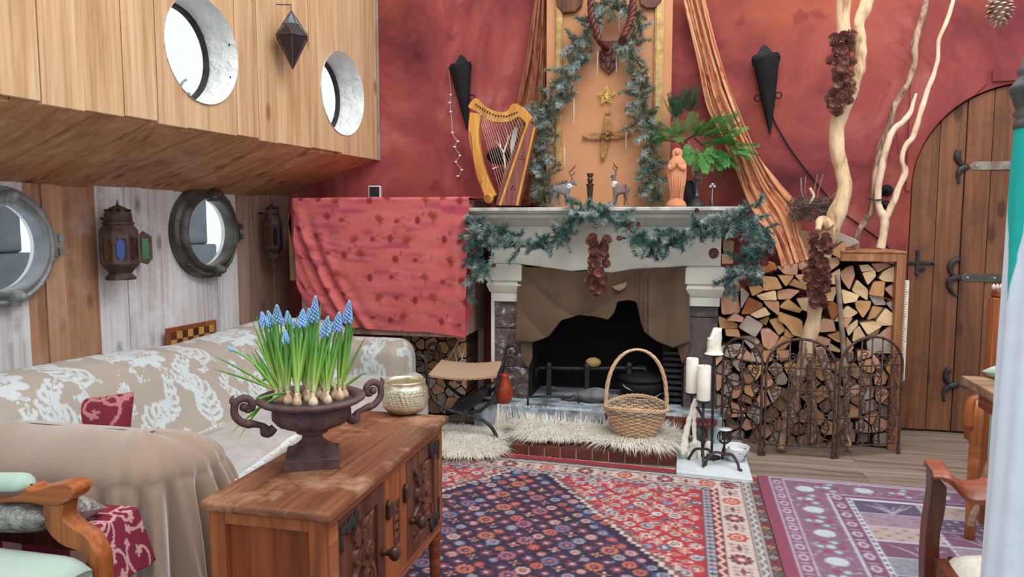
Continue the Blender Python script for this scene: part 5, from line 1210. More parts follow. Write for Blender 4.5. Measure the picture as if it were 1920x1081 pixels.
for i in range(nu):
    u = i/(nu-1); pxt = 549+(880-549)*u; pxb = 556+(873-556)*u; zb_ = W(pxb, tf(pxb), YC-.01).z
    for j in range(nv):
        s = j/(nv-1)
        if s < .3:
            q = s/.3; y = YW-.03+(YC-.006-(YW-.03))*q; p = Vector((W(pxt, 372, YC).x, y, zc0+.004+.003*nz(u*6, y*8)))
        else:
            q = (s-.3)/.7; px = pxt+(pxb-pxt)*q; z = zc0+(zb_-zc0)*q; x0 = W(pxt, 372, YC).x; x1_ = W(pxb, tf(pxb), YC).x
            e = math.exp(-((q-.0)/.02)**2)
            sw = math.exp(-((u-.04-.30*q*q)/.10)**2)*min(1, q*2)
            d = .012+.02*sw*math.sin((u-.30*q*q)*58)+.007*math.sin(u*23+q*5)*q+.010*nz(u*5, q*5, 3)*q+.012*math.exp(-((u-.93)/.03)**2)*math.sin(q*4)
            d += .006*math.sin((u*.7+q*1.2)*30)*max(0, u-.7)*2
            p = Vector((x0+(x1_-x0)*q, YC-d, z-.005*e))
        V[i, j] = p; UV[i, j] = (u*1.15+.05, s*1.15+.03)
me = rawmesh('printed_cloth', V.reshape(-1, 3), gridfaces(nu, nv), M['cloth_paint'], (cv2.sample(UV[..., 0], 1.5-UV[..., 1])*.93).reshape(-1, 3))
rc = link('printed_cloth', me); tag(rc, 'red cloth printed with leaves draped over the crate beside the fireplace', 'cloth'); q = rc.modifiers.new('t', 'SOLIDIFY'); q.thickness = .003; q.offset = 1
# side flaps
for (pts, nm) in (([(873, 376), (884, 384), (888, 450), (890, 545), (882, 590), (872, 634), (866, 560)], 'right_flap'), ([(556, 374), (544, 392), (541, 420), (550, 470), (556, 540), (574, 572), (566, 500), (558, 440)], 'left_flap')):
    P = [W(x, y, YC+(.10 if x > 878 or (x < 552) else .03)) for x, y in pts]; cen_ = sum(P, Vector())/len(P)
    col = np.tile(np.asarray(c(176, 72, 76)), (len(P)*2, 1)); b = B().prism(P, (0, .004, 0)); b.c = col; b.obj(nm, M['cloth_paint'], rc)
p = W(701, 366, YC+.14); clk = thing('clock', 'small white cube clock with a black face on the covered crate', 'clock', (p.x, YC+.16, zc0+.006)); zc_ = zc0+.007
o = B().box(-.037, .037, -.035, .035, 0, .074).obj('case', mat('white plastic', c(196, 200, 204), None, rough=.4), None, bevel=.005); o.parent = clk; o.rotation_euler = (0, 0, .28)
o2 = B().box(-.031, .031, -.039, -.034, .006, .068).obj('face', M['black'], None, bevel=.002); o2.parent = clk; o2.rotation_euler = (0, 0, .28)
# small stack under the crate
f6 = crop(740, 500, 2.703); lr2 = random.Random(8); seeds = []
for j in range(8):
    for i in range(6): seeds.append((70+52*i+(24 if j % 2 else 0)+lr2.uniform(-20, 20), 350+48*j+lr2.uniform(-20, 20)))
n_ = 0; perrow = defaultdict(int)
for si, s in enumerate(seeds):
    poly = [(40, 325), (365, 325), (365, 745), (40, 745)]
    for q in seeds:
        if q is not s: poly = clip(poly, s, q)
    k = lr2.uniform(.84, .95); poly = [(s[0]+(a-s[0])*k, s[1]+(b-s[1])*k) for a, b in poly]
    y_ = 4.44+lr2.uniform(-.02, .02); pts = [W(*f6(*q), y_) for q in poly]; ctr = sum(pts, Vector())/len(pts); R_ = []
    for q in range(len(pts)): a, b_, d = pts[q-1], pts[q], pts[(q+1) % len(pts)]; R_ += [b_.lerp(a, .12), b_.lerp(d, .12)]
    n = len(R_); b = B(); b.grid([[p-ctr+Vector((0, .22, 0)) for p in R_], [p-ctr for p in R_]], False, True, 1)
    b.f.append(tuple(range(n, 2*n))); b.m.append(0); tone = lr2.choice(('dull brown', 'pinkish', 'greyish', 'honey brown')); o = b.obj('firewood_log', [LM[tone], M['bark']]); o.location = ctr
    bm = bmesh.new(); bm.from_mesh(o.data); bmesh.ops.recalc_face_normals(bm, faces=bm.faces); bm.to_mesh(o.data); bm.free()
    j = si//6; tag(o, '%s log, %s from left in %s row of small stack behind the iron stool' % (tone, ORD[perrow[j]], ORD[j]), 'log', 'logs stacked behind the iron stool'); perrow[j] += 1
B().box(xc0+.15, W(886, 640, 4.5).x, YW-.03, YW-.012, 0, .55)
for k, (a, b_) in enumerate((((325, 370), (272, 470)), ((318, 395), (345, 470)), ((300, 420), (340, 560)), ((352, 420), (300, 600)))):
    tag(B().tube([W(*f6(*a), 4.36), W(*f6(*b_), 4.33)], .004, 6).obj('dry_stalk', mat('dry stalk', c(190, 170, 150), None)), ['straight pale dry stalk leaning behind the iron stool', 'short dry stalk just right of the longest pale stalk', 'thin dry stalk reaching low behind the stool seat', 'dry stalk crossing to the left under the stool seat'][k], 'stalk')
# ------------------------------------------------------------------ curtains
def swag(name, lab, left, right, Yf, folds, seed, n=150, m=70, amp=.03, dim=1.0):
    L = spline(left, n); R_ = spline(right, n); V = np.zeros((n, m, 3)); C_ = np.zeros((n, m, 3)); ln = 0
    cvs = Canvas(0, .7, 0, 3.0, .008, c(206, 150, 112)); r = random.Random(seed)
    for k in range(230):
        x, y, a = r.uniform(0, .7), r.uniform(0, 3), r.uniform(-.6, .6); col = (c(160, 84, 64), c(178, 104, 78), c(220, 172, 132), c(150, 72, 58))[k % 4]
        cvs.curve([(x, y), (x+.03*math.sin(a), y+.05), (x+.05*math.sin(a+.8), y+.09)], .010, col, .003, 10); cvs.petal(x, y, .022, 5, col, a, .4)
    for x in np.arange(0.02, .7, .2): cvs.rect(x, x+.012, 0, 3, c(182, 104, 74))
    cvs.blur(1); prev = None
    for i in range(n):
        t = i/(n-1); Y = Yf(t); a, b = W(L[i][0], L[i][1], Y), W(R_[i][0], R_[i][1], Y); mid = (a+b)/2
        if prev is not None: ln += (mid-prev).length
        prev = mid
        for j in range(m):
            u = j/(m-1); ph = u*folds*TAU+1.1*nz(t*3, seed)+.6*t
            p = a.lerp(b, u); p.y -= amp*(.6+.4*nz(t*2.5, seed, u*2))*math.sin(ph)+.4*amp*math.sin(ph*2.3+t*5); p.x += .006*math.sin(ph*1.7+t*9); p.z += .004*math.sin(ph+t*12); V[i, j] = p
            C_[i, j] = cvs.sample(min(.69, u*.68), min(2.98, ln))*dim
    o = link(name, rawmesh(name, V.reshape(-1, 3), gridfaces(n, m), M['cloth_paint'], C_.reshape(-1, 3))); tag(o, lab, 'curtain'); q = o.modifiers.new('t', 'SOLIDIFY'); q.thickness = .003; return o
f4_ = crop(1200, 0, 2.161); f2 = crop(820, 80, 3.379); f3_ = crop(980, 0, 2.703)
q4 = lambda L: [f4_(*p) for p in L]; q2 = lambda L: [f2(*p) for p in L]
swag('curtain', 'orange patterned curtain swept down to the firewood right of the fireplace', q4([(160, -60), (172, 0), (205, 130), (238, 260), (275, 430), (325, 530), (375, 650), (425, 800), (470, 890), (530, 960), (575, 1082)]), q4([(250, -60), (262, 0), (300, 150), (335, 270), (375, 380), (440, 545), (490, 640), (560, 740), (640, 840), (655, 940), (690, 1050)]), lambda t: YW-.10-.12*max(0, t-.5)/.5-.16*max(0, (t-.72)/.28), 3.6, 3)
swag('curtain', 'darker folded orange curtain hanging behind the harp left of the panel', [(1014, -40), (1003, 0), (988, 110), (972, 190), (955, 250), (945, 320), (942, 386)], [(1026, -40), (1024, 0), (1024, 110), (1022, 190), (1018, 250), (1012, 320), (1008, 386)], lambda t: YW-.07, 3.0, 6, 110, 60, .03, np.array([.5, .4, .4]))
# ------------------------------------------------------------------ sconces
def sconce(lab, top, tip, halfw, Y, ears):
    T, E = W(*top, Y), W(*tip, Y+.05); ax = (E-T); L = ax.length; ax.normalize(); r0 = halfw/FPX*(Y/ray(*top).y)
    t = thing('wall_sconce', lab, 'wall lamp', tuple(T)); zax = ax; xax = Vector((1, 0, 0)); xax = (xax-zax*xax.dot(zax)).normalized(); yax = zax.cross(xax)
    Mx = Matrix((xax, yax, zax)).transposed(); b = B(); rows = []
    for i in range(20):
        f_ = i/19; rr_ = r0*(1-.12*math.sin(PI*f_)*0)*(1-f_**1.15)+.003
        rows.append([T+Mx@Vector((rr_*math.cos(TAU*k/20), rr_*math.sin(TAU*k/20)*.8, L*f_)) for k in range(20)])
    b.grid(rows, False, True).obj('cone', M['black'], t, smooth=True)
    sp = [T+Mx@Vector((x*r0, -r0*.82*math.sqrt(max(0, 1-x*x*.9)), z*r0)) for x, z in ((-1, .1), (-.98, -.35), (-.62, -.42), (-.25, -.95), (0, -1.15), (.25, -.95), (.62, -.42), (.98, -.35), (1, .1))]
    B().prism(sp, Mx@Vector((0, .006, 0))).obj('crown', M['black'], t)
    for sx in (-1, 1):
        B().tube(spline([T+Mx@Vector((sx*r0*.9, 0, -r0*.3)), T+Mx@Vector((sx*r0*1.08, 0, 0)), T+Mx@Vector((sx*r0*1.0, 0, r0*.5))], 10), .004, 6).obj('loop', M['black'], t, smooth=True)
    for sx in ears:
        e = T+Mx@Vector((sx*r0*.62, 0, L*.50)); B().tube([e+Mx@Vector((sx*.014+.018*math.cos(a), 0, .018*math.sin(a))) for a in [TAU*k/14 for k in range(14)]], .004, 6, closed=True).obj('ring', M['black'], t, smooth=True)
    q = T+ax*L*.3; B().box(q.x-.02, q.x+.02, q.y+.02, YW-.001, q.z-.02, q.z+.02).obj('bracket', M['black'], t)
    return t
sconce('black cone wall sconce leaning beside the harp', f2(145, 150), f2(190, 556), 20, YW-.07, (1,))
sconce('black cone wall sconce with a trailing cable right of the curtain', f4_(510, 235), f4_(527, 546), 23, YW-.07, (-1, 1))
cab = B().tube(path([f4_(530, 440), f4_(540, 480), f4_(562, 525), f4_(600, 590), f4_(650, 660), f4_(705, 730), f4_(760, 795), (1580, 398), (1650, 450), (1672, 472)], YW-.012, 60), .0045, 6).obj('cable', M['black'], smooth=True); tag(cab, 'thin black cable running down the red wall from the sconce', 'cable')
bs = thing('bead_string', 'thread of tiny white beads hanging from the leaning sconce', 'bead string', tuple(W(*f2(78, 170), YW-.03)))
bp_ = [f2(*p) for p in ((75, 140), (75, 200), (82, 260), (85, 330), (80, 380), (85, 437), (92, 510), (95, 570), (112, 605), (130, 625), (110, 660), (143, 715), (117, 755), (155, 805), (130, 845))]
B().tube(path(bp_, YW-.02, 80), .0012, 4).obj('thread', M['fringe'], bs)
for k in (3, 4, 5, 7, 9, 10, 11, 12, 13, 14): p = W(*bp_[k], YW-.022); B().ball(p, (.011, .006, .006), 8, 6).obj('bead', M['wax'], bs, smooth=True)
# ------------------------------------------------------------------ harp on the mantel
YH = 4.40; hp = thing('harp', 'small wooden lap harp standing on the left end of the mantel', 'harp', (W(*f2(440, 1030), YH).x, YH, zs))
M['harp'] = wood('honey harp wood', c(222, 166, 84), c(200, 140, 62), c(160, 104, 44), rv=0, knots=0, rough=.3, bump=.1)
M['harp_red'] = wood('reddish soundbox', c(150, 92, 80), c(128, 74, 66), c(104, 58, 52), rv=0, knots=0, rough=.35, bump=.1)
def band(A, Bq, n, y, d, nm, m, parent):
    a, b_ = spline(A, n), spline(Bq, n); P = [W(*f2(*p), y) for p in a]+[W(*f2(*p), y) for p in b_[::-1]]
    bb = B(); k = n; V0 = [[P[i], P[2*k-1-i], P[2*k-1-i]+Vector((0, d, 0)), P[i]+Vector((0, d, 0))] for i in range(k)]
    k0 = len(bb.v); bb.grid(V0, False, True); bb.f += [(0, 1, 2, 3), (4*k-1, 4*k-2, 4*k-3, 4*k-4)]; bb.m += [0, 0]
    o = bb.obj(nm, m, parent, bevel=.004); bm = bmesh.new(); bm.from_mesh(o.data); bmesh.ops.recalc_face_normals(bm, faces=bm.faces); bm.to_mesh(o.data); bm.free(); return o
nk = band([(192, 402), (240, 350), (300, 402), (380, 438), (440, 432), (478, 385), (540, 408), (602, 475)], [(198, 412), (262, 445), (315, 490), (400, 506), (470, 494), (512, 470), (545, 492), (565, 525)], 30, YH-.02, .045, 'neck', M['harp'], hp)
band([(205, 440), (196, 560), (212, 680), (246, 830), (290, 950), (308, 1008)], [(275, 452), (262, 560), (266, 650), (292, 780), (334, 890), (372, 965)], 30, YH-.02, .05, 'pillar', M['harp'], hp)
pv = W(*f2(330, 985), YH); B().lathe([(0.0, -.035), (.028, -.033), (.03, -.02), (.03, .02)], 24, at=(pv.x, YH, pv.z), M=MY).obj('scroll_foot', M['harp'], hp, smooth=True)
B().tube([Vector((pv.x+x, YH-.036, pv.z+y)) for x, y in spiral(.004, .022, 1.6, 30)], .0028, 6).tube(path([f2(*p) for p in ((205, 560), (215, 610), (225, 720), (250, 840), (268, 890), (282, 870))], YH-.022, 40), .0035, 6).obj('carving', M['oak_up'], hp, smooth=True)
B().prism([W(*f2(*p), YH-.03) for p in ((572, 500), (618, 530), (508, 1030), (398, 1030))], (0, .10, 0)).obj('soundbox', M['harp_red'], hp, bevel=.003)
B().prism([W(*f2(*p), YH-.01) for p in ((560, 520), (575, 505), (400, 1030), (368, 1030), (428, 800))], (0, .08, 0)).obj('soundbox_side', M['harp_red'], hp, bevel=.003)
for (a, b_) in (((574, 500), (396, 1030)), ((616, 535), (504, 1030))):
    B().prism([W(*f2(*p), YH-.034) for p in ((a[0]-8, a[1]), (a[0]+6, a[1]), (b_[0]+8, b_[1]), (b_[0]-8, b_[1]))], (0, .006, 0)).obj('edge_strip', M['harp'], hp)
for (x, y) in ((535, 730), (478, 920)):
    b = B()
    for dx, dy in ((0, -10), (-10, 6), (10, 6)): p = W(*f2(x+dx, y+dy), YH-.031); b.lathe([(.0, -.0015), (.0042, -.001), (.0042, .002)], 12, at=tuple(p), M=MY)
    b.obj('sound_hole', M['soot'], hp)
ns_ = 17
pins = B()
for k in range(ns_):
    t = k/(ns_-1); a = W(*f2(*[float(np.interp(t, [0, .25, .5, .75, 1], v)) for v in ([245, 300, 370, 440, 505], [392, 430, 462, 466, 440])]), YH-.024); e = W(*f2(float(np.interp(t, [0, 1], [395, 545])), float(np.interp(t, [0, 1], [930, 545]))), YH-.012)
    B().tube([a, e], .0009, 3, caps=False).obj('string', mat('harp string', c(196, 170, 150), None) if k == 0 else bpy.data.materials['harp string'], hp)
    B().ball(a, (.0055, .006, .0055), 8, 5).obj('tuning_pin', M['black'], hp)
# antlers and a feather in a dark basket behind the harp
vx = W(*f2(400, 1030), YH+.12); vb = thing('brown_basket', 'brown cone basket behind the harp holding white antlers and a feather', 'basket', (vx.x, YH+.14, zs))
B().lathe([(.03, .0), (.042, .03), (.05, .09), (.055, .10)], 20, at=(vx.x, YH+.14, zs+.001)).obj('body', mat('brown wicker', c(104, 78, 66), c(70, 50, 44), 40, .9, 0, .6, 90), vb, smooth=True)
B().ball((W(*f2(385, 720), YH+.16).x, YH+.16, W(*f2(400, 715), YH+.16).z), (.075, .03, .055), 14, 10).obj('dark_filling', M['black'], vb, smooth=True)
M['antler'] = mat('bleached antler', c(222, 214, 204), c(198, 186, 172), 14, .6, 0, .2, 60)
an = B()
for pts, rad in (([(432, 800), (425, 740), (415, 690), (392, 655), (368, 618)], .008), ([(400, 670), (395, 620), (380, 566)], .006), ([(418, 700), (440, 640), (448, 600), (428, 534)], .008), ([(444, 620), (462, 585), (468, 560)], .005), ([(350, 800), (385, 785)], .006)):
    P = path([f2(*p) for p in pts], YH+.08, 18); an.tube(P, [rad*(1-.75*i/17) for i in range(18)], 8)
tag(an.obj('antler', M['antler'], smooth=True), 'white branching antler rising behind the harp strings', 'antler')
P = [W(*f2(*p), YH+.085) for p in ((466, 700), (462, 640), (478, 560), (492, 530), (508, 545), (500, 600), (486, 660), (474, 700))]
tag(B().prism(P, (0, .004, 0)).tube([W(*f2(468, 720), YH+.085), W(*f2(495, 545), YH+.083)], .002, 5).obj('feather', mat('white feather', c(206, 210, 212), None)), 'broad white feather standing behind the harp soundbox', 'feather')
# ------------------------------------------------------------------ trophies on the panel
tq = lambda L: [f3_(*p) for p in L]
at_ = thing('antler_trophy', 'twisted reddish brown antlers on a small carved shield on the panel', 'trophy', tuple(W(*f3_(435, 340), YP-.03)))
M['horn'] = mat('dark red horn', c(104, 46, 42), c(74, 32, 32), 30, .4, 0, .3, 60)
B().prism([W(*f3_(*p), YP-.03) for p in ((408, 206), (495, 206), (478, 232), (482, 265), (474, 335), (436, 376), (392, 335), (388, 265), (400, 235))], (0, .03, 0)).obj('shield', M['horn'], at_, bevel=.006)
b = B()
for k, (x, y, rx, ry) in enumerate(((433, 262, 24, 22), (410, 300, 13, 16), (458, 300, 13, 16), (434, 330, 14, 20))): p = W(*f3_(x, y), YP-.032); b.ball(p, (rx/2.703*.0034, .010, ry/2.703*.0034), 12, 8)
b.obj('carved_leaf', M['horn'], at_, smooth=True)
for pts in ([(415, 228), (388, 205), (372, 150), (352, 100), (346, 40), (344, -20), (350, -90)], [(490, 215), (515, 175), (540, 120), (556, 60), (560, -20), (552, -90)]):
    P = path(tq(pts), YP-.15+.0, 60); P = [p+Vector((0, .11*max(0, 1-i/10), 0)) for i, p in enumerate(P)]; b = B()
    for ph in (0, 2.1, 4.2): b.tube([p+Vector((.010*math.cos(i*.42+ph), .010*math.sin(i*.42+ph), .0)) for i, p in enumerate(P)], .0125, 7)
    b.obj('antler', M['horn'], at_, smooth=True)
# star and straw cross
ps = W(*f3_(425, 485), YP-.02); b = B(); sr = 46/2.703/FPX*4.75; r = random.Random(3)
st = [(ps.x+(sr if k % 2 == 0 else sr*.45)*math.sin(TAU*k/10), YP-.02, ps.z+(sr if k % 2 == 0 else sr*.45)*math.cos(TAU*k/10)) for k in range(10)]
b.tube(st, .0035, 5, closed=True)
for k in range(70):
    i = r.randrange(10); q = Vector(st[i]).lerp(Vector(ps), r.random()); i2 = r.randrange(10); q2_ = Vector(st[i2]).lerp(Vector(ps), .4+.6*r.random()); d = (q2_-q); d = d.normalized()*min(.03, d.length); b.tube([q, q+d*.5+Vector((0, -.006, 0)), q+d], .0018, 4)
tag(b.obj('star', mat('bright gold wire', c(236, 206, 120), c(206, 168, 84), 40, .4, .3), smooth=True), 'gold wire star hanging on the orange panel above the straw cross', 'star')
sc_ = thing('straw_cross', 'woven straw cross with four bound arms on the orange panel', 'cross', tuple(W(*f3_(425, 685), YP-.02)))
M['straw'] = mat('dull straw', c(184, 142, 92), c(146, 106, 66), 50, .85, 0, .3, 120)
pc_ = W(*f3_(425, 685), YP-.022)
for (ex, ey) in ((433, 560), (405, 812), (304, 694), (546, 682)):
    e = W(*f3_(ex, ey), YP-.018); d = (e-pc_); n_ = Vector((-d.z, 0, d.x)).normalized(); b = B()
    for k in range(7):
        o_ = (k-3)*.0075; P = [pc_+n_*o_*.8+Vector((0, -.004*(k % 2), 0)), pc_+d*.5+n_*o_*.85*(1+.2*math.sin(k)), pc_+d*.88+n_*o_*.35, e+n_*o_*.55]; b.tube(spline(P, 12), .0036, 5)
    b.lathe([(.013, -.008), (.014, 0), (.013, .008)], 10, at=tuple(pc_+d*.88)); b.obj('arm', M['straw'], sc_, smooth=True)
b = B()
for k in range(5):
    s_ = .040-.008*k; Q = [pc_+Vector((s_*math.cos(a+.35), -.012-.003*k, s_*math.sin(a+.35))) for a in (0, PI/2, PI, 1.5*PI)]; b.tube(Q, .0042, 5, closed=True)
b.obj('woven_centre', M['straw'], sc_, smooth=True)
_k = N('clear icicle'); _k.p.inputs['Transmission Weight'].default_value = .6; M['ice'] = _k.done(c(238, 232, 220), .1, 0, .6)
ICE = [(490, 45, 165, 'highest icicle ornament beside the right antler'), (225, 240, 330, 'icicle ornament low on the left gilt strip'), (380, 250, 388, 'long icicle ornament left of the antler shield'), (475, 275, 378, 'icicle ornament right of the antler shield'), (148, 520, 662, 'icicle ornament in the left pine garland'), (260, 490, 642, 'icicle ornament left of the straw cross'), (212, 745, 842, 'lowest icicle ornament above the grey reindeer'), (525, 630, 766, 'icicle ornament right of the straw cross'), (680, 520, 606, 'icicle ornament on the right gilt strip')]
for (x, y0_, y1_, lab) in ICE:
    a, e = W(*f3_(x, y0_), YP-.085), W(*f3_(x, y1_), YP-.085); L = (a-e).length
    o = B().lathe([(0, -L), (.0025, -L*.8), (.0035, -L*.5), (.005, -L*.2), (.0045, -.006), (.001, 0)], 8, at=tuple(a), mod=lambda a_, z: 1+.25*math.sin(a_+z*180)).tube([a, a+Vector((0, .01, .03))], .0008, 4).obj('icicle_ornament', M['ice'], smooth=True); tag(o, lab, 'ornament', 'icicle ornaments')
# ------------------------------------------------------------------ figures and candlesticks on the mantel
def skin(name, verts, edges, m, parent, sub=2):
    me = bpy.data.meshes.new(name); me.from_pydata([v[:3] for v in verts], edges, []); o = link(name, me, parent); me.materials.append(m)
    o.modifiers.new('skin', 'SKIN'); sv = me.skin_vertices[0].data
    for i, v in enumerate(verts): r_ = v[3]; sv[i].radius = (r_, r_); sv[i].use_root = (i == 0)
    s_ = o.modifiers.new('sub', 'SUBSURF'); s_.levels = sub; s_.render_levels = sub
    o.modifiers['skin'].use_smooth_shade = True; return o
def deer(lab, F, Y, S, m_body, m_neck, m_antler):
    """F: crop-pixel map; S: dict of joints in crop pixels"""
    p = lambda x, y, d=0: tuple(W(*f3_(x, y), Y+d)); g = lambda x, y, r_, d=0: p(x, y, d)+(r_,)
    t = thing('reindeer_figure', lab, 'figurine', p(*S['base'])); w = .016
    v = [g(*S['mid'], .026), g(*S['rump'], .024), g(*S['chest'], .026), g(*S['neck'], .015), g(*S['head'], .0125), g(*S['nose'], .007), g(*S['tail'], .007)]; e = [(0, 1), (0, 2), (2, 3), (3, 4), (4, 5), (1, 6)]
    for key, side in (('fl', -1), ('fr', 1), ('hl', -1), ('hr', 1)):
        j = S[key]; root = 2 if key[0] == 'f' else 1
        for k, q in enumerate(j):
            z_ = p(q[0], q[1], side*w); zz_ = max(z_[2], zs+.006); v.append((z_[0], z_[1], zz_, (.011, .007, .0062)[min(k, 2)])); e.append((root if k == 0 else len(v)-2, len(v)-1))
    skin('body', v, e, m_body, t)
    b = B(); n_, c_ = Vector(p(*S['neck'])), Vector(p(*S['chest']))
    for k in range(7): q = n_.lerp(c_, .15+.12*k); b.ball(q+Vector((.004*math.sin(k*2), 0, -.004)), (.020-.001*abs(k-3), .021, .017), 10, 7)
    b.obj('neck_fur', m_neck, t, smooth=True)
    for sd in (-1, 1):
        P = [Vector(p(q[0], q[1], sd*(.006+.005*k))) for k, q in enumerate(S['ant'])]; b = B().tube(spline(P, 14), [.0036-.002*i/13 for i in range(14)], 6)
        for k in (1, 2, 3): b.tube([P[k], P[k]+Vector((.016*S['dir'], sd*.006, .014)), P[k]+Vector((.02*S['dir'], sd*.008, .026))], .0022, 5)
        b.obj('antler', m_antler, t, smooth=True)
        h = Vector(p(*S['head'])); B().prism([h+Vector((-.004*S['dir'], sd*.010, .006)), h+Vector((-.020*S['dir'], sd*.022, .014)), h+Vector((-.008*S['dir'], sd*.012, .001))], (0, sd*.003, 0)).obj('ear', m_body, t)
        B().ball(h+Vector((.006*S['dir'], sd*.0105, .003)), .0026, 8, 6).obj('eye', M['black'], t, smooth=True)
    return t
gr_ = mat('grey felt', c(120, 118, 124), c(100, 98, 104), 30, .95, 0, .3, 200); br_ = mat('brown grey felt', c(130, 108, 96), c(106, 88, 80), 30, .95, 0, .3, 200); wf_ = mat('white fur', c(222, 220, 218), c(204, 202, 202), 40, .95, 0, .5, 200); ab_ = mat('twig antler', c(96, 70, 58), None)
deer('grey reindeer figure with a white ruff facing right on the mantel', f3_, 4.32, dict(base=(200, 1040), mid=(195, 962), rump=(168, 958), chest=(222, 962), neck=(240, 932), head=(256, 922), nose=(276, 938), tail=(150, 945), dir=1,
     fl=[(228, 985), (226, 1010), (224, 1042)], fr=[(218, 985), (219, 1010), (222, 1042)], hl=[(168, 985), (156, 1008), (150, 1042)], hr=[(176, 985), (180, 1010), (186, 1042)], ant=[(252, 912), (246, 892), (238, 872), (250, 858), (264, 852)]), gr_, wf_, ab_)
deer('brown reindeer figure with a white throat facing left on the mantel', f3_, 4.32, dict(base=(500, 1040), mid=(505, 960), rump=(532, 955), chest=(474, 958), neck=(462, 918), head=(464, 890), nose=(444, 896), tail=(548, 945), dir=-1,
     fl=[(468, 985), (462, 1012), (458, 1042)], fr=[(476, 985), (474, 1012), (470, 1042)], hl=[(528, 985), (532, 1010), (532, 1042)], hr=[(518, 985), (520, 1010), (514, 1042)], ant=[(468, 878), (474, 866), (480, 854), (478, 846), (470, 840)]), br_, wf_, ab_)
def stick_(name, lab, x, ytop, ybase, Y, prof, m, parts, cat='candlestick'):
    a, e = W(x, ytop, Y), W(x, ybase, Y); H = a.z-zs; t = thing(name, lab, cat, (e.x, Y, zs))
    for nm, pr, mm in parts: B().lathe([(r_, zs+.0008+z*H) for r_, z in pr], 24, at=(e.x, Y, 0)).obj(nm, mm, t, smooth=True, auto=True)
    return t, e.x, H
gm_ = mat('green glazed base', c(150, 146, 110), c(116, 120, 100), 12, .3); dkb = mat('dark bronze', c(88, 66, 50), c(60, 46, 38), 20, .4, .6)
stick_('candlestick', 'bronze column candlestick on a green stepped base at the centre of the mantel', 1106, 325, 384, 4.30, 0, 0, (('base', [(.042, 0), (.042, .05), (.034, .06), (.034, .12), (.022, .16), (.019, .25)], gm_), ('column', [(.014, .25), (.015, .3), (.019, .62), (.023, .66), (.023, .69), (.01, .71)], dkb), ('cup', [(.01, .71), (.014, .74), (.018, .82), (.012, .88), (.018, .93), (.019, 1.0), (.012, 1.0), (.01, .95)], dkb)))
pw = mat('tarnished pewter', c(84, 82, 86), c(56, 54, 58), 20, .4, .7, .2, 60)
stick_('candlestick', 'tarnished pewter candlestick right of the terracotta madonna', 1306, 321, 384, 4.34, 0, 0, (('base', [(.05, 0), (.05, .04), (.038, .1), (.03, .13), (.03, .2), (.016, .25)], pw), ('stem', [(.01, .25), (.016, .32), (.010, .38), (.014, .6), (.018, .68), (.009, .72)], pw), ('cup', [(.009, .72), (.018, .78), (.02, .8), (.011, .84), (.014, .96), (.02, 1.0), (.01, 1.0)], pw)))
t_, ex, H = stick_('silver_ornament', 'small silver trefoil on a slim foot at the right end of the mantel', 1335, 345, 385, 4.36, 0, 0, (('foot', [(.014, 0), (.012, .2), (.005, .32)], pw), ('stem', [(.0028, .32), (.0028, .8)], M['port_grey'])), 'ornament')
b = B()
for dx, dz in ((0, .012), (-.011, 0), (.011, 0)): b.ball((ex+dx, 4.36, zs+H*.9+dz), (.008, .004, .008), 10, 7)
b.obj('trefoil', M['port_grey'], t_, smooth=True)
# terracotta madonna
mx = W(1268, 384, 4.33); H = W(1268, 277, 4.33).z-zs; md = thing('madonna_statue', 'terracotta madonna statue with praying hands on the mantel', 'statue', (mx.x, 4.33, zs))
M['terracotta'] = mat('terracotta', c(206, 142, 104), c(186, 122, 88), 9, .75, 0, .15, 60)
B().lathe([(.058, 0), (.058, .012), (.05, .028), (.036, .045), (.034, .05)], 24, at=(mx.x, 4.33, zs+.0008)).obj('plinth', M['terracotta'], md, smooth=True)
rows = []; prof = [(.0, 1.0), (.016, .985), (.026, .955), (.030, .92), (.029, .88), (.025, .855), (.032, .82), (.046, .77), (.052, .70), (.053, .60), (.050, .48), (.046, .38), (.040, .28), (.036, .20), (.038, .15), (.034, .13)]
for r_, z in prof:
    row = []
    for k in range(48):
        a = TAU*k/48; fr_ = max(0, -math.sin(a)); q = r_*(1+.05*math.sin(a*7+z*6)*(z < .75)+.03*math.sin(a*13+z*9)*(z < .6))
        y = q*math.sin(a)*.72; x = q*math.cos(a)
        if .86 < z < .97: y += fr_**3*.012*1.0          # the face sits back inside the veil
        if z < .8: y -= .010*fr_*math.exp(-((z-.30)/.2)**2)
        row.append((mx.x+x, 4.33+y, zs+z*H))
    rows.append(row)
B().grid(rows[::-1], False, True).obj('robe', M['terracotta'], md, smooth=True)
b = B().ball((mx.x, 4.33-.012, zs+.915*H), (.014, .014, .019), 14, 10).ball((mx.x, 4.33-.027, zs+.912*H), (.0025, .003, .005), 8, 6).ball((mx.x-.005, 4.33-.025, zs+.92*H), (.002, .0015, .0012), 6, 5).ball((mx.x+.005, 4.33-.025, zs+.92*H), (.002, .0015, .0012), 6, 5).ball((mx.x, 4.33-.0255, zs+.897*H), (.004, .0015, .0012), 8, 5).obj('face', M['terracotta'], md, smooth=True)
b = B()
for s_ in (-1, 1):
    b.tube(spline([(mx.x+s_*.042, 4.33-.015, zs+.70*H), (mx.x+s_*.034, 4.33-.036, zs+.64*H), (mx.x+s_*.012, 4.33-.046, zs+.69*H)], 12), [.013]*6+[.011]*6, 8)
    for f_ in range(4): b.tube([(mx.x+s_*.0035, 4.33-.050+.004*f_, zs+.685*H), (mx.x+s_*.003, 4.33-.052+.0035*f_, zs+.765*H+.002*(f_ in (1, 2)))], [.0024, .0018], 6)
b.obj('praying_hands', M['terracotta'], md, smooth=True)
b = B()
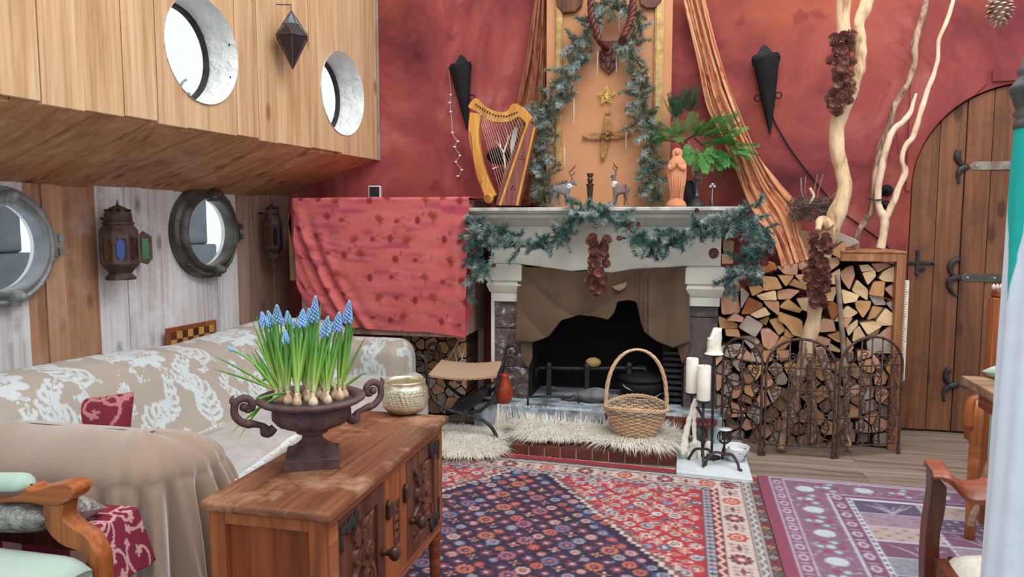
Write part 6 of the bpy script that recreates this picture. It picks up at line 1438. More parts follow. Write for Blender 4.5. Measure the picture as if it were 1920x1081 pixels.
for k in range(5): b.tube(spline([(mx.x-.028+.014*k, 4.33-.036, zs+.56*H), (mx.x-.022+.012*k, 4.33-.044, zs+.36*H), (mx.x-.016+.009*k, 4.33-.034, zs+.17*H)], 14), .0035, 6)
b.obj('robe_fold', M['terracotta'], md, smooth=True)
# ------------------------------------------------------------------ pine garlands and cones
def needle_mat(nm, a, b):
    k = N(nm); v = k.coord((1, 1, 1)); col = k.ramp(k.noise(v, 60, 3), [(.35, a), (.6, b)]); col = k.bright(col, .28); return k.done(col, .7, 0, .25)
M['needle'] = needle_mat('blue green needles', c(52, 88, 84), c(96, 128, 122)); M['needle_frost'] = needle_mat('frosted needles', c(116, 138, 134), c(176, 188, 182)); M['needle_dusty'] = needle_mat('dusty needles', c(92, 98, 80), c(142, 142, 120))
def sprig_mesh(seed, L, m, nn=120, nl=.042):
    r = random.Random(seed); b = B(); bend = r.uniform(-.3, .3)
    ax = lambda t: Vector((bend*L*t*t, .1*L*math.sin(t*2+seed), L*t)); b.tube([ax(k/5) for k in range(6)], [.0022, .002, .0018, .0016, .0012, .0008], 4, caps=False)
    for k in range(nn):
        t = .05+.95*(k+r.random())/nn; p = ax(min(1, t)); a = r.uniform(0, TAU); e = r.uniform(.45, 1.0); l = nl*r.uniform(.7, 1.15)*(1-.25*t)
        d = Vector((math.cos(a)*e, math.sin(a)*e, 1-.55*e)).normalized(); s = d.orthogonal().normalized(); s2 = d.cross(s); w = .0019; n0 = len(b.v)
        b.v += [tuple(p+s*w), tuple(p-s*w*.5+s2*w*.87), tuple(p-s*w*.5-s2*w*.87), tuple(p+d*l+Vector((0, 0, -.15*l*e)))]; b.f += [(n0, n0+1, n0+3), (n0+1, n0+2, n0+3), (n0+2, n0, n0+3)]; b.m += [0]*3
    return b.mesh('sprig', m)
SPR = {m: [sprig_mesh(s+7*i, .075+.012*s, M[m]) for s in range(4)] for i, m in enumerate(('needle', 'needle_frost', 'needle_dusty'))}
def cone_mesh(L, R_, seed, m=None):
    b = B(); r = random.Random(seed); n = 64; b.lathe([(.0, 0), (R_*.4, L*.1), (R_*.5, L*.5), (R_*.25, L*.9), (0, L)], 8)
    for k in range(n):
        t = (k+.5)/n; a = k*2.39996; z = L*(.04+.92*t); rr_ = R_*(.45+.55*math.sin(PI*min(1, .12+t*.9)))*(1.02 if t < .8 else 1.0); up = .25+.9*t
        d = Vector((math.cos(a), math.sin(a), 0)); s = Vector((-d.y, d.x, 0)); zz_ = Vector((0, 0, 1)); w = R_*.26*(1.1-.55*t); p0 = d*rr_*.30+zz_*z; tip = d*rr_*1.12+zz_*(z+R_*.5*up*.8); n0 = len(b.v)
        b.v += [tuple(p0-s*w*.4), tuple(p0+s*w*.4), tuple(p0.lerp(tip, .7)+s*w), tuple(tip), tuple(p0.lerp(tip, .7)-s*w), tuple(p0.lerp(tip, .8)-zz_*R_*.12)]
        b.f += [(n0, n0+1, n0+2, n0+4), (n0+4, n0+2, n0+3), (n0+5, n0+3, n0+2), (n0+5, n0+4, n0+3), (n0+1, n0, n0+5), (n0+2, n0+1, n0+5), (n0, n0+4, n0+5)]; b.m += [0]*7
    return b.mesh('pine_cone', m or M['cone'])
M['cone'] = mat('red brown pine cone', c(146, 96, 82), c(96, 58, 52), 30, .8, 0, .2, 60, rv=.2)
CONES = [cone_mesh(.05, .026, 1), cone_mesh(.042, .024, 2)]
def orient(o, z, roll=0):
    o.rotation_mode = 'QUATERNION'; q = Vector(z).normalized().to_track_quat('Z', 'Y'); from mathutils import Quaternion
    o.rotation_quaternion = q @ Quaternion((0, 0, 1), roll)
def child(name, me, parent, loc): 
    o = link(name, me); o.parent = parent; o.matrix_parent_inverse = Matrix.Translation(-Vector(parent['base'])); o.location = loc; return o
def garland(lab, pix, Y, step, mats, spread, seed, group=None, back=0, stem=True, down=.15, scale=1.0, cat='garland'):
    r = random.Random(seed); P = path(pix, Y, 240); t = thing('pine_garland', lab, cat, tuple(P[0]), group)
    if stem: B().tube(P, .005, 5).obj('stem', M['horn'], t)
    acc = 0; k = 0
    for i in range(1, len(P)):
        acc += (P[i]-P[i-1]).length
        while acc > step:
            acc -= step; tg = (P[i]-P[i-1]).normalized(); a = r.uniform(0, TAU)
            out = Vector((math.cos(a), -abs(math.sin(a))*.9+back, math.sin(a)-down)); d = (out*spread+tg*r.choice((1, 1, -1))*r.uniform(.1, .9)); m = r.choices([m_[0] for m_ in mats], [m_[1] for m_ in mats])[0]
            o = child('sprig', r.choice(SPR[m]), t, P[i]+Vector((r.uniform(-.01, .01), r.uniform(-.012, .004), r.uniform(-.01, .01)))); orient(o, d, r.uniform(0, TAU)); s = r.uniform(.6, 1.0+.45*spread*(r.random()**2))*scale; o.scale = (s, s, s); k += 1
    return t
YG = YF-.18
mg = garland('frosted pine garland swagged along the front of the mantel', [(893, 528, YG+.04), (880, 490, YG+.03), (905, 455, YG+.03), (890, 415, YG), (925, 432, YG), (960, 456, YG+.05), (1000, 462, YG+.06), (1040, 450, YG+.06), (1065, 425, YG), (1085, 398, YG-.01), (1122, 392, YG-.01), (1160, 405, YG-.01), (1190, 440, YG+.04), (1225, 462, YG+.06), (1265, 455, YG+.06), (1290, 430, YG+.05), (1330, 425, YG+.02), (1365, 415, YG), (1395, 405, YG), (1425, 430, YG), (1418, 470, YG+.03), (1390, 505, YG+.04), (1375, 530, YG+.04)], YG, .0095, (('needle', 5), ('needle_frost', 3)), .9, 3)
r = random.Random(17)
for k in range(95):   # fuller tufts where the photo shows them
    cx_, cy_, sx_, sy_ = [(892, 500, 22, 34), (895, 440, 20, 30), (965, 450, 34, 12), (1112, 402, 36, 16), (1385, 420, 34, 26), (1395, 500, 22, 26), (1290, 440, 30, 18), (1215, 452, 22, 14)][k % 8]
    o = child('sprig', r.choice(SPR[r.choice(('needle', 'needle', 'needle_frost'))]), mg, W(cx_+r.gauss(0, sx_*.55), cy_+r.gauss(0, sy_*.55), YG+.03)); orient(o, (r.uniform(-1, 1), -.6, r.uniform(-1, .6)), r.uniform(0, 6)); s = r.uniform(.8, 1.2); o.scale = (s, s, s)
for k, (px, py) in enumerate(((890, 420), (928, 495), (1340, 468), (1196, 418), (1160, 443), (1305, 392), (893, 465), (1433, 485), (896, 515), (1180, 420))):
    o = child('pine_cone', CONES[k % 2], mg, W(px, py, YG-.03)); orient(o, (r.uniform(-.5, .5), -.7, -.6), 0); s = .55+.5*(k in (2, 7)); o.scale = (s, s, s)
mats_ = (('needle_dusty', 7), ('needle_frost', 2), ('needle', 1))
def pan(L): return [f3_(*p) for p in L]
garland('dusty pine garland trailing down the left side of the orange panel', pan([(480, 10), (420, 30), (370, 70), (330, 150), (280, 220), (260, 300), (240, 370), (220, 440), (170, 500), (110, 540), (120, 600), (110, 660), (100, 730), (90, 800), (80, 860), (110, 920), (100, 970), (90, 1010)]), YP-.07, .0125, mats_, .95, 8, 'pine garlands on the panel')
garland('dusty pine garland trailing down the right side of the orange panel', pan([(500, 10), (560, 60), (590, 130), (560, 200), (540, 270), (560, 340), (600, 400), (600, 470), (590, 540), (600, 600), (640, 660), (650, 740), (640, 800), (660, 870), (680, 940), (690, 1010)]), YP-.07, .014, mats_, .9, 9, 'pine garlands on the panel')
r = random.Random(88)
for t_, L in ((bpy.data.objects['pine_garland.001'], [(420, 40, 60, 30), (270, 270, 60, 40), (230, 380, 50, 30), (190, 500, 50, 30), (100, 530, 40, 30), (90, 620, 45, 40), (110, 720, 45, 40), (80, 830, 45, 40), (90, 900, 40, 40), (120, 950, 40, 30)]), (bpy.data.objects['pine_garland.002'], [(500, 30, 60, 30), (540, 250, 50, 40), (590, 480, 60, 40), (605, 580, 30, 40), (640, 650, 50, 40), (650, 820, 50, 40), (660, 900, 60, 40), (650, 940, 30, 30)])):
    for (x, y, sx, sy) in L:
        for k in range(9):
            m_ = r.choice(('needle_dusty', 'needle_dusty', 'needle_frost')); o = child('sprig', r.choice(SPR[m_]), t_, W(*f3_(x+r.gauss(0, sx*.6), y+r.gauss(0, sy*.6)), YP-.09+r.uniform(-.03, .03))); orient(o, (r.uniform(-1, 1), -.35, r.uniform(-.9, .5)), r.uniform(0, 6)); s = r.uniform(.7, 1.15); o.scale = (s, s, s)
def cone_string(lab, pix, Y, n, spread, seed, big=1.0, wrap=0, mesh_i=None, tail=True):
    r = random.Random(seed); P = path(pix, Y, 60); t = thing('pine_cone_string', lab, 'pine cones', tuple(P[0]), None); B().tube(P, .003, 5).obj('cord', M['straw'], t)
    for k in range(n):
        p = P[min(59, int(59*(k+.5)/n))]; a = r.uniform(-2.6, -.5) if k % 3 else r.uniform(0, TAU); o = child('pine_cone', CONES[k % 2], t, p+Vector((math.cos(a)*spread, math.sin(a)*spread*.6-.01, r.uniform(-.012, .012)))); orient(o, (math.cos(a)*.9, math.sin(a)*.9-.2, r.uniform(-.9, .1)), 0); s = big*r.uniform(.85, 1.15); o.scale = (s, s, s)
    return t
cone_string('bunch of red brown pine cones hanging at the middle of the mantel', [(1122, 440), (1125, 480), (1122, 520), (1120, 540)], YG-.02, 44, .024, 31)
cone_string('string of pine cones tied high on the left fork of the driftwood', [(1578, 66), (1577, 120), (1576, 170), (1573, 206)], YT-.055, 46, .022, 32)
cone_string('string of pine cones tied low on the driftwood trunk', [(1540, 444), (1535, 490), (1530, 530), (1528, 568)], YT-.075, 46, .024, 33)
BIG = cone_mesh(.085, .042, 9, mat('large brown cone', c(120, 84, 66), c(196, 170, 150), 24, .7, 0, .2, 60))
hc = thing('hanging_pine_cone', 'large pine cone hanging from above at the upper right', 'pine cone', tuple(W(1873, -10, 2.6)))
o = child('cone', BIG, hc, W(1872, -6, 2.6)); orient(o, (.1, 0, -1), 0); o.scale = (.92, .92, .92)
B().tube([W(1872, -6, 2.6), W(1870, -60, 2.6), W(1870, -240, 2.6)], .0015, 4).obj('cord', M['straw'], hc)
# ------------------------------------------------------------------ cedar branch over the statue
def spray_mesh(seed, m, L=.13):
    r = random.Random(seed); b = B()
    def twig(p, d, l, w, lvl):
        n = max(3, int(l/.011)); q = p; up = Vector((0, -1, 0))
        for i in range(n):
            e = q+d*(l/n); s = d.cross(up).normalized()
            for sg in (1, -1):
                if lvl == 0 and i > 0: twig(e, (d*.75+s*sg*.75+Vector((0, r.uniform(-.15, .15), 0))).normalized(), l*.52*(1-i/n*.75), w*.8, 1)
                else:
                    a = (d*.7+s*sg*.7).normalized(); n0 = len(b.v); ll = .011; sd = a.cross(up)*.0028
                    b.v += [tuple(q), tuple(q+a*ll*.5+sd), tuple(q+a*ll), tuple(q+a*ll*.5-sd), tuple(q+a*ll*.5+up*.0016)]; b.f += [(n0, n0+1, n0+4), (n0+1, n0+2, n0+4), (n0+2, n0+3, n0+4), (n0+3, n0, n0+4), (n0, n0+3, n0+2, n0+1)]; b.m += [0]*5
            q = e; d = (d+Vector((r.uniform(-.1, .1), 0, r.uniform(-.1, .06)))).normalized()
    twig(Vector(), Vector((0, 0, 1)), L, .002, 0); return b.mesh('spray', m)
M['cedar'] = needle_mat('fresh cedar green', c(56, 116, 56), c(92, 156, 82)); M['cedar_dark'] = needle_mat('dark cedar green', c(36, 66, 46), c(60, 92, 66))
CED = [spray_mesh(i, M['cedar']) for i in range(3)]; CEDD = [spray_mesh(i+5, M['cedar_dark']) for i in range(2)]
YB = YW-.2; cb = thing('cedar_branch', 'bright green cedar branch spreading above the madonna statue', 'branch', tuple(W(1276, 300, YB)))
for pts in ([(170, 600), (200, 560), (260, 545), (330, 570), (410, 600)], [(170, 590), (140, 520), (150, 450)], [(190, 570), (120, 570), (80, 565)], [(220, 560), (280, 610), (345, 650)], [(200, 560), (270, 520), (360, 530)]): B().tube(path([f4_(*p) for p in pts], YB, 24), [.006-.004*i/23 for i in range(24)], 6).obj('twig', M['oak_dark'], cb, smooth=True)
r = random.Random(41)
for (x, y, dx, dz, n, dark) in ((150, 470, -.1, 1, 7, 1), (190, 460, .35, .9, 5, 1), (100, 560, -1, .05, 4, 0), (150, 560, -.4, .3, 5, 0), (200, 590, .1, -.9, 6, 0), (200, 545, .5, .4, 6, 0), (250, 560, .8, .2, 6, 0), (270, 600, .5, -.8, 7, 0), (310, 560, .9, .15, 7, 0), (330, 620, .4, -.7, 7, 0), (370, 590, .9, -.3, 6, 0), (300, 520, .6, .5, 4, 0), (240, 620, 0, -1, 4, 0)):
    for k in range(int(n*2.1)):
        o = child('spray', r.choice(CEDD if dark else CED), cb, W(*f4_(x+r.uniform(-26, 26), y+r.uniform(-22, 22)), YB-r.uniform(0, .08))); orient(o, (dx+r.uniform(-.45, .45), r.uniform(-.5, .1), dz+r.uniform(-.45, .45)), r.uniform(-.6, .6)); s = r.uniform(.7, 1.05); o.scale = (s, s, s)
b = B().lathe([(.028, 0), (.034, .02), (.04, .09), (.032, .14), (.026, .16)], 18, at=(W(1290, 384, YB).x, YB, zs+.001)); vv = thing('dark_vase', 'dark vase in the shadow behind the madonna holding the cedar branch', 'vase', (W(1290, 384, YB).x, YB, zs)); b.obj('body', M['black'], vv, smooth=True)
# ------------------------------------------------------------------ urn with grape hyacinths
uc = G(587, 866, CZ); ux_, uy_ = uc.x, uc.y
urn = thing('urn', 'rusty cast iron garden urn with scrolled handles standing on the oak cabinet', 'urn', (ux_, uy_, CZ))
RA = Matrix.Rotation(.46, 4, 'Z')
def urnpt(x, y, z): v = RA @ Vector((x, y, 0)); return Vector((ux_+v.x, uy_+v.y, CZ+z))
b = B(); rows = []
for (s_, z) in ((.070, .001), (.070, .026), (.066, .030), (.060, .031), (.050, .044), (.040, .056)):
    row = []
    for k in range(32):
        a = TAU*k/32; sq = 1/max(abs(math.cos(a)), abs(math.sin(a))); q = s_*(sq if z < .035 else 1+(sq-1)*max(0, (.056-z)/.025)); row.append(urnpt(q*math.cos(a), q*math.sin(a), z))
    rows.append(row)
b.grid(rows[::-1], False, True); b.f.append(tuple(range(32*5, 32*6))); b.m.append(0)
b.obj('plinth', M['urn_iron'], urn, auto=True)
gad = lambda a, z: 1+(.035*abs(math.sin(a*11)) if .098 < z < .135 else 0)
B().lathe([(.040, .056), (.030, .064), (.026, .074), (.030, .082), (.042, .086), (.042, .092), (.036, .095), (.060, .100), (.088, .112), (.101, .128), (.104, .142), (.102, .150), (.097, .156), (.104, .164), (.134, .170), (.143, .176), (.143, .183), (.136, .186), (.122, .184), (.116, .178), (.112, .166)], 66, at=(ux_, uy_, CZ), mod=gad, caps=False).obj('bowl', M['urn_iron'], urn, smooth=True)
B().lathe([(.113, .160), (.113, .168), (0, .170)], 40, at=(ux_, uy_, CZ)).obj('soil', mat('dark soil', c(46, 40, 42), c(66, 60, 62), 60, .95, 0, .6, 90), urn)
hd = Vector((math.cos(.57+YAW), math.sin(.57+YAW), 0))
for sg in (-1, 1):
    d = hd*sg; O = Vector((ux_, uy_, CZ)); q = lambda r_, z: O+d*r_+Vector((0, 0, z)); b = B()
    P = spline([q(.10, .112), q(.118, .100), q(.128, .118), q(.150, .128), q(.178, .135), q(.198, .158), q(.196, .188), q(.176, .200), q(.158, .190), (q(.156, .172)), q(.168, .166), q(.176, .176)], 60)
    b.tube(P, [.011+.003*math.sin(i*.35) if i < 20 else .010 for i in range(50)]+[.008-.0004*i for i in range(10)], 8)
    b.tube(spline([q(.128, .118), q(.130, .100), q(.120, .092)], 8), [.009-.0006*i for i in range(8)], 8).tube(spline([q(.196, .186), q(.205, .198), q(.199, .210)], 6), [.010, .009, .008, .006, .004, .002], 8).ball(q(.176, .176), .011, 10, 8)
    b.obj('handle', M['urn_iron'], urn, smooth=True)
_k = N('hyacinth leaf'); _v = _k.coord((1, 1, 1), jitter=False); _g = _k.n('ShaderNodeSeparateXYZ'); _tc = _k.n('ShaderNodeTexCoord'); _k.l(_tc.outputs['Generated'], _g.inputs[0])
M['leaf'] = _k.done(_k.bright(_k.ramp(_g.outputs[2], [(.0, c(214, 222, 160)), (.22, c(166, 202, 92)), (.55, c(116, 172, 72)), (1, c(84, 146, 74))]), .2), .45, 0, .35)
M['floret'] = mat('blue floret', c(110, 156, 214), c(150, 190, 232), 90, .6, 0, 0, rv=.15); M['bud'] = mat('grey blue bud', c(150, 176, 196), None); M['bulb'] = mat('pale bulb', c(224, 208, 180), c(186, 132, 96), 40, .5, 0, .1, 60, rv=.1)
f5u = crop(400, 540, 3.0); rp = random.Random(77); ms = 1.93/FPX/3.0
def at_depth(px, py, p): d = ray(px, py); return EYE+d*((p-EYE).dot(_f)/d.dot(_f))
PL = [  # bulb on the soil, spike tip (crop pixels), spike length, leaves, what marks it
 ((400, 607), (357, 90), 105, 6, 'with the big pale spike third from the left'), ((422, 585), (307, 125), 90, 5, 'with the second spike from the left'), ((385, 596), (272, 130), 88, 5, 'with the leftmost upright spike'),
 ((450, 618), (405, 232), 70, 6, 'with the low drooping spike at the front left'), ((480, 596), (415, 125), 80, 6, 'with a spike between the big left spike and the middle'), ((520, 580), (440, 165), 70, 5, 'with a half hidden spike at the back left'),
 ((515, 632), (503, 115), 95, 7, 'with the left of the twin middle spikes beside a brown bulb'), ((560, 572), (538, 110), 85, 6, 'with the right of the twin middle spikes'), ((555, 606), (575, 40), 150, 7, 'with the tallest spike in the middle'),
 ((605, 630), (645, 155), 110, 7, 'with the spike right of the tallest and a white bulb in front'), ((600, 586), (522, 250), 45, 6, 'with the tiny spike below the twin spikes'), ((675, 618), (708, 130), 110, 7, 'with the spike second from the right'),
 ((725, 592), (765, 65), 130, 6, 'with the tall spike at the far right'), ((640, 596), (604, 360), 30, 6, 'with the tiny white bud at the front'), ((740, 577), (726, 300), 28, 6, 'with a small hidden bud at the right edge'), ((690, 582), (455, 370), 34, 5, 'with a small violet bud low on the left'),
 ((372, 606), (80, 320), 38, 4, 'leaning far out to the left with a small head'), ((366, 598), (240, 505), 36, 4, 'leaning low over the left handle')]
EXTRA = {2: [(250, 265)], 3: [(130, 690), (90, 835)], 16: [(20, 440), (30, 370), (250, 420)], 17: [(160, 835)], 12: [(870, 260)], 14: [(870, 460)], 10: [(610, 490)]}
def blade(root, tip, w, bow, name, parent):
    r0, t0 = Vector(root), Vector(tip); d = t0-r0; L = d.length; side = d.cross(_f).normalized(); P = []
    up = Vector((0, 0, 1)); mid = r0+d*.5+up*(bow*L)
    n = 9; b = B(); rows = []
    for i in range(n):
        t = i/(n-1); p = r0*(1-t)**2+mid*2*t*(1-t)+t0*t*t; ww = w*(.55+.45*min(1, t*4))*(1-max(0, t-.55)/.45*.85); fw = -_f*ww*.5
        rows.append([p-side*ww, p+fw*-.5, p+side*ww, p+fw*.25])
    b.grid(rows, False, True); b.obj(name, M['leaf'], parent, smooth=True)
for i, (bs_, tp, sl, nl, lab) in enumerate(PL):
    u, v = (bs_[0]-570)*ms, -(bs_[1]-603)*ms/.30; rr_ = math.hypot(u, v)
    if rr_ > .092: u, v = u*.092/rr_, v*.092/rr_
    vd = Vector((_f.x, _f.y, 0)).normalized(); vr = Vector((vd.y, -vd.x, 0)); base = Vector((ux_, uy_, CZ+.170))+vr*u+vd*v
    t = thing('grape_hyacinth', 'grape hyacinth '+lab, 'plant', tuple(base), 'grape hyacinths in the urn')
    B().lathe([(.006, -.006), (.011, -.002), (.013, .006), (.010, .015), (.0045, .024), (.0035, .032)], 12, at=tuple(base)).obj('bulb', M['bulb'], t, smooth=True)
    top = base+Vector((0, 0, .028)); tip = at_depth(*f5u(*tp), base); L = sl*ms; ax = (tip-top); ax_n = ax.normalized(); s0 = tip-ax_n*L
    lean = i >= 16; P = spline([top, top.lerp(s0, .5)+Vector((0, 0, .02 if lean else .004)), s0, tip-ax_n*L*.05], 16); B().tube(P, [.0032]*12+[.0022, .0018, .0014, .001], 6).obj('stem', M['leaf'], t, smooth=True)
    b = B(); n = int(26+sl*.35); W_ = min(.0125, L*.26)
    for k in range(n):
        tt = k/(n-1); a = k*2.4; r_ = W_*(1-.85*tt**1.6)*(.8+.2*min(1, tt*6)); p = s0+ax_n*(L*tt)+Vector((math.cos(a)*r_, math.sin(a)*r_, -.002)); s_ = (.0046-.0026*tt)*(1 if sl > 50 else .75); b.ball(p, (s_*.85, s_*.85, s_*1.15), 7, 5, mi=1 if tt > .86 else 0)
    b.obj('flower_spike', [M['floret'], M['bud']], t, smooth=True)
    for k in range(nl+2 if not lean else 2):
        sp = rp.uniform(-.022, .022); h = ax.length if not lean else .12
        tipl = top+(ax_n if not lean else Vector((-.6, 0, .8)))*h*rp.uniform(.72, .98)*(1 if sl > 50 else min(1.6, .15/h))+vr*(sp+rp.uniform(-.012, .012))+vd*rp.uniform(-.02, .02)
        blade(top+vr*rp.uniform(-.004, .004), tipl, rp.uniform(.0046, .0062), rp.uniform(-.02, .04), 'leaf', t)
    for e in EXTRA.get(i, ()):
        q = at_depth(*f5u(*e), base)-vd*.03; blade(top, q, .0036, .16 if q.z < top.z else .05, 'leaf', t)
# ------------------------------------------------------------------ embossed brass bowl
bc = G(760, 772, CZ); br_ = 43*bc.y/.93/FPX
def emb(a, z):
    q = 0
    if .22 < z < .30: q = .020*(abs(math.sin(a*24)) > .5)
    elif .34 < z < .62: q = .022*((math.sin(a*16+z*70)*math.sin(a*16-z*55)) > .15)
    elif .66 < z < .74: q = .018*(math.sin(a*30) > 0)
    elif abs(z-.32) < .012 or abs(z-.64) < .012: q = .02
    return 1+q
pr = [(.50, 0), (.62, .01), (.82, .08), (.94, .18)]+[(.965+.035*math.sin((z-.18)/.6*PI), z) for z in np.linspace(.20, .78, 44)]+[(.93, .82), (.86, .88), (.87, .94), (.90, 1.0), (.87, 1.0), (.84, .93), (.83, .88), (.88, .70), (.8, .2), (.5, .06), (0, .05)]
bb = thing('brass_bowl', 'embossed pale brass bowl on the far end of the oak cabinet', 'bowl', (bc.x, bc.y, CZ)); H = .112
B().lathe([(r_*br_, z*H) for r_, z in pr], 200, at=(bc.x, bc.y, CZ+.0005), mod=lambda a, z: emb(a, z/H) if True else 1).obj('bowl', M['brass'], bb, smooth=True)
# ------------------------------------------------------------------ lanterns on the plank walls
def lantern(lab, pxc, ys_, hw, o0, panes, opendoor):
    P0 = plane_hit(pxc, ys_[3], o0+nW*.11, nW); dep = (P0-EYE).dot(_f); m = dep/FPX; zpx = lambda y: plane_hit(pxc, y, o0+nW*.11, nW).z
    t = thing('lantern', lab, 'lantern', (P0.x, P0.y, zpx(ys_[-1]))); R_ = hw*m; z = [zpx(y) for y in ys_]; A = dict(at=(P0.x, P0.y, 0), ang0=PI/8)
    # ys: finial top, dome top, dome foot, shoulder, glass top, glass bottom, neck, foot
    B().lathe([(.0, z[0]), (.006, z[1]+.006), (R_*.10, z[1])], 10, at=(P0.x, P0.y, 0)).obj('finial', M['lantern_tin'], t)
    dm_ = [(R_*.12, z[1]), (R_*.45, z[1]+(z[2]-z[1])*.16), (R_*.66, z[1]+(z[2]-z[1])*.45), (R_*.72, z[2])]; B().lathe(dm_[::-1], 16, **A).obj('dome', M['lantern_tin'], t, smooth=True)
    for k in range(8): a = TAU*k/8; B().ball((P0.x+R_*.56*math.cos(a), P0.y+R_*.56*math.sin(a), z[1]+(z[2]-z[1])*.3), .008, 8, 6).obj('vent', M['soot'], t)
    B().lathe([(R_*.76, z[2]-.010), (R_*.80, z[2]-.004), (R_*.76, z[2]+.003)], 24, **A).lathe([(R_*1.0, z[4]), (R_*.98, z[3]-.02), (R_*.74, z[2]-.008)], 8, **A).obj('collar', M['lantern_tin'], t)
    ca, hh = math.cos(PI/8), 0
    for k in range(8):
        a0, a1 = TAU*k/8+PI/8, TAU*(k+1)/8+PI/8; q0, q1 = Vector((math.cos(a0)*R_+P0.x, math.sin(a0)*R_+P0.y, 0)), Vector((math.cos(a1)*R_+P0.x, math.sin(a1)*R_+P0.y, 0)); n_ = Vector((math.cos((a0+a1)/2), math.sin((a0+a1)/2), 0))
        U = lambda s, zz_: q0.lerp(q1, s)+Vector((0, 0, zz_)); zt_, zb2 = z[4], z[5]
        B().prism([U(0, zb2), U(.16, zb2), U(.16, zt_), U(0, zt_)], n_*-.006).prism([U(.84, zb2), U(1, zb2), U(1, zt_), U(.84, zt_)], n_*-.006).prism([U(.16, zt_-.018), U(.84, zt_-.018), U(.84, zt_), U(.16, zt_)], n_*-.006).prism([U(.16, zb2), U(.84, zb2), U(.84, zb2+.018), U(.16, zb2+.018)], n_*-.006).obj('side_frame', M['lantern_tin'], t)
        zm = (zt_+zb2)/2; h_ = (zt_-zb2)/2-.012
        B().prism([U(.5, zm-h_)-n_*.003, U(.76, zm-h_*.5)-n_*.003, U(.76, zm+h_*.5)-n_*.003, U(.5, zm+h_)-n_*.003, U(.24, zm+h_*.5)-n_*.003, U(.24, zm-h_*.5)-n_*.003], n_*-.004).obj('pane', M[panes[k % len(panes)]], t)
        B().prism([U(.16, zb2)-n_*.008, U(.84, zb2)-n_*.008, U(.84, zt_)-n_*.008, U(.16, zt_)-n_*.008], n_*-.002).obj('backplate', M['lantern_tin'], t)
    B().lathe([(R_*.62, z[7]), (R_*.78, z[7]), (R_*.80, z[7]+.012), (R_*.58, z[6]), (R_*.62, z[6]+.006), (R_*1.0, z[5])], 8, **A).obj('foot', M['lantern_tin'], t)
    q = Vector((P0.x, P0.y, z[2]+.01)); B().tube([q, q-nW*.109+Vector((0, 0, .01))], .006, 6).obj('hook', M['iron'], t)
    if opendoor:
        a = TAU*1/8+PI/8; h0 = Vector((P0.x, P0.y, 0))+aW*(-R_*.92)+nW*(R_*.45); dd = (aW*(-.75)+nW*.66).normalized(); w = R_*.62; U = lambda s, zz_: h0+dd*(w*s)+Vector((0, 0, zz_)); zt_, zb2 = z[4]+.02, z[5]-.01; n_ = Vector((dd.y, -dd.x, 0))
        d_ = B().prism([U(0, zb2+.012), U(.6, zb2), U(1, zb2+.03), U(1, zt_-.03), U(.3, zt_), U(0, zt_-.02)], n_*.004).obj('door', M['lantern_tin'], t)
        B().prism([U(.2, zb2+.03)-n_*.002, U(.72, zb2+.03)-n_*.002, U(.72, zt_-.04)-n_*.002, U(.2, zt_-.04)-n_*.002], n_*.008).obj('pane', M['green_glass'], d_)
lantern('larger rusty tin lantern with its green glass door open, left of the bronze porthole', 222, [372, 385, 417, 424, 440, 494, 512, 524], 35, Cl, ['blue_glass', 'amber_glass', 'blue_glass', 'dark_glass'], True)
lantern('smaller rusty tin lantern with blue panes right of the bronze porthole', 511, [375, 384, 405, 411, 420, 466, 475, 483], 18, Cl, ['blue_glass', 'amber_glass', 'dark_glass', 'blue_glass'], False)
f1 = crop(0, 0, 2.667); g0 = plane_hit(*f1(1460, 190), Cu+nW*.1, nW); m = (g0-EYE).dot(_f)/FPX/2.667
gl = thing('faceted_lantern', 'faceted dark tin lantern hanging on the pine wall between the round windows', 'lantern', tuple(g0))
zf = lambda y: g0.z+(190-y)*m
r1, r2 = [], []
for k in range(6): a = TAU*k/6+.5; r1.append(Vector((g0.x+45*m*math.cos(a), g0.y+45*m*math.sin(a), zf(128)))); a += TAU/12; r2.append(Vector((g0.x+84*m*math.cos(a), g0.y+84*m*math.sin(a), zf(185))))
Ta, Bo = Vector((g0.x, g0.y, zf(58))), Vector((g0.x, g0.y, zf(342))); tinb = mat('blue grey tin', c(128, 146, 160), c(96, 112, 128), 12, .4, .5); dgl = mat('dark plum glass', c(56, 42, 48), c(40, 30, 36), 12, .2)  # blue-grey of what the metal reflects is put into the facet colour
def facet(a, b_, d, nm, m_): ce = (a+b_+d)/3; n_ = (b_-a).cross(d-a).normalized(); n_ = n_ if n_.dot(ce-g0) > 0 else -n_; k_ = .97; B().prism([ce+(v-ce)*k_ for v in (a, b_, d)], n_*-.004).obj(nm, m_, gl)
ed = B()
for k in range(6):
    a, b_, d, e = r1[k], r1[(k+1) % 6], r2[k], r2[(k+1) % 6]
    facet(Ta, a, b_, 'cap_facet', tinb); facet(a, d, b_, 'glass_facet', tinb if k % 2 else dgl); facet(b_, d, e, 'glass_facet', dgl); facet(d, Bo, e, 'glass_facet', dgl)
    for s_, q in ((Ta, a), (a, b_), (a, d), (b_, d), (d, e), (d, Bo)): ed.tube([s_, q], .0035, 5)
ed.obj('edge_frame', M['lantern_tin'], gl); B().tube([Ta, Ta+Vector((0, 0, .03)), Ta+Vector((0, 0, .04))-nW*.09], .003, 5).obj('hook', M['iron'], gl)
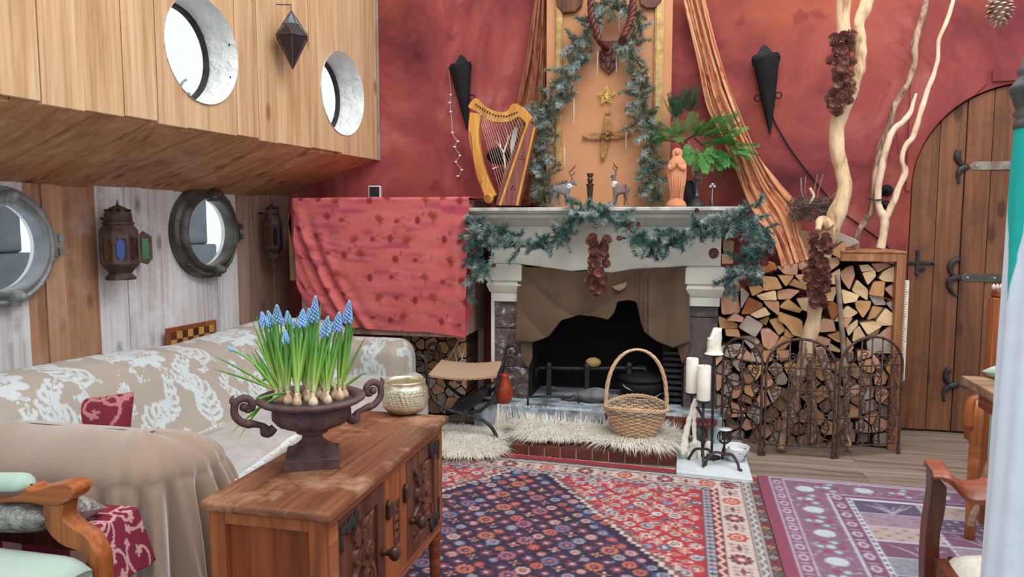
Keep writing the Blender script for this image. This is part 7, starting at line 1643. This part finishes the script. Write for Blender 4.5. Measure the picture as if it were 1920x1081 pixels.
# chessboard leaning on the lower wall behind the sofa
s0_, z0_ = onw(313, 617, Cl, .05); s1_, z1_ = onw(405, 598, Cl, .05); zt_ = (z0_+z1_)/2; cbd = thing('chessboard', 'brown and yellow wooden chessboard standing behind the sofa back', 'chessboard', (0, 0, 0)); cbd.matrix_world = frame(Cl)@Matrix.Translation((s1_, .035, zt_-.44)); w = s0_-s1_
M['cream_wood'] = wood('yellow square', c(214, 176, 104), c(196, 152, 80), c(160, 120, 60), knots=0); del cbd['base']
B().box(0, w, 0, .018, 0, .44).obj('board', M['oak_up'], cbd, bevel=.003)
cs_ = (w-.05)/8
for i in range(8):
    for j in range(8):
        if j >= 4: B().box(.025+cs_*i+.0005, .025+cs_*(i+1)-.0005, .018, .0195, .415-cs_*(8-j)+.0005, .415-cs_*(7-j)-.0005).obj('square', M['cream_wood'] if (i+j) % 2 else M['oak_dark'], cbd)
# ------------------------------------------------------------------ iron stool, jug, bellows, wicker basket
st_ = thing('iron_stool', 'black wrought iron curule stool with a woven seat on the sheepskin', 'stool', tuple(G(870, 815, .02)))
def scr_(cx, cy, r_, a0, cw): return [(cx+rr*math.cos(a), cy+rr*math.sin(a)) for rr, a in [(r_*(1-.75*k/16), a0+cw*TAU*1.1*k/16) for k in range(17)]]
yf_, yr_ = 3.93, 4.22
fa = scr_(118, 482, 42, .35, -1)[::-1]; fb = scr_(588, 482, 40, 2.8, 1)
FU = fa+[(164, 540), (168, 610), (198, 675), (262, 722), (350, 745), (430, 730), (492, 682), (520, 610), (530, 540)]+fb
RU = scr_(192, 420, 40, .35, -1)[::-1]+[(236, 470), (240, 540), (268, 600), (330, 650), (400, 668), (470, 648), (520, 600), (545, 530), (556, 470)]+scr_(600, 425, 38, 2.8, 1)
B().tube(T6(FU, yf_), .0105, 8).obj('front_frame', M['iron'], st_, smooth=True); B().tube(T6(RU, yr_), .0105, 8).obj('rear_frame', M['iron'], st_, smooth=True)
LA = [(195, 866), (225, 800), (275, 762), (350, 750), (430, 768), (490, 812), (522, 872)]; LR = [(285, 742), (310, 700), (360, 672), (410, 668), (470, 680), (520, 718), (562, 790)]
B().tube([Vector(p) for p in spline(T6(LA, yf_), 30)], .0105, 8).obj('foot_arc', M['iron'], st_, smooth=True); B().tube([Vector(p) for p in spline(T6(LR, yr_), 30)], .0105, 8).obj('foot_arc', M['iron'], st_, smooth=True)
B().tube([T6([(350, 748)], yf_)[0], T6([(405, 668)], yr_)[0]], .009, 8).obj('tie_bar', M['iron'], st_, smooth=True)
SA, SB, SC_, SD_ = T6([(168, 548)], yf_)[0], T6([(530, 550)], yf_)[0], T6([(556, 474)], yr_)[0], T6([(238, 470)], yr_)[0]
_k = N('woven seat'); _v = _k.coord((1, 1, 1), jitter=False); w1_ = _k.n('ShaderNodeTexWave', bands_direction='X'); w1_.inputs['Scale'].default_value = 60; _k.l(_v, w1_.inputs[0]); w2_ = _k.n('ShaderNodeTexWave', bands_direction='Y'); w2_.inputs['Scale'].default_value = 60; _k.l(_v, w2_.inputs[0])
_m = _k.mix(1, w1_.outputs[0], w2_.outputs[0], 'MULTIPLY'); M['woven'] = _k.done(_k.mix(_m, c(156, 128, 102), c(206, 178, 148)), .9)
wv = B(); n_ = 30; V0 = []
for i in range(n_+1):
    row = []
    for j in range(13):
        a = SA.lerp(SB, i/n_).lerp(SD_.lerp(SC_, i/n_), j/12); row.append(a+Vector((0, 0, -.018*math.sin(PI*i/n_)+.003*((i+j) % 2))))
    V0.append(row)
q = wv.grid(V0).obj('woven_seat', M['woven'], st_); q2m = q.modifiers.new('t', 'SOLIDIFY'); q2m.thickness = .012
jz = HZ+.001; jp = W(945, 762, 4.19); ju = thing('jug', 'glossy red brown earthenware jug by the left fireplace jamb', 'jug', (jp.x, 4.19, HZ)); m = 4.3/FPX
B().lathe([(10*m, 0), (15*m, 8*m), (17.5*m, 20*m), (16*m, 32*m), (10.5*m, 42*m), (9*m, 47*m), (9.5*m, 52*m), (11*m, 57*m), (9*m, 57*m), (8*m, 50*m)], 28, at=(jp.x, 4.19, jz)).obj('body', mat('glazed red clay', c(168, 66, 34), c(140, 50, 28), 8, .15), ju, smooth=True)
B().tube(spline([(jp.x-.030, 4.19, jz+54*m), (jp.x-.058, 4.18, jz+46*m), (jp.x-.046, 4.18, jz+30*m)], 10), .006, 8).obj('handle', bpy.data.materials['glazed red clay'], ju, smooth=True)
bl = thing('bellows', 'black leather bellows lying on the floor under the iron stool', 'bellows', tuple(W(*f6(370, 720), 4.06)))
P = [W(*f6(*p), 4.06) for p in ((285, 728), (300, 690), (345, 665), (400, 640), (440, 612), (462, 622), (450, 665), (410, 705), (370, 735), (320, 742))]
M['leather'] = mat('black leather', c(36, 34, 40), c(56, 52, 58), 14, .6, 0, .3, 50)
B().prism(P, (0, .09, 0)).obj('body', M['leather'], bl, bevel=.012); B().tube([W(*f6(440, 630), 4.10), W(*f6(475, 600), 4.10), W(*f6(497, 585), 4.10)], [.022, .015, .008], 10).obj('nozzle', M['iron'], bl, smooth=True); B().tube([W(*f6(300, 715), 4.08), W(*f6(262, 740), 4.07)], .012, 8).obj('handle', M['black'], bl, smooth=True)
for k in range(4): B().tube([p+Vector((0, -.003, .002*k)) for p in [W(*f6(x, y+k*14), 4.06) for x, y in ((310, 690), (360, 672), (415, 645))]], .003, 5).obj('pleat', M['leather'], bl, smooth=True)
kc = G(1192, 818, .085); kz0 = tz+.022; kz1 = W(1192, 760, kc.y).z; kR, kr = 56*kc.y/.975/FPX, 33*kc.y/.975/FPX
bk = thing('wicker_basket', 'pale wicker basket with a tall hoop handle standing on the sheepskin', 'basket', (kc.x, kc.y, kz0))
M['wicker'] = mat('pale wicker', c(214, 184, 152), c(188, 152, 118), 40, .65, 0, .2, 120); M['wicker_grey'] = mat('grey wicker', c(178, 162, 146), c(150, 132, 116), 40, .7)
rw = 17; ns = 30; b = B(); bw = B()
for k in range(rw):
    t = k/(rw-1); R0 = kr+(kR-kr)*t**.85; z = kz0+.006+(kz1-kz0-.01)*t; P = []
    for i in range(ns*4): a = TAU*i/(ns*4); q = R0+.0055*math.cos(a*ns/2+PI*(k % 2)); P.append((kc.x+q*math.cos(a), kc.y+q*math.sin(a), z+.0015*math.sin(a*9+k)))
    (b if k < rw-3 else bw).tube(P, .0056, 5, closed=True)
wo = b.obj('weave', M['wicker'], bk, smooth=True); wo2 = bw.obj('rim_weave', M['wicker_grey'], bk, smooth=True)
b = B()
for i in range(ns): a = TAU*i/ns; b.tube([(kc.x+kr*math.cos(a), kc.y+kr*math.sin(a), kz0+.002), (kc.x+(kr+(kR-kr)*.55)*math.cos(a), kc.y+(kr+(kR-kr)*.55)*math.sin(a), (kz0+kz1)/2), (kc.x+kR*math.cos(a), kc.y+kR*math.sin(a), kz1)], .0032, 5)
sk_ = b.obj('stakes', M['wicker'], bk, smooth=True); sk_['kind'] = 'stuff'
B().lathe([(kr, 0), (kr, .004), (0, .005)], 24, at=(kc.x, kc.y, kz0+.004)).obj('base', M['wicker_grey'], bk)
for w_ in range(3): P = [(kc.x+(kR+.004)*math.cos(TAU*i/160)+.005*math.cos(i*.5+w_*2.1)*math.cos(TAU*i/160), kc.y+(kR+.004)*math.sin(TAU*i/160), kz1+.004+.007*math.sin(i*.5+w_*2.1)-.012*math.cos(TAU*i/80)) for i in range(160)]; B().tube(P, .0055, 5, closed=True).obj('rim', M['wicker'], bk, smooth=True)
hz = W(1198, 655, kc.y).z; hd_ = Vector((.975, .22, 0))
for w_ in range(4):
    P = []
    for i in range(80):
        a = PI*i/79; ex = 1.0; x = -math.cos(a)*kR*(1.0+.02*math.sin(a)); z = kz1-.03+(hz-kz1+.03)*math.sin(a)**.75; P.append(Vector((kc.x, kc.y, z))+hd_*(x+.006*math.cos(i*.35+w_*PI/2))+Vector((-.22, .975, 0))*(.006*math.sin(i*.35+w_*PI/2)))
    B().tube(P, .0058, 6).obj('handle', M['wicker'], bk, smooth=True)
# ------------------------------------------------------------------ candles and their stands
f7 = crop(1240, 580, 3.179); sp_ = G(1316, 868, .026)
cs = thing('candle_stand', 'tall black iron stand carrying two white pillar candles by the hearth', 'candle stand', tuple(sp_))
ysd = sp_.y; bT = W(1319, 749, ysd); aT = W(1297, 735, ysd+.06)
B().tube([(bT.x, ysd, .06), (bT.x, ysd, bT.z-.012)], .007, 8).tube([(bT.x, ysd, bT.z-.10), (bT.x-.02, ysd+.03, bT.z-.06), (aT.x, ysd+.06, aT.z-.05), (aT.x, ysd+.06, aT.z-.012)], .006, 8).obj('rod', M['iron'], cs, smooth=True)
for k in range(3): a = TAU*k/3+.6; B().tube(spline([(bT.x, ysd, .10), (bT.x+.04*math.cos(a), ysd+.04*math.sin(a), .09), (bT.x+.075*math.cos(a), ysd+.075*math.sin(a), .033)], 10), .007, 8).obj('foot', M['iron'], cs, smooth=True)
for k in range(4): a = TAU*k/4; B().tube([(bT.x+.022*math.sin(PI*i/12)*math.cos(a), ysd+.022*math.sin(PI*i/12)*math.sin(a), bT.z-.16+.07*i/12) for i in range(13)], .003, 5).obj('cage_rib', M['iron'], cs, smooth=True)
for q in (bT, Vector((aT.x, ysd+.06, aT.z))): B().lathe([(.012, -.02), (.03, -.012), (.036, -.004), (.036, -.001)], 18, at=tuple(q)).obj('cup', M['iron'], cs, smooth=True)
def candle(lab, q, top_z, R_, melted=False):
    t = thing('pillar_candle', lab, 'candle', tuple(q)); H = top_z-q.z
    if not melted: B().lathe([(R_*.98, 0), (R_, .004), (R_, H-.004), (R_*.95, H), (R_*.6, H-.006), (0, H-.008)], 28, at=tuple(q)).obj('wax', M['wax'], t, smooth=True, auto=True)
    else:
        rows = []
        for i in range(15):
            s = i/14; row = []
            for k in range(32):
                a = TAU*k/32; cut = .62+.38*max(0, min(1, (math.cos(a-.2)+.55)*1.6)); q_ = R_*(1+.09*nz(math.cos(a)*2, math.sin(a)*2, s*4)+(.35*math.exp(-s*12))); row.append((q.x+q_*math.cos(a), q.y+q_*math.sin(a), q.z+H*s*cut))
            rows.append(row)
        rows.append([(q.x+R_*.6*math.cos(TAU*k/32), q.y+R_*.6*math.sin(TAU*k/32), q.z+H*.6) for k in range(32)]); rows.append([(q.x, q.y, q.z+H*.58)]*32)
        B().grid(rows[::-1], False, True).obj('wax', M['wax'], t, smooth=True)
    B().tube([(q.x, q.y, q.z+H*(.58 if melted else 1)-.008), (q.x+.002, q.y, q.z+H*(.62 if melted else 1)+.006)], .0012, 5).obj('wick', M['black'], t)
candle('white pillar candle nearest the fireplace, standing slightly behind its neighbour', Vector((aT.x, ysd+.06, aT.z)), W(1297, 671, ysd+.06).z, 11*ysd/.97/FPX)
candle('white pillar candle in front on the iron stand, right of the pair', bT, W(1319, 685, ysd).z, 12*ysd/.97/FPX)
cT = W(1339, 663, ysd+.1); c2 = thing('candle_stand', 'thin iron candle stick under the half melted candle', 'candle stand', (cT.x, ysd+.1, .026))
B().tube([(cT.x, ysd+.1, .03), (cT.x, ysd+.1, cT.z-.006)], .007, 8).lathe([(.045, .027), (.045, .033), (.01, .045)], 18, at=(cT.x, ysd+.1, 0)).lathe([(.01, -.02), (.042, -.006), (.046, -.001)], 18, at=(cT.x, ysd+.1, cT.z)).obj('stick', M['iron'], c2, smooth=True, auto=True)
candle('half melted white candle highest of the three beside the screens', Vector((cT.x, ysd+.1, cT.z)), W(1339, 615, ysd+.1).z, 12.5*ysd/.97/FPX, True)
wx = thing('wax_drippings', 'long white wax drippings hanging down to a lumpy pool on the slab', 'wax', tuple(G(1300, 862, .026))); b = B(); r = random.Random(6)
for pts in ([(205, 530), (185, 590), (165, 680), (150, 760), (140, 850)], [(205, 530), (200, 600), (195, 680), (198, 760), (205, 830)], [(200, 540), (175, 620), (150, 700), (130, 790), (128, 860)]):
    P = [W(*f7(*p), ysd+.045) for p in pts]; P = spline(P, 26); b.tube([Vector(p) for p in P], [.011+.005*nz(i*.5, pts[2][0])+.004*(i > 20) for i in range(26)], 9)
for k in range(26):
    x, y = r.uniform(115, 285), r.uniform(815, 895); p = G(*f7(x, y), .027); s = r.uniform(.010, .024); b.ball((p.x, p.y, .027+s*.6), (s, s*.9, s*r.uniform(.7, 1.6)), 9, 7)
b.obj('wax', M['wax'], wx, smooth=True)
p = G(1357, 872, .026); ic = thing('iron_candlestick', 'low iron candlestick with a ring cage and tripod feet beside the white bowl', 'candlestick', tuple(p)); m = p.y/.97/FPX; zt_ = W(1355, 803, p.y).z
B().tube([(p.x, p.y, .026+.05), (p.x, p.y, zt_-.07)], .006, 8).obj('stem', M['iron'], ic, smooth=True); B().lathe([(.008, -.012), (.034, -.004), (.036, 0), (0, -.002)], 20, at=(p.x, p.y, zt_)).obj('drip_pan', mat('pale wax pan', c(196, 206, 212), None, rough=.4), ic, smooth=True)
for k in range(4): a = PI*k/4; B().tube([(p.x+.034*math.cos(TAU*i/20)*math.cos(a), p.y+.034*math.cos(TAU*i/20)*math.sin(a), zt_-.042+.034*math.sin(TAU*i/20)) for i in range(20)], .003, 5, closed=True).obj('cage_ring', M['iron'], ic, smooth=True)
for a in (PI+.3, -.75, 1.6): B().tube(spline([(p.x, p.y, .085), (p.x+.05*math.cos(a), p.y+.05*math.sin(a), .095), (p.x+.085*math.cos(a), p.y+.085*math.sin(a), .06), (p.x+.095*math.cos(a), p.y+.095*math.sin(a), .033), (p.x+.11*math.cos(a), p.y+.11*math.sin(a), .033)], 18), .007, 7).obj('foot', M['rust_iron'], ic, smooth=True)
p = G(1379, 862, .026); wb_ = thing('china_bowl', 'white china bowl with a dark floral print on the white slab', 'bowl', tuple(p)); Rb = 23.5*p.y/.97/FPX; Hb = .074
prof = [(Rb*.5, 0), (Rb*.52, .006), (Rb*.78, Hb*.3), (Rb*.94, Hb*.65), (Rb, Hb), (Rb*.97, Hb), (Rb*.9, Hb*.62), (Rb*.6, Hb*.2), (0, Hb*.12)]; b = B().lathe([(r_, z) for r_, z in [(float(np.interp(k/40*8, range(9), [q[0] for q in prof])), float(np.interp(k/40*8, range(9), [q[1] for q in prof]))) for k in range(41)]], 64, at=tuple(p))
colb = []
for v in b.v:
    a = math.atan2(v[1]-p.y, v[0]-p.x); h = (v[2]-p.z)/Hb; q = nz(a*2.6, h*3.2, 7)+.35*nz(a*9, h*9, 2); rad = math.hypot(v[0]-p.x, v[1]-p.y); inner = rad < Rb*.5+(Rb*.42)*h and h > .1
    colb.append(c(120, 124, 112) if q > .28 and .12 < h < .72 else c(222, 226, 226))
b.c = colb; b.obj('bowl', M['cloth_paint'].copy(), wb_, smooth=True)
p = G(1312, 845, .026); rs = thing('red_stool', 'small round dark red wooden stool behind the candle stand', 'stool', (p.x, p.y+.12, .0)); zs_ = W(1312, 786, p.y+.12).z; rw_ = mat('dark red lacquered wood', c(112, 44, 40), c(84, 32, 32), 12, .45)
B().lathe([(.085, zs_-.024), (.092, zs_-.018), (.092, zs_-.006), (.086, zs_)], 28, at=(p.x, p.y+.12, 0)).obj('seat', rw_, rs, smooth=True, auto=True)
for k in range(3): a = TAU*k/3+.9; B().tube([(p.x+.04*math.cos(a), p.y+.12+.04*math.sin(a), zs_-.02), (p.x+.07*math.cos(a), p.y+.12+.07*math.sin(a), .026)], .011, 10).obj('leg', rw_, rs, smooth=True)
# ------------------------------------------------------------------ chairs, table, parasol
fl4 = crop(0, 780, 3.59); YA = 1.36
M['mint'] = mat('mint velvet', c(142, 168, 153), c(158, 182, 168), 3, .8, 0, .15, 240, sheen=.4); M['cream_fab'] = mat('cream ribbed fabric', c(206, 202, 188), c(190, 186, 172), 60, .9, 0, .5, 200)
ac = thing('armchair', 'orange wood armchair with mint upholstery cut by the lower left corner', 'armchair', (-1.6, 1.0, 0))
def flat(L, Y, d, nm, m, parent, fn, bev=.012): return B().prism([W(*fn(*p), Y) for p in L], (0, d, 0)).obj(nm, m, parent, bevel=bev, seg=3)
arml = spline([(-200, 560), (60, 552), (140, 520), (160, 482), (200, 500), (260, 492), (340, 470), (430, 462), (480, 480), (492, 520), (468, 562), (420, 592), (360, 606), (290, 602), (200, 585), (60, 580), (-200, 592)], 60)
flat([tuple(p) for p in arml], YA-.025, .055, 'arm', M['chair_wood'], ac, fl4)
sup = [tuple(p) for p in spline([(292, 595), (288, 650), (300, 720), (340, 800), (420, 868), (520, 905), (565, 930), (590, 985), (600, 1081), (610, 1300)], 40)]+[tuple(p) for p in spline([(690, 1300), (668, 1081), (655, 960), (615, 870), (560, 800), (470, 745), (420, 690), (418, 640), (425, 595)], 40)]
flat(sup, YA-.02, .045, 'arm_support', M['chair_wood_up'], ac, fl4)
pd = B(); rows = []
for i in range(26):
    t_ = i/25; q = W(*fl4(-200+400*t_, 470), YA); e = math.sqrt(max(.02, 1-max(0, (t_-.8)/.2)**2)); rows.append([(q.x, YA+.005+.032*math.cos(a)*e, q.z+(.030*math.sin(a)*e if math.sin(a) > 0 else .010*math.sin(a))) for a in [TAU*k/14 for k in range(14)]])
pd.grid(rows, False, True).obj('arm_pad', M['mint'], ac, smooth=True)
sq = G(*fl4(590, 975), .50); xr_ = sq.x
b = B(); rows = []
for i in range(30):
    u = i/29; row = []
    for (v, z) in [(0, .40), (0, .485)]+[(v_, .485+.04*math.sin(PI*min(1, max(.0, v_*.96+.02)))**.35) for v_ in [k/20 for k in range(21)]]+[(1, .485), (1, .40)]:
        e = (1-max(0, (u-.86)/.14)**3*.5); x = -1.95+(xr_+1.95)*u+.03*math.sin(PI*v)*(u > .8)*(u-.8)*5; row.append((x, .86+(YA-.03-.86)*v, z*(1 if u < .9 else 1-.05*((u-.9)/.1)**2)))
    rows.append(row)
b.grid(rows); b.f.append(tuple(len(b.v)-len(rows[0])+k for k in range(len(rows[0])))); b.m.append(0); b.obj('seat', M['mint'], ac, smooth=True)
B().box(-1.95, xr_-.02, .80, YA-.03, .33, .40).obj('seat_rail', M['chair_wood'], ac, bevel=.006)
for (x, y) in ((-1.93, .82), (-1.93, YA-.03), (xr_-.04, .82)): B().box(x, x+.04, y, y+.04, 0, .34).obj('leg', M['chair_wood'], ac, bevel=.006)
lp = W(*fl4(640, 1200), YA); B().tube([(lp.x, YA, .36), (lp.x+.005, YA, 0.0)], [.026, .018], 10).obj('leg', M['chair_wood'], ac, smooth=True)
B().box(-2.02, -1.94, .80, YA, .34, 1.0).obj('backrest', M['mint'], ac, bevel=.02)
# burgundy covered bench and silver cushion behind it
zo = .50; xo = G(*fl4(880, 640), zo).x; oc = scroll_canvas(1.3, .5, wine, pale, .003, .8, 9)
ot = thing('bench', 'low bench under a burgundy cloth with pale scrolls behind the mint armchair', 'bench', (-1.8, 1.45, 0)); V = np.zeros((300, 110, 3)); Q = np.zeros((300, 110, 2))
for i in range(300):
    for j in range(110):
        u, v = i/299, j/109; L_ = (xo+2.3); sx = u*(L_+.16); x = -2.3+min(sx, L_)+max(0, sx-L_)*.25; z = zo-max(0, sx-L_)*.9+.006*nz(u*12, v*8); y = 1.42+.19*v+.02*math.sin(v*9)*max(0, sx-L_)*6
        if v < .12: z -= (.12-v)*1.4; y += (.12-v)*.1
        V[i, j] = (x, y, z); Q[i, j] = (sx-.62, (y-1.5)*1.5)
o = link('cover', rawmesh('cover', V.reshape(-1, 3), gridfaces(300, 110), M['cloth_paint'], oc.sample(Q[..., 0].reshape(-1), Q[..., 1].reshape(-1))), ot); o.modifiers.new('t', 'SOLIDIFY').thickness = .004
B().box(-2.3, xo-.015, 1.44, 1.59, .43, zo-.008).obj('bench_top', M['mahogany'], ot)
for x in (-2.25, xo-.08):
    for y in (1.45, 1.54): B().box(x, x+.04, y, y+.04, 0, .43).obj('leg', M['mahogany'], ot)
sm_ = mat('crinkled silver fabric', c(176, 172, 170), c(128, 122, 120), 40, .35, .5, .9, 60, bdist=.01)
o = cushion('silver_cushion', '', G(20, 955, .55), .36, .22, .09, (PI/2-.25, 0, .1), sm_); tag(o, 'crinkled silver cushion on the burgundy bench at the left edge', 'cushion')
# dark red armchair lower right
fr5 = crop(1660, 640, 2.45); YR = 1.93
ra = thing('armchair', 'dark mahogany armchair with a cream seat cut by the white parasol', 'armchair', (.9, 1.7, 0))
top_ = spline([(206, 568), (250, 570), (292, 576), (330, 628), (372, 662), (430, 664), (520, 648), (640, 640)], 40); bot_ = spline([(640, 745), (520, 745), (430, 735), (340, 708), (285, 668), (245, 622), (212, 585)], 40)
rows = []
for k in range(40):
    t_, q = top_[k], bot_[39-k]; a, e = W(*fr5(*t_), YR), W(*fr5(*q), YR); h = max(.012, min(.045, (a.z-e.z)*.6)); rows.append([(a.x, YR-.03, a.z-h-.012), (a.x, YR-.034, a.z-.012-h*.4), (a.x, YR-.02, a.z-.010), (a.x, YR+.045, a.z), (a.x, YR+.05, a.z-.02), (a.x, YR+.03, a.z-h)])
b = B().grid(rows, False, True); b.f += [tuple(range(6)), tuple(range(39*6+5, 39*6-1, -1))]; b.m += [0, 0]; b.obj('arm', M['mahogany_warm'], ra, auto=True)
ps_ = [tuple(p) for p in spline([(216, 592), (214, 700), (192, 850), (182, 980), (180, 1100), (186, 1500)], 24)]+[tuple(p) for p in spline([(252, 1500), (250, 1100), (252, 900), (272, 800), (282, 720), (284, 670)], 24)]
flat(ps_, YR-.02, .05, 'front_post', M['mahogany'], ra, fr5, .008)
pcn = W(*fr5(235, 930), YR); X0_, Z0_ = pcn.x, .44
B().box(X0_-.015, X0_+.03, 1.45, YR-.02, Z0_-.085, Z0_).box(X0_+.03, X0_+.5, YR-.02, YR+.02, Z0_-.085, Z0_-.01).box(X0_+.03, X0_+.5, 1.43, 1.47, Z0_-.085, Z0_-.01).obj('seat_rail', M['mahogany'], ra, bevel=.006)
rows = []
for i in range(24):
    u = i/23; row = []
    for j in range(24):
        v = j/23; k_ = (1-(2*u-1)**6)*(1-(2*v-1)**6); row.append((X0_+.005+.47*u, 1.46+(YR-.02-1.46)*v, Z0_-.012+.055*k_**.5))
    rows.append(row)
B().grid(rows).obj('seat', M['cream_fab'], ra, smooth=True)
for (x, y) in ((X0_-.01, 1.44), (X0_+.46, 1.44), (X0_+.46, YR-.02)): B().box(x, x+.04, y, y+.04, 0, Z0_-.08).obj('leg', M['mahogany'], ra, bevel=.005)
B().box(X0_+.47, X0_+.52, 1.44, YR+.02, Z0_, 1.0).obj('backrest', M['mahogany'], ra, bevel=.02); flat([tuple(p) for p in ps_], 1.43, .04, 'front_post', M['mahogany'], ra, lambda x, y: fr5(x, y), .008) if False else B().box(X0_-.01, X0_+.03, 1.42, 1.46, Z0_-.08, .64).obj('front_post', M['mahogany'], ra, bevel=.008); B().box(X0_-.02, X0_+.5, 1.41, 1.47, .64, .67).obj('arm', M['mahogany_warm'], ra, bevel=.01)
# table
tbl = thing('table', 'pale wooden table whose corner shows beside the parasol', 'table', (1.35, 2.3, 0)); tc_ = G(1800, 703, .75); tx_, ty_ = tc_.x, tc_.y
M['table_wood'] = wood('pale table top', c(176, 150, 124), c(150, 120, 96), c(116, 88, 70), axis=0, rv=0, knots=0)
for k in range(4): B().box(tx_+.003, tx_+.95, ty_-.17*(k+1)+.001, ty_-.17*k-.001, .722, .75).obj('top_board', M['table_wood'], tbl, bevel=.003)
B().box(tx_+.04, tx_+.9, ty_-.64, ty_-.05, .66, .722).obj('apron', M['oak'], tbl)
for (x, y) in ((tx_+.32, ty_-.1), (tx_+.85, ty_-.1), (tx_+.32, ty_-.62), (tx_+.85, ty_-.62)): B().box(x, x+.05, y, y+.05, 0, .66).obj('leg', M['oak_up'], tbl)
# mint armchair beyond the table
Y3 = 3.12; mc = thing('armchair', 'carved orange wood armchair with mint upholstery behind the table', 'armchair', (1.45, 3.3, 0))
f4p = crop(1640, 460, 2.704)
q0 = W(*fr5(425, 660), Y3); bx_ = W(*fr5(422, 300), Y3).x; zt_ = W(*fr5(430, 252), Y3).z
B().lathe([(r_*.62, z) for r_, z in [(.030, 0), (.031, .1), (.034, .30), (.034, .335), (.028, .34), (.036, .35), (.028, .36), (.036, .37), (.028, .38), (.034, .39), (.038, .50), (.038, zt_-.01)]], 18, at=(bx_, Y3, 0)).obj('front_leg', M['chair_wood_up'], mc, smooth=True)
a0_ = spline([(bx_-.022, Y3, zt_-.12), (bx_-.024, Y3, zt_-.05), (bx_-.004, Y3, zt_-.012), (bx_+.08, Y3+.0, zt_-.008), (bx_+.5, Y3+.0, zt_+.0)], 24); B().tube([Vector(p) for p in a0_], .021, 10).obj('arm', M['chair_wood_up'], mc, smooth=True)
B().box(bx_+.13, bx_+.55, Y3+.03, Y3+.5, .36, .46).obj('seat', M['mint'], mc, bevel=.03, seg=3); B().box(bx_+.045, bx_+.5, Y3-.012, Y3+.012, zt_-.26, zt_-.04).obj('side_pad', M['mint'], mc, bevel=.01)
B().box(bx_+.13, bx_+.55, Y3+.02, Y3+.5, .28, .36).obj('seat_rail', M['chair_wood_up'], mc, bevel=.006)
P = [W(*fr5(*p), Y3-.04) for p in ((480, 540), (462, 575), (450, 620), (438, 640), (430, 690), (415, 720), (412, 760), (396, 790), (380, 850), (408, 852), (420, 800), (432, 780), (436, 735), (452, 700), (455, 660), (472, 620), (500, 560))]; B().prism(P, (0, .022, 0)).obj('carved_stretcher', M['table_wood'], mc, bevel=.004)
pt_ = W(*f4p(638, 250), Y3+.2); zb_ = W(*f4p(638, 205), Y3+.2).z; hw_ = .033
B().box(pt_.x-hw_, pt_.x+hw_, Y3+.17, Y3+.23, .0, pt_.z-.01).obj('back_post', M['chair_wood_up'], mc, bevel=.005)
B().lathe([(hw_*.9, pt_.z-.01), (hw_*1.05, pt_.z), (hw_*.85, pt_.z+.008), (hw_*.95, pt_.z+.016), (hw_*.8, pt_.z+.022)], 16, at=(pt_.x, Y3+.2, 0)).obj('post_collar', M['mahogany_warm'], mc, smooth=True)
for k in range(5): B().lathe([(.006, pt_.z+.02), (.008, pt_.z+.035), (.003, zb_+.006), (0, zb_+.01)], 8, at=(pt_.x-.026+.013*k, Y3+.2, 0)).obj('finial_point', M['cream_fab'], mc, smooth=True)
for y in (Y3+.05, Y3+.42): B().box(bx_+.5, bx_+.55, y, y+.05, 0, .9).obj('rear_leg', M['chair_wood_up'], mc, bevel=.005)
B().box(bx_+.5, bx_+.54, Y3+.08, Y3+.46, .46, .9).obj('backrest', M['mint'], mc, bevel=.01)
cq = G(1852, 690, .755); o = cushion('mint_cushion', '', (cq.x+.06, ty_-.06, .775), .22, .16, .06, (PI/2-.1, 0, .2), M['mint']); tag(o, 'small mint cushion lying on the far edge of the table', 'cushion')
# furled parasol
YPa = 1.32; pa = W(1955, 300, YPa); pr_ = thing('parasol', 'furled white and teal parasol standing upright at the right edge', 'parasol', (pa.x, pa.y, 0)); m = (pa-EYE).dot(_f)/FPX; zp = lambda y: plane_hit(1955-.061*(y-300), y, pa, Vector((0, 1, 0))).z
prf = [(48, 232), (49, 300), (50, 400), (50, 500), (52, 700), (54, 900), (57, 1090), (60, 1400), (62, 1700)]; rows = []; col = []; tl, wf = c(36, 176, 168), c(212, 224, 238)
zs2 = np.linspace(232, 1700, 110)
for y in zs2:
    R0 = float(np.interp(y, [p[1] for p in prf], [p[0] for p in prf]))*m; row = []; amp = .05*min(1, (y-232)/300)
    for k in range(120):
        a = TAU*k/120; q = R0*(1+amp*math.sin(9*a+.003*y)-.05*amp*10*abs(math.sin(4.5*a+.002*y))*.3); row.append((pa.x+q*math.cos(a), pa.y+q*math.sin(a), zp(y)))
        da = abs((a-(PI+.30)+PI) % TAU-PI); col.append(tl if da < 1.0*(1-(y-232)/330) or y < 246 else wf)
    rows.append(row)
b = B().grid(rows[::-1], False, True); b.c = [q for i in range(109, -1, -1) for q in col[i*120:(i+1)*120]]; b.obj('canopy', painted('parasol canvas', .8, .1, 300), pr_, smooth=True)
g_ = mat('grey cast finial', c(104, 110, 112), c(74, 80, 82), 14, .4, .5)
B().lathe([(p[0]*m, zp(p[1])) for p in ((50, 240), (50, 228), (46, 220), (52, 212), (46, 204), (50, 196), (58, 172), (62, 164), (56, 156), (50, 146), (47, 138), (50, 130), (44, 122), (40, 100), (24, 84), (0, 78))], 36, at=(pa.x, pa.y, 0)).obj('finial', g_, pr_, smooth=True)
B().tube([(pa.x, pa.y, .0), (pa.x, pa.y, .3)], .016, 12).lathe([(.15, 0), (.15, .03), (.05, .06), (.03, .12)], 24, at=(pa.x, pa.y, 0)).obj('pole', g_, pr_, smooth=True, auto=True)
